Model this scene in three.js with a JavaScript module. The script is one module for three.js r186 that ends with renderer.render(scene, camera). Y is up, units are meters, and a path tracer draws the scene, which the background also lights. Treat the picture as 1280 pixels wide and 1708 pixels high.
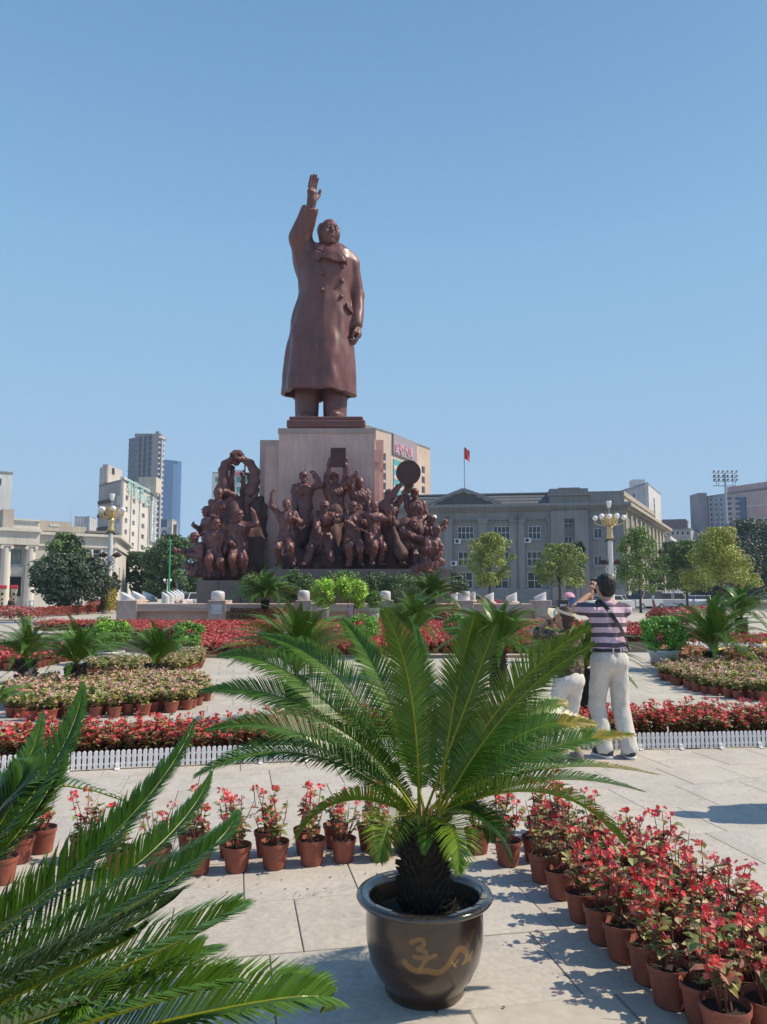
import * as THREE from 'three';
import { mergeGeometries, mergeVertices } from 'three/addons/utils/BufferGeometryUtils.js';
import { RoundedBoxGeometry } from 'three/addons/geometries/RoundedBoxGeometry.js';

// ------------------------------------------------------------------ camera, sky, sun, exposure
const scene = new THREE.Scene();
const EYE = 1.55, FOCAL = 1280, PITCH = Math.atan((992 - 854) / FOCAL);
const camera = new THREE.PerspectiveCamera(THREE.MathUtils.radToDeg(2 * Math.atan(854 / FOCAL)), 1280 / 1708, 0.05, 3000);
camera.position.set(0, EYE, 0);
camera.rotation.x = PITCH;
scene.add(camera);

const renderer = new THREE.WebGLRenderer({ antialias: true });
renderer.toneMapping = THREE.LinearToneMapping;
renderer.toneMappingExposure = 1.1;
renderer.outputColorSpace = THREE.SRGBColorSpace;
renderer.shadowMap.enabled = true;
renderer.shadowMap.type = THREE.PCFSoftShadowMap;

const SUN = new THREE.Vector3(0.665, 0.745, -0.035).normalize();
{
  const W = 512, H = 256, a = new Float32Array(W * H * 4);
  const hor = [0.45, 0.625, 0.815], mid = [0.23, 0.435, 0.675], zen = [0.045, 0.15, 0.40], gnd = [0.30, 0.31, 0.31];
  const mix = (p, q, t) => p.map((v, i) => v + (q[i] - v) * t);
  for (let j = 0; j < H; j++) for (let i = 0; i < W; i++) {
    const el = ((j + 0.5) / H - 0.5) * Math.PI, az = ((i + 0.5) / W - 0.5) * 2 * Math.PI;
    const d = [Math.cos(el) * Math.cos(az), Math.sin(el), Math.cos(el) * Math.sin(az)];
    let c;
    if (el < 0) c = mix(hor, gnd, Math.min(1, -el / 0.06));
    else { const t = Math.sin(el); c = t < 0.42 ? mix(hor, mid, Math.pow(t / 0.42, 0.72)) : mix(mid, zen, Math.pow((t - 0.42) / 0.58, 0.8)); }
    const cs = Math.max(0, d[0] * SUN.x + d[1] * SUN.y + d[2] * SUN.z);
    const g = el < 0 ? 0 : 0.16 * Math.pow(cs, 6) + 0.5 * Math.pow(cs, 40);
    const o = (j * W + i) * 4;
    a[o] = c[0] + g; a[o + 1] = c[1] + g * 0.98; a[o + 2] = c[2] + g * 0.92; a[o + 3] = 1;
  }
  const sky = new THREE.DataTexture(a, W, H, THREE.RGBAFormat, THREE.FloatType);
  sky.mapping = THREE.EquirectangularReflectionMapping;
  sky.magFilter = THREE.LinearFilter; sky.minFilter = THREE.LinearFilter; sky.needsUpdate = true;
  scene.background = sky; scene.environment = sky; scene.environmentIntensity = 1;
}
const sun = new THREE.DirectionalLight(0xfff0d8, 4.9);
sun.position.copy(SUN).multiplyScalar(150).add(new THREE.Vector3(0, 0, -45));
sun.target.position.set(0, 0, -45);
sun.castShadow = true;
sun.shadow.mapSize.set(4096, 4096);
Object.assign(sun.shadow.camera, { left: -90, right: 90, top: 90, bottom: -90, near: 1, far: 400 });
sun.shadow.bias = -0.0004;
scene.add(sun, sun.target);
scene.fog = new THREE.FogExp2(new THREE.Color().setRGB(0.55, 0.70, 0.88), 0.00038);

// ------------------------------------------------------------------ helpers
function mulberry(s) { return () => { s |= 0; s = (s + 0x6d2b79f5) | 0; let t = Math.imul(s ^ (s >>> 15), 1 | s); t = (t + Math.imul(t ^ (t >>> 7), 61 | t)) ^ t; return ((t ^ (t >>> 14)) >>> 0) / 4294967296; }; }
let rnd = mulberry(7);
const rr = (a, b) => a + (b - a) * rnd();
const v3 = (x, y, z) => new THREE.Vector3(x, y, z);
const lerp = (a, b, t) => a + (b - a) * t;
const clamp = (x, a, b) => Math.min(b, Math.max(a, x));
const sm = (a, b, x) => { const t = clamp((x - a) / (b - a), 0, 1); return t * t * (3 - 2 * t); };
// survey: directions measured on the photograph turned into places
const CP = Math.cos(PITCH), SP = Math.sin(PITCH);
function ray(px, py) { const x = (px - 640) / FOCAL, y = (854 - py) / FOCAL; return v3(x, SP + CP * y, -(CP - SP * y)); }
function V(px, py, d) { const r = ray(px, py); return v3(r.x, r.y, r.z).multiplyScalar(d / -r.z).add(v3(0, EYE, 0)); }
function G(px, py, y = 0) { const r = ray(px, py); return r.multiplyScalar((y - EYE) / r.y).add(v3(0, EYE, 0)); }
const used = {};
function numbered(n) { const k = used[n] = (used[n] ?? -1) + 1; return k ? n + '_' + String(k).padStart(3, '0') : n; }
function tag(o, label, category, group, kind) {
  if (label) o.userData.label = label;
  if (category) o.userData.category = category;
  if (group) o.userData.group = group;
  if (kind) o.userData.kind = kind;
  return o;
}
function thing(name, label, category, pos = [0, 0, 0], turn = 0, group) {
  const o = new THREE.Group(); o.name = numbered(name); scene.add(o);
  if (pos.isVector3) o.position.copy(pos); else o.position.set(...pos);
  o.rotation.y = turn;
  return tag(o, label, category, group);
}
function part(parent, name, geo, mat, label) {
  const g = Array.isArray(geo) ? merge(geo) : geo;
  const m = new THREE.Mesh(g, mat); m.name = name; m.castShadow = m.receiveShadow = true;
  if (parent === scene) m.name = numbered(name);
  parent.add(m); if (label) m.userData.label = label;
  return m;
}
function node(parent, name) { const o = new THREE.Group(); o.name = name; parent.add(o); return o; }
function copyOf(root, name, pos, turn = 0, label, scale = 1) {
  const r = root.clone(); r.name = numbered(name); r.userData = { ...root.userData }; scene.add(r);
  if (pos) { if (pos.isVector3) r.position.copy(pos); else r.position.set(...pos); }
  r.rotation.set(0, turn, 0); if (scale !== 1) r.scale.setScalar(scale);
  if (label) r.userData.label = label;
  return r;
}
function merge(list) {
  const anyIdx = list.some((g) => !g.index);
  const ls = list.map((g) => { let h = anyIdx && g.index ? g.toNonIndexed() : g; if (!h.attributes.uv) h.setAttribute('uv', new THREE.BufferAttribute(new Float32Array(h.attributes.position.count * 2), 2)); for (const k of Object.keys(h.attributes)) if (!['position', 'normal', 'uv', 'color'].includes(k)) h.deleteAttribute(k); return h; });
  const col = ls.some((g) => g.attributes.color);
  if (col) for (const g of ls) if (!g.attributes.color) g.setAttribute('color', new THREE.BufferAttribute(new Float32Array(g.attributes.position.count * 3).fill(1), 3));
  return ls.length === 1 ? ls[0] : mergeGeometries(ls);
}
// uv in metres by dominant normal
function boxUV(g, s = 1) {
  const p = g.attributes.position, n = g.attributes.normal, uv = new Float32Array(p.count * 2);
  for (let i = 0; i < p.count; i++) {
    const ax = Math.abs(n.getX(i)), ay = Math.abs(n.getY(i)), az = Math.abs(n.getZ(i));
    let u, v; if (ay > ax && ay > az) { u = p.getX(i); v = p.getZ(i); } else if (ax > az) { u = p.getZ(i); v = p.getY(i); } else { u = p.getX(i); v = p.getY(i); }
    uv[2 * i] = u * s; uv[2 * i + 1] = v * s;
  }
  g.setAttribute('uv', new THREE.BufferAttribute(uv, 2)); return g;
}
function bx(w, h, d, x = 0, y = 0, z = 0) { return boxUV(new THREE.BoxGeometry(w, h, d).translate(x, y, z)); } // centred
function bb(x0, x1, y0, y1, z0, z1) { return bx(x1 - x0, y1 - y0, z1 - z0, (x0 + x1) / 2, (y0 + y1) / 2, (z0 + z1) / 2); }
function rb(w, h, d, r, x = 0, y = 0, z = 0, s = 2) { return new RoundedBoxGeometry(w, h, d, s, r).translate(x, y, z); }
function cyl(r0, r1, h, x = 0, y = 0, z = 0, n = 16, open = false) { return new THREE.CylinderGeometry(r1, r0, h, n, 1, open).translate(x, y + h / 2, z); } // r0 bottom, base at y
function bar(a, b, r, n = 6, r2 = r) {
  const d = v3(b.x - a.x, b.y - a.y, b.z - a.z), L = d.length();
  const g = new THREE.CylinderGeometry(r2, r, L, n).translate(0, L / 2, 0);
  return g.applyQuaternion(new THREE.Quaternion().setFromUnitVectors(v3(0, 1, 0), d.normalize())).translate(a.x, a.y, a.z);
}
function beam(a, b, w, t) { // flat bar between two points in a plane facing +z
  const d = v3(b.x - a.x, b.y - a.y, 0), L = d.length();
  return new THREE.BoxGeometry(L, w, t).rotateZ(Math.atan2(d.y, d.x)).translate((a.x + b.x) / 2, (a.y + b.y) / 2, (a.z + b.z) / 2);
}
function tube(pts, r, n = 6, seg = 12) { return new THREE.TubeGeometry(new THREE.CatmullRomCurve3(pts), seg, r, n); }
function lathe(prof, n = 32) { return new THREE.LatheGeometry(prof.map((p) => new THREE.Vector2(p[0], p[1])), n); }
function polyG(tris, cols) { const g = new THREE.BufferGeometry(); g.setAttribute('position', new THREE.Float32BufferAttribute(tris, 3)); if (cols) g.setAttribute('color', new THREE.Float32BufferAttribute(cols, 3)); g.computeVertexNormals(); return g; }

// ------------------------------------------------------------------ textures and materials
const hash2 = (x, y, s) => { let h = Math.imul(x, 374761393) + Math.imul(y, 668265263) + Math.imul(s, 1442695041); h = Math.imul(h ^ (h >>> 13), 1274126177); return ((h ^ (h >>> 16)) >>> 0) / 4294967296; };
function vnoise(x, y, per, s) { const xi = Math.floor(x), yi = Math.floor(y), fx = x - xi, fy = y - yi, u = fx * fx * (3 - 2 * fx), v = fy * fy * (3 - 2 * fy), m = (a) => ((a % per) + per) % per; return lerp(lerp(hash2(m(xi), m(yi), s), hash2(m(xi + 1), m(yi), s), u), lerp(hash2(m(xi), m(yi + 1), s), hash2(m(xi + 1), m(yi + 1), s), u), v); }
function fbm(u, v, f, oct, s) { let a = 0, w = 0.5, t = 0; for (let i = 0; i < oct; i++) { a += w * vnoise(u * f, v * f, f, s + i); t += w; w *= 0.55; f *= 2; } return a / t; }
function dataTex(n, fn, srgb, rep = 1) {
  const a = new Uint8Array(n * n * 4);
  for (let j = 0; j < n; j++) for (let i = 0; i < n; i++) { const c = fn(i / n, j / n), o = (j * n + i) * 4; for (let k = 0; k < 3; k++) a[o + k] = clamp(Math.round((Array.isArray(c) ? c[k] : c) * 255), 0, 255); a[o + 3] = 255; }
  const t = new THREE.DataTexture(a, n, n, THREE.RGBAFormat); t.wrapS = t.wrapT = THREE.RepeatWrapping; t.magFilter = THREE.LinearFilter; t.minFilter = THREE.LinearMipmapLinearFilter; t.generateMipmaps = true;
  if (srgb) t.colorSpace = THREE.SRGBColorSpace; t.repeat.set(rep, rep); t.needsUpdate = true; return t;
}
function vn3(x, y, z, s) { const xi = Math.floor(x), yi = Math.floor(y), zi = Math.floor(z); let fx = x - xi, fy = y - yi, fz = z - zi; fx = fx * fx * (3 - 2 * fx); fy = fy * fy * (3 - 2 * fy); fz = fz * fz * (3 - 2 * fz); const h = (a, b, c) => hash2(xi + a, yi + b, s + (zi + c) * 131); return lerp(lerp(lerp(h(0, 0, 0), h(1, 0, 0), fx), lerp(h(0, 1, 0), h(1, 1, 0), fx), fy), lerp(lerp(h(0, 0, 1), h(1, 0, 1), fx), lerp(h(0, 1, 1), h(1, 1, 1), fx), fy), fz) - 0.5; }
function rep(t, x, y = x, ox = 0, oy = 0) { const c = t.clone(); c.repeat.set(x, y); c.offset.set(ox, oy); c.needsUpdate = true; return c; }
const T = {};
T.grain = dataTex(512, (u, v) => { const a = fbm(u, v, 8, 6, 3), b = fbm(u, v, 90, 3, 9); const c = 0.955 + 0.14 * (a - 0.5) + 0.16 * (b - 0.5); return [c, c * 0.997, c * 0.99]; }, true);
T.bump = dataTex(512, (u, v) => 0.5 + 0.6 * (fbm(u, v, 40, 4, 21) - 0.5), false);
T.stain = dataTex(512, (u, v) => { const a = fbm(u, v, 3, 6, 33), b = fbm(u * 1, v * 1, 24, 3, 35); const c = clamp(0.94 + 0.34 * (a - 0.5) + 0.14 * (b - 0.5), 0, 1); return [c, c * 0.992, c * 0.98]; }, true);
T.slab = dataTex(512, (u, v) => { const a = fbm(u, v, 3, 6, 233), b = fbm(u, v, 60, 3, 235), d = sm(0.66, 0.74, fbm(u, v, 14, 3, 239)); const c = clamp(0.945 + 0.16 * (a - 0.5) + 0.14 * (b - 0.5) - 0.05 * d, 0, 1); return [c, c * 0.994, c * 0.985]; }, true);
T.streak = dataTex(512, (u, v) => { const a = fbm(u, v, 4, 5, 43), b = vnoise(u * 64, v * 3, 64, 47) * 0.6 + vnoise(u * 128, v * 6, 128, 48) * 0.4; const c = clamp(0.945 + 0.18 * (a - 0.5) + 0.12 * (b - 0.5), 0, 1); return c; }, true);
T.patina = dataTex(512, (u, v) => { const a = fbm(u, v, 5, 6, 143), b = vnoise(u * 40, v * 4, 40, 147) * 0.6 + vnoise(u * 96, v * 8, 96, 148) * 0.4, d = sm(0.56, 0.72, fbm(u, v, 9, 4, 151)); const c = clamp(0.86 + 0.24 * (a - 0.5) + 0.15 * (b - 0.5), 0, 1); return [c, lerp(c, c * 1.04, d), lerp(c, c * 1.08, d)]; }, true);
T.rough = dataTex(256, (u, v) => 0.55 + 0.5 * (fbm(u, v, 6, 5, 57) - 0.5), false);
const C = (r, g, b) => new THREE.Color().setRGB(r, g, b);
function mat(c, rough = 0.8, o = {}) { return new THREE.MeshStandardMaterial({ color: Array.isArray(c) ? C(...c) : c, roughness: rough, ...o }); }
function phys(c, rough, o) { return new THREE.MeshPhysicalMaterial({ color: C(...c), roughness: rough, ...o }); }
const M = {};
M.terracotta = mat([0.30, 0.085, 0.055], 0.6, { map: rep(T.stain, 3) });
M.soil = mat([0.035, 0.026, 0.02], 1);
M.whitePlastic = mat([0.86, 0.86, 0.87], 0.45, { map: rep(T.grain, 1) });
M.whitePaint = mat([0.76, 0.77, 0.78], 0.5, { map: rep(T.stain, 0.6) });
M.cream = mat([0.60, 0.585, 0.555], 0.85, { map: rep(T.streak, 0.12), bumpMap: T.bump, bumpScale: 0.004 });
M.pink = mat([0.68, 0.465, 0.415], 0.75, { map: rep(T.streak, 0.3) });
M.pinkWall = mat([0.60, 0.455, 0.39], 0.7, { map: rep(T.stain, 0.5) });
M.bronze = mat([0.20, 0.079, 0.072], 0.82, { map: rep(T.patina, 0.8), roughnessMap: rep(T.rough, 1), bumpMap: T.bump, bumpScale: 0.004 });
M.bronzeDark = mat([0.10, 0.043, 0.04], 0.7, { map: rep(T.stain, 0.4) });
M.glass = mat([0.035, 0.045, 0.055], 0.12, { metalness: 0.0 });
M.glassBlue = mat([0.05, 0.10, 0.20], 0.15, { metalness: 0.25 });
M.frame = mat([0.66, 0.67, 0.68], 0.5);
M.dark = mat([0.02, 0.02, 0.024], 0.5);
M.steel = mat([0.45, 0.46, 0.47], 0.4, { metalness: 0.6 });
M.gold = mat([0.60, 0.47, 0.25], 0.42, { metalness: 0.5 });
M.globe = mat([0.85, 0.85, 0.84], 0.25);
M.leafPalm = phys([0.052, 0.128, 0.014], 0.36, { transmission: 0.26, side: THREE.DoubleSide, vertexColors: true, specularIntensity: 0.6 });
M.leaf = phys([1, 1, 1], 0.6, { transmission: 0.28, side: THREE.DoubleSide, vertexColors: true });
M.petal = phys([1, 1, 1], 0.7, { transmission: 0.3, side: THREE.DoubleSide, vertexColors: true });
M.bark = mat([0.085, 0.06, 0.042], 0.95, { bumpMap: T.bump, bumpScale: 0.01 });
M.palmTrunk = mat([0.028, 0.02, 0.015], 0.95);
// ------------------------------------------------------------------ signed distance modelling (statue, figures, people)
function sdfMesh(f, lo, hi, h) {
  const n = [0, 1, 2].map((k) => Math.ceil((hi[k] - lo[k]) / h) + 1), [nx, ny, nz] = n;
  const val = new Float32Array(nx * ny * nz), B = 5;
  const id = (i, j, k) => i + nx * (j + ny * k);
  for (let k0 = 0; k0 < nz; k0 += B) for (let j0 = 0; j0 < ny; j0 += B) for (let i0 = 0; i0 < nx; i0 += B) {
    const i1 = Math.min(i0 + B, nx), j1 = Math.min(j0 + B, ny), k1 = Math.min(k0 + B, nz);
    const c = f(lo[0] + (i0 + B / 2) * h, lo[1] + (j0 + B / 2) * h, lo[2] + (k0 + B / 2) * h);
    const far = Math.abs(c) > B * h * 1.5 + 0.02;
    for (let k = k0; k < k1; k++) for (let j = j0; j < j1; j++) for (let i = i0; i < i1; i++) val[id(i, j, k)] = far ? c : f(lo[0] + i * h, lo[1] + j * h, lo[2] + k * h);
  }
  const vid = new Int32Array(nx * ny * nz).fill(-1), P = [], N = [], I = [];
  const E8 = [[0, 0, 0], [1, 0, 0], [0, 1, 0], [1, 1, 0], [0, 0, 1], [1, 0, 1], [0, 1, 1], [1, 1, 1]], ED = [[0, 1], [2, 3], [4, 5], [6, 7], [0, 2], [1, 3], [4, 6], [5, 7], [0, 4], [1, 5], [2, 6], [3, 7]];
  for (let k = 0; k < nz - 1; k++) for (let j = 0; j < ny - 1; j++) for (let i = 0; i < nx - 1; i++) {
    let m = 0; const c = [];
    for (let q = 0; q < 8; q++) { const e = E8[q], v = val[id(i + e[0], j + e[1], k + e[2])]; c.push(v); if (v < 0) m |= 1 << q; }
    if (m === 0 || m === 255) continue;
    let x = 0, y = 0, z = 0, w = 0;
    for (const [a, b] of ED) { const A = c[a], Bv = c[b]; if ((A < 0) === (Bv < 0)) continue; const t = A / (A - Bv), ea = E8[a], eb = E8[b]; x += ea[0] + t * (eb[0] - ea[0]); y += ea[1] + t * (eb[1] - ea[1]); z += ea[2] + t * (eb[2] - ea[2]); w++; }
    x = lo[0] + (i + x / w) * h; y = lo[1] + (j + y / w) * h; z = lo[2] + (k + z / w) * h;
    vid[id(i, j, k)] = P.length / 3; P.push(x, y, z);
    const e = h * 0.6, gx = f(x + e, y, z) - f(x - e, y, z), gy = f(x, y + e, z) - f(x, y - e, z), gz = f(x, y, z + e) - f(x, y, z - e), L = Math.hypot(gx, gy, gz) || 1;
    N.push(gx / L, gy / L, gz / L);
  }
  const quad = (a, b, c, d, flip) => { if (a < 0 || b < 0 || c < 0 || d < 0) return; if (flip) I.push(a, c, b, a, d, c); else I.push(a, b, c, a, c, d); };
  for (let k = 1; k < nz - 1; k++) for (let j = 1; j < ny - 1; j++) for (let i = 1; i < nx - 1; i++) {
    const s = val[id(i, j, k)] < 0;
    if (s !== val[id(i + 1, j, k)] < 0) quad(vid[id(i, j - 1, k - 1)], vid[id(i, j, k - 1)], vid[id(i, j, k)], vid[id(i, j - 1, k)], !s);
    if (s !== val[id(i, j + 1, k)] < 0) quad(vid[id(i - 1, j, k - 1)], vid[id(i - 1, j, k)], vid[id(i, j, k)], vid[id(i, j, k - 1)], !s);
    if (s !== val[id(i, j, k + 1)] < 0) quad(vid[id(i - 1, j - 1, k)], vid[id(i, j - 1, k)], vid[id(i, j, k)], vid[id(i - 1, j, k)], !s);
  }
  const g = new THREE.BufferGeometry();
  g.setAttribute('position', new THREE.Float32BufferAttribute(P, 3)); g.setAttribute('normal', new THREE.Float32BufferAttribute(N, 3)); g.setIndex(I);
  return boxUV(g);
}
// primitives: capsule with two radii, ellipsoid (turned by a matrix), any function
function smin(a, b, k) { if (k <= 0) return Math.min(a, b); const h = Math.max(k - Math.abs(a - b), 0) / k; return Math.min(a, b) - h * h * k * 0.25; }
function cap(a, b, ra, rb = ra, k = 0.03) {
  const ax = a[0], ay = a[1], az = a[2], bx_ = b[0] - ax, by = b[1] - ay, bz = b[2] - az, L = bx_ * bx_ + by * by + bz * bz || 1e-9;
  const f = (x, y, z) => { x -= ax; y -= ay; z -= az; let t = (x * bx_ + y * by + z * bz) / L; t = t < 0 ? 0 : t > 1 ? 1 : t; x -= t * bx_; y -= t * by; z -= t * bz; return Math.sqrt(x * x + y * y + z * z) - (ra + (rb - ra) * t); };
  f.k = k; return f;
}
function ell(c, r, k = 0.03, rot) {
  const e = rot ? rot.elements : null;
  const f = (x, y, z) => {
    x -= c[0]; y -= c[1]; z -= c[2];
    if (e) { const X = e[0] * x + e[1] * y + e[2] * z, Y = e[4] * x + e[5] * y + e[6] * z, Z = e[8] * x + e[9] * y + e[10] * z; x = X; y = Y; z = Z; }
    const a = x / r[0], b = y / r[1], q = z / r[2], k0 = Math.sqrt(a * a + b * b + q * q), a2 = a / r[0], b2 = b / r[1], q2 = q / r[2], k1 = Math.sqrt(a2 * a2 + b2 * b2 + q2 * q2);
    return k1 < 1e-6 ? -Math.min(...r) : k0 * (k0 - 1) / k1;
  };
  f.k = k; return f;
}
function near(c, r, list) { const b = blend(list), f = (x, y, z) => { const d = Math.hypot(x - c[0], y - c[1], z - c[2]) - r; return d > 0.08 ? d : b(x, y, z); }; f.k = list[0].k; return f; }
function blend(list) { return (x, y, z) => { let d = 1e3; for (let i = 0; i < list.length; i++) { const p = list[i], v = p(x, y, z); d = p.cut ? -smin(-d, v, p.k) : smin(d, v, p.k); } return d; }; }
const A3 = (v) => [v.x, v.y, v.z];
// two-bone limb: returns the middle joint
function bend(a, b, l1, l2, pole) {
  const d = b.clone().sub(a); let L = d.length(); const mx = (l1 + l2) * 0.995; if (L > mx) { b.copy(a).addScaledVector(d, mx / L); d.copy(b).sub(a); L = mx; }
  const u = d.clone().normalize(), t = (l1 * l1 - l2 * l2 + L * L) / (2 * L), h = Math.sqrt(Math.max(0, l1 * l1 - t * t));
  const p = pole.clone().addScaledVector(u, -pole.dot(u)); if (p.lengthSq() < 1e-6) p.set(0, 0, 1); p.normalize();
  return a.clone().addScaledVector(u, t).addScaledVector(p, h);
}
// joints of a person 1.75 m tall facing +z, feet on y = 0; the person's right is -x
function skeleton(p = {}) {
  const J = {};
  const P = J.pelvis = v3(...(p.pelvis ?? [0, 0.95, 0]));
  const S = J.spine = v3(...(p.lean ?? [0, 1, 0])).normalize();
  const tw = p.twist ?? 0, ax = v3(Math.cos(tw), p.shrug ?? 0, -Math.sin(tw)).normalize(); ax.addScaledVector(S, -ax.dot(S)).normalize();
  const fw = J.fwd = ax.clone().cross(S).normalize();
  J.ax = ax;
  J.chest = P.clone().addScaledVector(S, 0.33).addScaledVector(fw, 0.01);
  J.neck = P.clone().addScaledVector(S, 0.53);
  const hp = p.headDir ? v3(...p.headDir).normalize() : S.clone().addScaledVector(fw, 0.15).normalize();
  J.head = J.neck.clone().addScaledVector(hp, 0.185);
  const hips = v3(Math.cos(p.hipTwist ?? 0), 0, -Math.sin(p.hipTwist ?? 0));
  for (const [n, s] of [['R', -1], ['L', 1]]) {
    J['sh' + n] = J.neck.clone().addScaledVector(S, -0.055).addScaledVector(ax, s * (p.shoulder ?? 0.18));
    J['hip' + n] = P.clone().addScaledVector(hips, s * 0.09).addScaledVector(S, -0.03);
    const h = J['hand' + n] = v3(...(p['hand' + n] ?? [s * 0.26, 0.80, 0.06]));
    J['el' + n] = bend(J['sh' + n], h, 0.29, 0.265, v3(...(p['elbow' + n] ?? [s * 0.5, -0.6, -0.8])));
    const f = J['foot' + n] = v3(...(p['foot' + n] ?? [s * 0.1, 0.085, 0]));
    J['kn' + n] = bend(J['hip' + n], f, 0.44, 0.425, v3(...(p['knee' + n] ?? [s * 0.1, 0.1, 1])));
    J['toe' + n] = v3(...(p['toe' + n] ?? [s * 0.25, 0, 1])).normalize();
  }
  J.headRot = new THREE.Matrix4().makeRotationFromEuler(new THREE.Euler(p.pitch ?? 0, p.yaw ?? 0, p.tilt ?? 0, 'YXZ'));
  return J;
}
const cap0 = (...q) => cap(...q), ell0 = (...q) => ell(...q);
function headPrims(J, hat, o = {}) {
  const c = J.head, R = J.headRot, hs = o.hs ?? 1, at = (x, y, z) => A3(v3(x * hs, y * hs, z * hs).applyMatrix4(R).add(c)), k = 0.018;
  const cap = (a, b, r1, r2, kk) => cap0(a, b, r1 * hs, r2 * hs, kk), ell = (q, r, kk, rot) => ell0(q, r.map((v) => v * hs), kk, rot);
  const L = [ell(at(0, 0.015, -0.008), [0.077, 0.10, 0.095], k, R), ell(at(0, -0.055, 0.022), [0.06, 0.066, 0.068], k, R)];
  L.push(cap(at(0, 0.008, 0.085), at(0, -0.026, 0.108), 0.010, 0.016, 0.012), cap(at(-0.036, 0.028, 0.078), at(0.036, 0.028, 0.078), 0.014, 0.014, 0.014));
  L.push(cap(at(-0.022, -0.066, 0.080), at(0.022, -0.066, 0.080), 0.010, 0.010, 0.01), ell(at(0, -0.102, 0.062), [0.026, 0.022, 0.026], 0.02, R));
  for (const s of [-1, 1]) { L.push(ell(at(s * 0.05, -0.018, 0.062), [0.024, 0.026, 0.026], 0.02, R), ell(at(s * 0.078, -0.008, -0.008), [0.013, 0.034, 0.022], 0.008, R)); const e = ell(at(s * 0.032, 0.006, 0.098), [0.02, 0.011, 0.016], 0.008, R); e.cut = true; L.push(e); L.push(ell(at(s * 0.032, 0.006, 0.082), [0.014, 0.010, 0.012], 0.002, R)); }
  if (hat === 'cap' || hat === 'helmet') {
    const big = hat === 'helmet' ? 1.14 : 1, top = ell(at(0, 0.045, -0.008), [0.088 * big, 0.082 * big, 0.108 * big], 0.006, R), pl = v3(0, 1, -0.18).transformDirection(R), q = v3(...at(0, hat === 'helmet' ? 0.012 : 0.035, 0)), off = pl.dot(q);
    const f = (x, y, z) => Math.max(top(x, y, z), off - (pl.x * x + pl.y * y + pl.z * z)); f.k = 0.006; L.push(f);
    L.push(ell(at(0, 0.036, 0.098), [0.062, 0.010, 0.052], 0.01, R));
  } else if (hat === 'hair') L.push(ell(at(0, 0.038, -0.018), [0.086, 0.092, 0.1], 0.008, R));
  else if (hat === 'long') { L.push(ell(at(0, 0.035, -0.02), [0.09, 0.094, 0.1], 0.01, R), ell(at(0, -0.06, -0.05), [0.085, 0.09, 0.06], 0.03, R)); }
  else if (hat === 'scarf') { L.push(ell(at(0, 0.035, -0.02), [0.094, 0.094, 0.106], 0.01, R), ell(at(0, -0.10, 0.0), [0.075, 0.035, 0.075], 0.02, R)); }
  else if (hat === 'band') { L.push(ell(at(0, 0.03, -0.01), [0.084, 0.085, 0.1], 0.008, R)); const t = new THREE.Matrix4(); L.push(ell(at(0, 0.052, 0.0), [0.092, 0.02, 0.108], 0.006, R)); }
  return L;
}
// a hand: palm, four unequal bent fingers and a thumb. dir: along the palm, nrm: out of the palm, side: towards the thumb
function handPrims(at, dir, nrm, curl, sideSign, s = 1) {
  const d = dir.clone().normalize(), n = nrm.clone().addScaledVector(d, -nrm.dot(d)).normalize(), t = d.clone().cross(n).multiplyScalar(sideSign);
  const q = (a, b, c) => A3(at.clone().addScaledVector(d, a * s).addScaledVector(t, b * s).addScaledVector(n, c * s));
  const L = [cap(q(0.0, 0, 0), q(0.045, 0, 0), 0.026 * s, 0.03 * s, 0.02), cap(q(0.05, -0.026, 0), q(0.06, 0.026, 0), 0.015 * s, 0.016 * s, 0.02)];
  const len = [0.066, 0.078, 0.084, 0.074];
  for (let i = 0; i < 4; i++) {
    const b = -0.031 + i * 0.0205, l = len[i]; let a = 0.075, c = 0, ang = 0.08, p0 = q(a, b, c);
    for (let m = 0; m < 3; m++) { ang += curl * (m ? 1.0 : 0.75); const ll = l * [0.45, 0.32, 0.25][m]; a += Math.cos(ang) * ll; c += Math.sin(ang) * ll; const p1 = q(a, b * (1 + 0.05 * m * (curl < 0.3 ? 1 : 0)), c); L.push(cap(p0, p1, (0.0098 - m * 0.0007) * s, (0.0092 - m * 0.0009) * s, 0.004)); p0 = p1; }
  }
  const p1 = q(0.018, 0.026, 0.008), p2 = q(0.05, 0.052 - curl * 0.012, 0.014 + curl * 0.018), p3 = q(0.08, 0.058 - curl * 0.032, 0.02 + curl * 0.028);
  L.push(cap(p1, p2, 0.015 * s, 0.0115 * s, 0.01), cap(p2, p3, 0.0112 * s, 0.009 * s, 0.004));
  return L;
}
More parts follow.
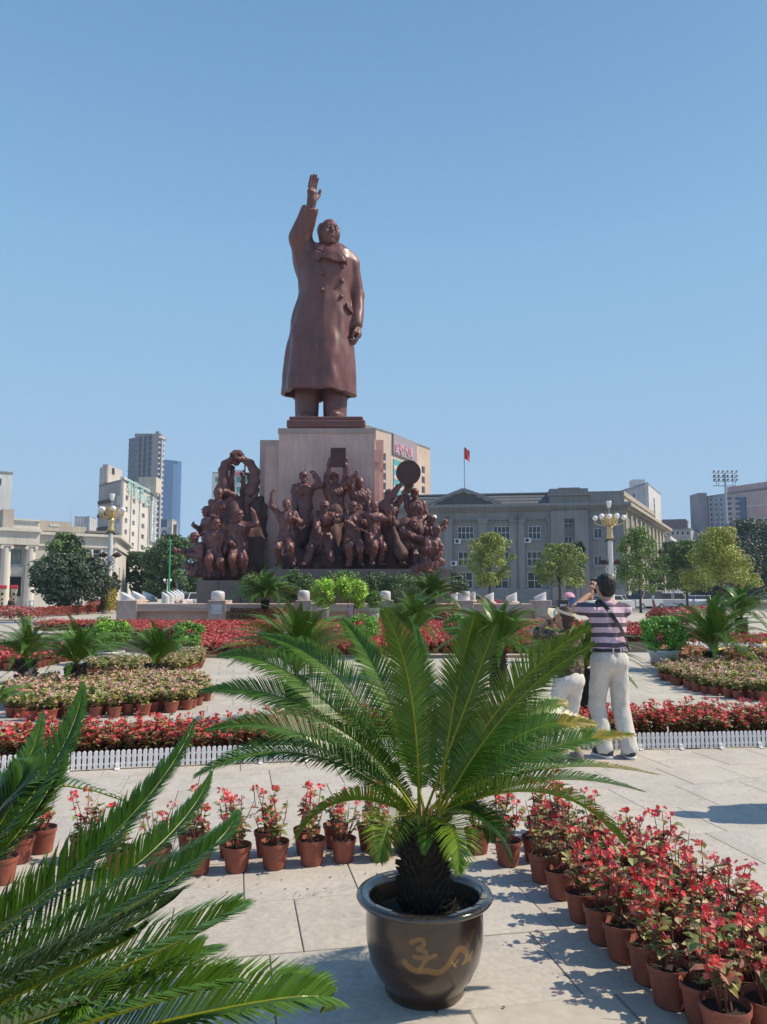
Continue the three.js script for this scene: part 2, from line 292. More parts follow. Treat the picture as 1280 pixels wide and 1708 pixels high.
// whole clothed figure as one field (used for the cast figures)
function figurePrims(J, o = {}) {
  const b = o.bulk ?? 1, a = A3, L = [], k = 0.035;
  const S = J.spine, ax = J.ax, fw = J.fwd;
  const R = new THREE.Matrix4().makeBasis(ax, S, fw);
  L.push(ell(a(J.pelvis.clone().addScaledVector(S, 0.02)), [0.165 * b, 0.16, 0.125 * b], 0.05, R));
  L.push(ell(a(J.pelvis.clone().addScaledVector(S, 0.19)), [0.155 * b, 0.2, 0.115 * b], 0.06, R));
  L.push(ell(a(J.chest.clone().addScaledVector(S, 0.05)), [0.185 * b, 0.17, 0.125 * b], 0.06, R));
  L.push(cap(a(J.shR), a(J.shL), 0.066 * b, 0.066 * b, 0.06));
  L.push(cap(a(J.neck.clone().addScaledVector(S, -0.02)), a(J.head.clone().addScaledVector(S, -0.06)), 0.062, 0.052, 0.03));
  for (const n of ['R', 'L']) {
    const s = n === 'R' ? -1 : 1;
    L.push(cap(a(J['sh' + n]), a(J['el' + n]), 0.064 * b, 0.054 * b, k), cap(a(J['el' + n]), a(J['hand' + n]), 0.052 * b, (o.bare ? 0.03 : 0.042) * b, 0.02));
    const hd = J['hand' + n].clone().sub(J['el' + n]).normalize(), nrm = v3(...(o['palm' + n] ?? [-s, 0.1, 0.3]));
    const hc = J['hand' + n].clone().addScaledVector(hd, 0.09), hq = handPrims(J['hand' + n].clone().addScaledVector(hd, 0.01), hd, nrm, o['curl' + n] ?? 1.15, o['thumb' + n] ?? s, 1.3); hq[0].k = 0.02; L.push(near(A3(hc), 0.17, hq));
    L.push(cap(a(J['hip' + n]), a(J['kn' + n]), 0.098 * b, 0.072 * b, 0.05), cap(a(J['kn' + n]), a(J['foot' + n]), 0.07 * b, 0.055 * b, 0.03));
    const t = J['toe' + n], f = J['foot' + n];
    L.push(cap(a(f.clone().add(v3(0, -0.035, 0)).addScaledVector(t, -0.03)), a(f.clone().add(v3(0, -0.045, 0)).addScaledVector(t, 0.16)), 0.048, 0.038, 0.03));
  }
  if (o.coat) { const q = J.pelvis.clone(); L.push(cap(a(q.clone().addScaledVector(S, 0.1)), a(q.clone().add(v3(0, -0.34, 0)).addScaledVector(fw, -0.02)), 0.13 * b, 0.19 * b, 0.05)); }
  if (o.belt) { const f = ell(a(J.pelvis.clone().addScaledVector(S, 0.1)), [0.168 * b, 0.028, 0.128 * b], 0.008, R); L.push(f); }
  if (o.bag) L.push(ell(a(J.pelvis.clone().addScaledVector(ax, o.bag * 0.18)), [0.06, 0.09, 0.1], 0.02, R));
  if (o.strap) L.push(cap(a(J.shR.clone().addScaledVector(ax, 0.07).addScaledVector(fw, 0.085)), a(J.pelvis.clone().addScaledVector(ax, 0.14).addScaledVector(fw, 0.11)), 0.02, 0.02, 0.01));
  // folds in the cloth
  const body = blend(L), ph = o.seed ?? 0;
  const folded = (x, y, z) => { const d = body(x, y, z); if (Math.abs(d) > 0.05) return d; return d + 0.03 * vn3(x * 12, y * 6, z * 12, ph | 0) + 0.04 * vn3(x * 22 + y * 7, y * 6 - x * 5, z * 22, 5 + ph | 0) + 0.012 * vn3(x * 48, y * 30, z * 48, 9); };
  folded.k = 0.012;
  const hp = headPrims(J, o.hat, { hs: 1.16, ...o }); hp[0].k = 0.012;
  return [folded, near(A3(J.head), 0.26, hp), ...(o.extra ?? [])];
}
function bounds(J, pad) { const lo = [1e9, 1e9, 1e9], hi = [-1e9, -1e9, -1e9]; for (const q of Object.values(J)) if (q.isVector3 && q !== J.spine && q !== J.fwd && q !== J.ax && q !== J.toeL && q !== J.toeR) { const c = [q.x, q.y, q.z]; for (let i = 0; i < 3; i++) { lo[i] = Math.min(lo[i], c[i] - pad); hi[i] = Math.max(hi[i], c[i] + pad); } } lo[1] = Math.max(lo[1], -0.06); return [lo, hi]; }
// ------------------------------------------------------------------ ground: slabs near by, sheets beyond
const PAVE_TURN = 0.19, SL = 0.594;
{
  const pave = thing('pavement', 'pale beige stone paving of the square', 'pavement', [0, 0, 0], 0); pave.userData.kind = 'structure'; delete pave.userData.category;
  const stone = [[0.515, 0.48, 0.435], [0.53, 0.495, 0.445], [0.50, 0.47, 0.428], [0.525, 0.487, 0.432], [0.51, 0.478, 0.44]].map((c, i) => mat(c, 0.72, { map: rep(T.slab, 0.9, 0.9, i * 0.31, i * 0.17), bumpMap: T.bump, bumpScale: 0.0012 }));
  // bed of dark joint mortar under the near slabs and the far sheet with its hole
  const q = new THREE.Matrix4().makeRotationY(PAVE_TURN), x0 = -10 * SL, nx = 19, nz = 15, zc = -2.95 - nz * SL;
  const bed = part(pave, 'joint_bed', bb(x0 - 0.3, x0 + nx * SL + 0.3, -0.11, -0.012, zc - 0.3, zc + nz * SL + 0.3).applyMatrix4(q), mat([0.36, 0.325, 0.28], 0.95));
  const grid = dataTex(1024, (u, v) => {
    const r = Math.floor(v * 8), uu = u * 8 + (r % 2) * 0.5, c = Math.floor(uu) % 8, fx = uu - Math.floor(uu), fz = v * 8 - r, e = Math.min(fx, 1 - fx, fz, 1 - fz);
    const t = 0.93 + 0.05 * (hash2(c, r, 5) - 0.5) + 0.10 * (fbm(u, v, 6, 6, 71) - 0.5) + 0.10 * (fbm(u, v, 100, 2, 77) - 0.5); const j = e < 0.008 ? 0.74 : 1; return [t * j, t * j * 0.99, t * j * 0.965];
  }, true);
  const far = mat([0.525, 0.495, 0.455], 0.75, { map: rep(grid, 1 / (8 * SL)), bumpMap: rep(T.bump, 1), bumpScale: 0.001 });
  const hx0 = x0, hx1 = x0 + nx * SL, hz0 = zc, hz1 = zc + nz * SL, R = 900;
  const sheets = [bb(-R, hx0, -0.1, 0, -R, 60), bb(hx1, R, -0.1, 0, -R, 60), bb(hx0, hx1, -0.1, 0, -R, hz0), bb(hx0, hx1, -0.1, 0, hz1, 60)];
  part(pave, 'paved_sheet', sheets.map((g) => g.applyMatrix4(q)), far);
  const sg = [0, 1, 2].map((k) => boxUV(rb(SL - 0.005, 0.1, SL - 0.005, 0.004, 0, -0.05, 0, 1)));
  sg.forEach((g, k) => { const uv = g.attributes.uv; for (let i = 0; i < uv.count; i++) uv.setXY(i, uv.getX(i) + k * 0.37, uv.getY(i) + k * 0.61); });
  const row = node(pave, 'slab_field'); row.rotation.y = PAVE_TURN;
  for (let j = 0; j < nz; j++) {
    const off = [0.0, 0.42, 0.13, 0.55, 0.3][j % 5] * SL, n = nx;
    for (let i = 0; i < n; i++) {
      let a = hx0 + i * SL + off, w = 1;
      if (i === n - 1) { w = 1 - off / SL; if (w < 0.05) continue; }
      const m = part(row, 'paving_slab', sg[(i * 7 + j * 3) % 3], stone[Math.floor(rnd() * 5)]);
      m.scale.x = w; m.position.set(a + SL * w / 2, rr(-0.0012, 0.0012), hz0 + (j + 0.5) * SL);
      if (i === 0 && off > 0.03) { const e = part(row, 'paving_slab', sg[0], stone[j % 5]); e.scale.x = off / SL; e.position.set(hx0 + off / 2, 0, hz0 + (j + 0.5) * SL); }
    }
  }
  const asph = mat([0.06, 0.06, 0.064], 0.92, { map: rep(T.grain, 0.4), bumpMap: T.bump, bumpScale: 0.003 });
  const road = part(scene, 'road', [bb(-240, 240, -0.05, 0.006, -99, -80), bb(60, 76, -0.05, 0.006, -400, -99), bb(-96, -82, -0.05, 0.006, -400, -99)], asph); tag(road, 'dark asphalt ring road round the square', null, null, 'structure');
  const mark = []; for (let x = -230; x < 230; x += 9) mark.push(bb(x, x + 4, 0.004, 0.012, -89.6, -89.4));
  const mk = part(road, 'lane_marking', mark, mat([0.7, 0.7, 0.68], 0.7));
  const kerb = part(scene, 'kerb', [bb(-240, 240, -0.1, 0.13, -80, -79.7), bb(-82, 60, -0.1, 0.13, -99.3, -99)], mat([0.42, 0.41, 0.39], 0.85, { map: rep(T.grain, 0.5) })); tag(kerb, 'grey stone kerb along the ring road', null, null, 'structure');
}
// ------------------------------------------------------------------ monument
const DP = 42; // distance of the pedestal's front
const bronzeS = new THREE.MeshStandardMaterial().copy(M.bronze); bronzeS.roughness = 0.76; bronzeS.map = rep(T.patina, 1.6); bronzeS.bumpMap = rep(T.bump, 2); bronzeS.bumpScale = 0.01;
{
  const ped = thing('statue_pedestal', 'tall pinkish stone pedestal with stepped wings under the giant coated figure', 'pedestal', [V(546, 900, 44).x, 0, -DP - 3]);
  const o = ped.position, X = (px, py, d) => V(px, py, d).x - o.x, Y = (px, py, d) => V(px, py, d).y, Z = (d) => -d - o.z;
  const top = Y(545, 714.5, DP), xl = X(465, 760, DP), xr = X(625.5, 760, DP);
  const stone = M.pink;
  part(ped, 'shaft', bb(xl, xr, 0.02, top - 0.28, Z(DP + 5.6), Z(DP)), stone);
  part(ped, 'cap_stone', bb(xl - 0.05, xr + 0.05, top - 0.28, top, Z(DP + 5.65), Z(DP - 0.05)), mat([0.50, 0.38, 0.335], 0.7, { map: rep(T.streak, 0.3) }));
  const yl = Y(452, 744, DP + 0.5), yrl = Y(448, 735, DP + 3.2), yr = Y(630, 751, DP + 0.6);
  part(ped, 'left_wing', bb(X(441, 850, DP + 0.5), xl, 0.02, yl, Z(DP + 3), Z(DP + 0.5)), stone);
  part(ped, 'rear_wing', bb(X(433, 800, DP + 3), X(640, 800, DP + 3), 0.02, yrl, Z(DP + 7), Z(DP + 3.003)), stone);
  part(ped, 'right_wing', bb(xr, X(634, 800, DP + 0.6), 0.02, Y(630, 772, DP + 0.6), Z(DP + 3), Z(DP + 0.6)), stone);
  part(ped, 'wing_cap', bb(xr, X(637.5, 760, DP + 0.6), Y(630, 772, DP + 0.6), yr, Z(DP + 3), Z(DP + 0.45)), stone);
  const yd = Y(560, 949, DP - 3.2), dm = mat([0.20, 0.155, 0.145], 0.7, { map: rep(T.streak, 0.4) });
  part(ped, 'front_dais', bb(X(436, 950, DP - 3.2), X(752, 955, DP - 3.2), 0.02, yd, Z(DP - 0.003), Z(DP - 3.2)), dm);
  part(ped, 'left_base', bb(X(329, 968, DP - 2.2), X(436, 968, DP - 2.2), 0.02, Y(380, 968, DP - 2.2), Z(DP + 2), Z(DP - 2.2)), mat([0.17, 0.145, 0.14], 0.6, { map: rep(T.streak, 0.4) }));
  for (const px of [365, 402]) part(ped, 'panel_joint', bb(X(px, 968, DP - 2.2) - 0.02, X(px, 968, DP - 2.2) + 0.02, 0.02, Y(380, 968, DP - 2.2) - 0.05, Z(DP - 2.2) - 0.01, Z(DP - 2.2) + 0.004), M.dark);
}
// giant standing figure
{
  const D = 44.6, O = v3(V(527, 697, D).x, V(527, 697, 42.5).y, -D), S = (V(549, 365, D).y - O.y) / 1.80;
  const st = thing('giant_statue', 'giant dark reddish bronze statue of a man in a long coat with one arm raised', 'statue', O);
  st.scale.setScalar(S);
  const loc = (px, py, dz = 0) => { const w = V(px, py, D - dz * S).sub(O).divideScalar(S); return [w.x, w.y, w.z]; };
  const sec = [[664, 469, 590, 0.205, 0.02], [655, 469, 590, 0.205, 0.02], [600, 476, 589.5, 0.185, 0.015], [540, 485, 586.5, 0.165, 0.01], [490, 498, 584, 0.155, 0.01], [462, 498, 587.5, 0.155, 0.015], [440, 499, 590, 0.15, 0.01], [425, 504, 588, 0.125, 0], [412, 520, 574, 0.10, -0.01]].map(([py, a, b, dep, zc]) => { const l = loc(a, py), r = loc(b, py); return { y: (l[1] + r[1]) / 2, cx: (l[0] + r[0]) / 2, a: (r[0] - l[0]) / 2, b: dep * 1.22, zc }; });
  const yh = loc(530, 661)[1], ytop = loc(545, 413)[1];
  const coat = (x, y, z) => {
    let i = 0; while (i < sec.length - 2 && y > sec[i + 1].y) i++;
    const p = sec[i], q = sec[i + 1], t = clamp((y - p.y) / (q.y - p.y), 0, 1), u = t * t * (3 - 2 * t) * 0.4 + t * 0.6;
    const cx = lerp(p.cx, q.cx, u), a = lerp(p.a, q.a, u), b = lerp(p.b, q.b, u), zc = lerp(p.zc, q.zc, u);
    const dx = x - cx, dz = z - zc, th = Math.atan2(dz / b, dx / a), low = sm(1.0, 0.15, y);
    const fold = low * (0.045 * Math.sin(th * 6 + 0.7 + y * 0.6) + 0.025 * Math.sin(th * 11 + 2 - y)) + 0.006 * Math.sin(th * 3 + y * 9);
    let r = Math.pow(Math.pow(Math.abs(dx / a), 2.0) + Math.pow(Math.abs(dz / b), 2.0), 1 / 2.0);
    let d = (r - 1 - fold) * Math.min(a, b) * 0.85;
    if (z > 0) d -= 0.007 * sm(0.0, 0.004, x - (cx + 0.02 + 0.05 * (1 - y))); // overlapping front edge
    const o2 = Math.max(d, yh - y - 0.03 * (x - cx), y - ytop); return y < yh + 0.16 ? Math.max(o2, -(d + 0.035)) : o2;
  };
  coat.k = 0.02;
  const L = [coat];
  L.push(cap(loc(509, 436, 0), loc(587, 438, 0), 0.07, 0.062, 0.05));
  L.push(cap(loc(545, 425, 0.02), loc(548, 404, 0.05), 0.078, 0.066, 0.03));
  // raised right arm in its wide sleeve
  const e = loc(500.5, 398, 0.10), w = loc(517, 351, 0.20);
  L.push(cap(loc(514, 446, 0), e, 0.098, 0.092, 0.07), cap(e, w, 0.092, 0.072, 0.03));
  const hol = cap(loc(517.6, 350, 0.205), loc(520.5, 340, 0.23), 0.052, 0.056, 0.004); hol.cut = true; L.push(hol);
  const plane = (x, y, z) => { const p = loc(518, 344.5, 0.21), d = [0.12, 0.95, 0.25]; return -((x - p[0]) * d[0] + (y - p[1]) * d[1] + (z - p[2]) * d[2]); };
  // hanging left arm
  const e2 = loc(597, 494, -0.04), w2 = loc(595, 541, 0.04);
  L.push(cap(loc(587, 444, 0), e2, 0.066, 0.058, 0.03), cap(e2, w2, 0.06, 0.056, 0.02));
  const fold = blend(L);
  const body = (x, y, z) => { const d = fold(x, y, z); return Math.abs(d) > 0.05 ? d : d + 0.006 * vn3(x * 7, y * 4, z * 7, 3) + 0.010 * vn3(x * 17, y * 9, z * 17, 8) + 0.012 * vn3(x * 11 + y * 5, y * 3, z * 11, 12) * sm(1.0, 0.2, y); };
  const legs = blend([cap(loc(513, 640), loc(512, 690), 0.105, 0.098, 0.02), cap(loc(560, 640), loc(559, 690), 0.105, 0.098, 0.02), ell([loc(513, 694)[0], 0.035, 0.10], [0.07, 0.05, 0.15], 0.02), ell([loc(562, 694)[0], 0.04, 0.12], [0.075, 0.055, 0.16], 0.02), cap([loc(513, 694)[0], 0, 0.02], [loc(513, 694)[0], 0, 0.2], 0.06, 0.055, 0.02), cap([loc(562, 694)[0], 0, 0.02], [loc(562, 694)[0], 0, 0.22], 0.06, 0.055, 0.02)]);
  const hd = v3(...loc(549.5, 388, 0.09)), rot = new THREE.Matrix4().makeRotationFromEuler(new THREE.Euler(0.0, 0.34, -0.03, 'YXZ'));
  const at = (x, y, z) => A3(v3(x, y, z).applyMatrix4(rot).add(hd));
  const hp = headPrims({ head: hd, headRot: rot }, 'none');
  const head = blend([...hp, ell(at(0, -0.05, 0.0), [0.085, 0.078, 0.08], 0.03, rot), ell(at(0.07, 0.03, -0.03), [0.024, 0.05, 0.06], 0.012, rot), ell(at(-0.07, 0.03, -0.03), [0.024, 0.05, 0.06], 0.012, rot), ell(at(0, 0.04, -0.06), [0.083, 0.075, 0.07], 0.02, rot), ell(at(0.045, -0.048, 0.058), [0.032, 0.032, 0.03], 0.02, rot), ell(at(-0.045, -0.048, 0.058), [0.032, 0.032, 0.03], 0.02, rot), cap(at(0, -0.07, 0), loc(548, 413, 0.03), 0.068, 0.07, 0.03)]);
  const coatF = (x, y, z) => Math.min(Math.max(body(x, y, z), -plane(x, y, z) > 0 ? -plane(x, y, z) : -1), 9);
  const cut = (x, y, z) => { const b = body(x, y, z), p = -plane(x, y, z); return y > 1.55 ? Math.max(b, p) : b; };
  part(st, 'coat', sdfMesh(cut, [-0.42, loc(500, 668)[1] - 0.05, -0.32], [0.55, loc(515, 335)[1], 0.42], 0.0095), bronzeS);
  part(st, 'trousers', sdfMesh(legs, [-0.25, 0.0, -0.16], [0.36, 0.36, 0.36], 0.012), bronzeS);
  part(st, 'head', sdfMesh(head, [hd.x - 0.13, hd.y - 0.2, hd.z - 0.16], [hd.x + 0.13, hd.y + 0.14, hd.z + 0.17], 0.0055), bronzeS);
  const hr = blend([...handPrims(v3(...loc(520.5, 335, 0.22)), v3(0.03, 1, 0.1), v3(0.87, 0, 0.49), 0.1, 1, 1.34), cap(loc(518, 350, 0.2), loc(520.5, 334, 0.22), 0.04, 0.036, 0.02)]), c1 = loc(522, 320, 0.22);
  part(st, 'raised_hand', sdfMesh(hr, [c1[0] - 0.16, c1[1] - 0.2, c1[2] - 0.16], [c1[0] + 0.16, c1[1] + 0.2, c1[2] + 0.2], 0.0055), bronzeS);
  const hl = blend(handPrims(v3(...loc(596, 547, 0.045)), v3(0.05, -1, 0.12), v3(-1, 0, 0.2), 0.75, -1, 1.25)), c2 = loc(596, 556, 0.05);
  part(st, 'hanging_hand', sdfMesh(hl, [c2[0] - 0.13, c2[1] - 0.16, c2[2] - 0.13], [c2[0] + 0.13, c2[1] + 0.14, c2[2] + 0.16], 0.0055), bronzeS);
  const poly = (pts) => { const P = pts.map(([a, b]) => loc(a, b, 0.16)); return (x, y) => { let d = 1e9, s = 1; for (let i = 0, j = P.length - 1; i < P.length; j = i++) { const a = P[i], b = P[j], ex = b[0] - a[0], ey = b[1] - a[1], wx = x - a[0], wy = y - a[1], t = clamp((wx * ex + wy * ey) / (ex * ex + ey * ey), 0, 1), qx = wx - ex * t, qy = wy - ey * t; d = Math.min(d, qx * qx + qy * qy); const c = [y >= a[1], y < b[1], ex * wy > ey * wx]; if (c.every(Boolean) || c.every((q) => !q)) s = -s; } return s * Math.sqrt(d); }; };
  const flap = (pts, th, name, z0 = 0.02) => { const p = poly(pts), f = (x, y, z) => Math.max(body(x, y, z) - th, p(x, y), z0 - z, th * 0.3 - 0.05 - body(x, y, z)); const P = pts.map(([a, b]) => loc(a, b, 0.16)), xs = P.map((q) => q[0]), ys = P.map((q) => q[1]); part(st, name, sdfMesh(f, [Math.min(...xs) - 0.02, Math.min(...ys) - 0.02, -0.05], [Math.max(...xs) + 0.02, Math.max(...ys) + 0.02, 0.36], 0.0065), bronzeS); };
  flap([[524, 404], [532, 406], [552, 419], [545, 428], [528, 417]], 0.030, 'collar');
  flap([[560, 408], [568, 407], [580, 434], [577, 437], [557, 419]], 0.030, 'collar');
  flap([[526, 418], [541, 427], [532, 441], [526, 434]], 0.030, 'lapel');
  flap([[556, 415], [580, 440], [562, 441], [533, 434], [544, 423]], 0.036, 'lapel');
  flap([[578, 500], [588, 508], [588, 518], [579, 512]], 0.018, 'pocket_flap', 0.0);
  const zS = (x, y) => { for (let z = 0.42; z > -0.1; z -= 0.004) if (body(x, y, z) < 0) return z; return 0.1; };
  for (const [px, py] of [[572.5, 446], [571, 470], [570, 496], [539, 461], [538.5, 488]]) { const q = loc(px, py, 0.15); const b = part(st, 'button', new THREE.SphereGeometry(0.019, 12, 8), bronzeS); b.position.set(q[0], q[1], zS(q[0], q[1]) + 0.009); }
  // plinth slab under the shoes
  const w0 = loc(478, 706, 0.32), w1 = loc(610, 706, 0.32), yb = (V(545, 714, 42.5).y - O.y) / S;
  part(st, 'base_slab', [rb(w1[0] - w0[0], 0.012 - yb - 0.03, 0.64, 0.015, (w0[0] + w1[0]) / 2, (yb - 0.018) / 2, 0), rb(w1[0] - w0[0] - 0.04, 0.03, 0.62, 0.01, (w0[0] + w1[0]) / 2, -0.005, 0)], bronzeS);
}
// cast groups round the pedestal
function cast(parent, label, s) {
  const k = (s.h ?? 3.45) * 1.13 / 1.75, W = V(s.head[0], s.head[1], s.d), yaw = s.yaw ?? 0;
  const F = (s.feet ?? [[s.head[0] - 4, 0], [s.head[0] + 4, 0]]).map((f) => { const q = f[1] ? V(f[0], f[1], s.d - (f[2] ?? 0)) : null; if (!q) { const w = V(f[0], s.head[1], s.d - (f[2] ?? 0)); w.y = W.y - 1.66 * k; return w; } return q; });
  const O = v3(W.x, Math.min(F[0].y, F[1].y) - 0.0 * k, W.z);
  const inv = (w) => w.clone().sub(O).divideScalar(k).applyAxisAngle(v3(0, 1, 0), -yaw);
  const S = v3(...(s.lean ?? [0, 1, 0.06])).normalize(), hl = inv(W);
  const fwd = v3(0, 0, 1).addScaledVector(S, -S.z).normalize(), hd = s.headDir ? v3(...s.headDir).normalize() : S.clone().addScaledVector(fwd, 0.15).normalize();
  const P = hl.clone().addScaledVector(hd, -0.185).addScaledVector(S, -0.53);
  const p = { pelvis: A3(P), lean: A3(S), headDir: A3(hd), yaw: s.look ?? 0, pitch: s.pitch ?? 0, twist: s.twist ?? 0 };
  const f = F.map(inv); f.forEach((q) => (q.y += 0.08));
  p.footR = A3(f[0]); p.footL = A3(f[1]);
  for (const n of ['R', 'L']) { const h = s[n + 'H']; if (h) p['hand' + n] = A3(inv(V(h[0], h[1], s.d - (h[2] ?? 0)))); else p['hand' + n] = [P.x + (n === 'R' ? -0.27 : 0.27), P.y - 0.1, P.z + 0.12]; if (s['E' + n]) p['elbow' + n] = s['E' + n]; if (s['K' + n]) p['knee' + n] = s['K' + n]; if (s['T' + n]) p['toe' + n] = s['T' + n]; }
  const J = skeleton(p);
  const prims = figurePrims(J, { ...s.o, bulk: (s.o?.bulk ?? 1.12) * 1.12, seed: s.head[0] });
  const [lo, hi] = bounds(J, 0.24); lo[1] = -0.02;
  const m = part(parent, 'figure', sdfMesh(blend(prims), lo, hi, 0.017), M.bronze, label);
  m.position.copy(O).sub(parent.position); m.scale.setScalar(k); m.rotation.y = yaw;
  return { m, J, k, O, W };
}
function massMesh(parent, name, list, lo, hi, h = 0.12) { // draped or rough ground mass
  const f0 = blend(list), f = (x, y, z) => { const d = f0(x, y, z); return d > 0.6 || d < -0.6 ? d : d + 0.5 * vn3(x * 1.6, y * 0.8, z * 1.6, 4) + 0.25 * vn3(x * 3.6, y * 1.5, z * 3.6, 9); };
  const m = part(parent, name, sdfMesh(f, lo, hi, h), M.bronzeDark); m.position.copy(parent.position).negate(); return m;
}
{
  const g = thing('sculpture_group', 'dark bronze crowd of fighters in front of the pedestal, with the raised board and disc', 'sculpture', [V(580, 950, DP - 1.6).x, V(560, 949, DP - 3.2).y, -DP + 1.6]);
  const F = (label, s) => cast(g, label, s), d1 = DP - 2.5, d2 = DP - 1.5, d3 = DP - 0.8;
  F('figure with one bare arm flung up at the left end', { d: d1, head: [478.5, 842], h: 3.35, yaw: -0.15, look: 0.35, RH: [453.5, 826, 0.1], LH: [493, 866, 0.5], feet: [[466, 945], [490, 945]], ER: [-0.6, -0.7, 0.2], o: { hat: 'hair', bare: 1, belt: 1, coat: 0 } });
  const f2 = F('capped figure with a bayonet and raised fist', { d: d3, head: [506.5, 796], h: 3.6, yaw: 0.1, look: 0.3, LH: [526, 793, 0.3], RH: [492, 850, 0.4], EL: [0.8, -0.6, 0.3], o: { hat: 'cap', coat: 1, bulk: 1.25 } });
  const f3 = F('capped figure holding a flat board overhead', { d: d3, head: [559, 797], h: 3.7, look: 0.35, RH: [550.5, 771, 0.3], LH: [578, 771, 0.3], ER: [-1, 0, 0.3], EL: [1, 0, 0.3], o: { hat: 'cap', bulk: 1.2, curlR: 0.8, curlL: 0.8, palmR: [0, 0, -1], palmL: [0, 0, -1] } });
  F('figure with short hair and a raised fist', { d: d3, head: [600.5, 805], h: 3.5, yaw: 0.15, look: 0.4, RH: [593, 791, 0.5], LH: [618, 862, 0.4], ER: [-1, -0.4, 0.3], o: { hat: 'long', bulk: 1.2 } });
  F('stooping figure in a helmet lunging forward', { d: d1, head: [541.5, 846], h: 3.6, lean: [0.12, 0.78, 0.6], look: 0.35, pitch: 0.1, RH: [534, 902, 0.9], LH: [566, 868, 0.2], EL: [0.9, 0.1, -0.5], feet: [[510, 945, 0.1], [556, 946, 0.7]], o: { hat: 'helmet', coat: 1, bulk: 1.3 } });
  const f6 = F('figure in a cap and goggles gripping a rifle', { d: d1, head: [589.5, 846], h: 3.3, look: 0.3, RH: [594, 884, 0.8], LH: [609, 872, 0.6], feet: [[583, 945, 0.4], [603, 944, 0]], KR: [0, 0.1, 1], o: { hat: 'cap', strap: 1, belt: 1, coat: 1 } });
  F('figure in a head scarf reaching across to the side', { d: d1, head: [624.5, 844], h: 3.25, yaw: 0.5, look: -0.5, RH: [652, 868, 0.7], LH: [655, 866, 0.3], feet: [[620, 943, 0.2], [634, 944, 0]], o: { hat: 'scarf', belt: 1, bag: 1, coat: 1 } });
  F('bare headed figure lifting the round disc', { d: d2, head: [651, 826], h: 3.6, yaw: 0.7, look: 0.2, RH: [670, 806, 0.3], LH: [690, 806, 0.1], ER: [0.5, -0.6, 0.6], feet: [[650, 0], [668, 0]], o: { hat: 'hair', bulk: 1.3, coat: 1 } });
  F('capped figure steadying the disc', { d: d2 + 0.3, head: [692, 824], h: 3.5, yaw: -0.1, look: 0.5, RH: [681, 806, 0.2], LH: [704, 868, 0.3], feet: [[688, 0], [700, 0]], o: { hat: 'cap', bulk: 1.2, belt: 1 } });
  F('figure bending low with a bundle', { d: d1 + 0.3, head: [690, 874], h: 3.4, yaw: 0.75, lean: [0, 0.75, 0.65], look: 0.1, RH: [708, 900, 0.5], LH: [716, 886, -0.2], feet: [[672, 944, 0], [694, 944, 0.3]], o: { hat: 'band', bulk: 1.3 } });
  F('figure stretching a hand out to the side', { d: d2, head: [719, 868], h: 3.4, yaw: 1.1, look: -0.3, lean: [0, 0.9, 0.3], LH: [743, 870, 0.1], RH: [738, 882, 0.5], feet: [[700, 950], [715, 952]], o: { hat: 'cap', bulk: 1.25, curlL: 0.1 } });
  F('figure kneeling in a long stride at the right end', { d: d1 - 0.3, head: [728.5, 886], h: 3.35, yaw: 0.85, look: -0.3, lean: [0, 0.9, 0.35], RH: [730, 915, 0.7], LH: [735, 912, 0.2], feet: [[688, 955, 0.2], [712, 957, 0.5]], o: { hat: 'cap', bulk: 1.25, coat: 0 } });
  // held things
  const rel = (px, py, d) => V(px, py, d).sub(g.position);
  const bd = rel(564.8, 763, d3 - 0.35), bw = (578 - 552) / 1280 * d3, bh = (779 - 747) / 1280 * d3 * 1.02;
  part(g, 'board', rb(bw, bh, 0.16, 0.03, bd.x, bd.y, bd.z), M.bronzeDark);
  const dc = rel(681.5, 788.5, d2 - 0.3); part(g, 'disc', new THREE.CylinderGeometry(0.655, 0.655, 0.22, 40).rotateX(Math.PI / 2).translate(dc.x, dc.y, dc.z), M.bronzeDark);
  part(g, 'bayonet', bar(rel(509, 800, d3 - 0.1), rel(508.6, 774, d3 - 0.1), 0.035, 6, 0.01), M.bronze);
  const rl = [rel(575, 868, d1 - 0.7), rel(622, 893, d1 - 0.8)]; part(g, 'rifle', [bar(rl[0], rl[1], 0.06, 8, 0.03), bar(rel(580, 870, d1 - 0.75), rel(592, 878, d1 - 0.75), 0.1, 6, 0.07)], M.bronze);
  const W = (px, py, d) => A3(V(px, py, d));
  massMesh(g, 'draped_mass', [cap(W(490, 945, d2), W(560, 945, d2), 0.7, 0.9, 0.3), cap(W(500, 860, d3), W(495, 940, d3), 0.5, 0.7, 0.4), cap(W(555, 860, d3 - 0.1), W(545, 945, d2), 0.62, 0.8, 0.4), cap(W(600, 862, d3 - 0.1), W(610, 945, d2), 0.5, 0.65, 0.4), cap(W(646, 880, d2), W(660, 945, d2), 0.55, 0.85, 0.4), cap(W(656, 876, d2 - 0.3), W(690, 884, d2), 0.32, 0.5, 0.3), cap(W(690, 870, d2 + 0.4), W(690, 945, d2), 0.5, 0.7, 0.4), cap(W(655, 880, d1 - 0.2), W(672, 925, d1 - 0.4), 0.12, 0.3, 0.25)], [V(465, 900, d1).x, V(500, 949, d1).y - 0.15, -DP - 0.3], [V(720, 900, d1).x, V(500, 835, d1).y, -DP + 3.4]);
}
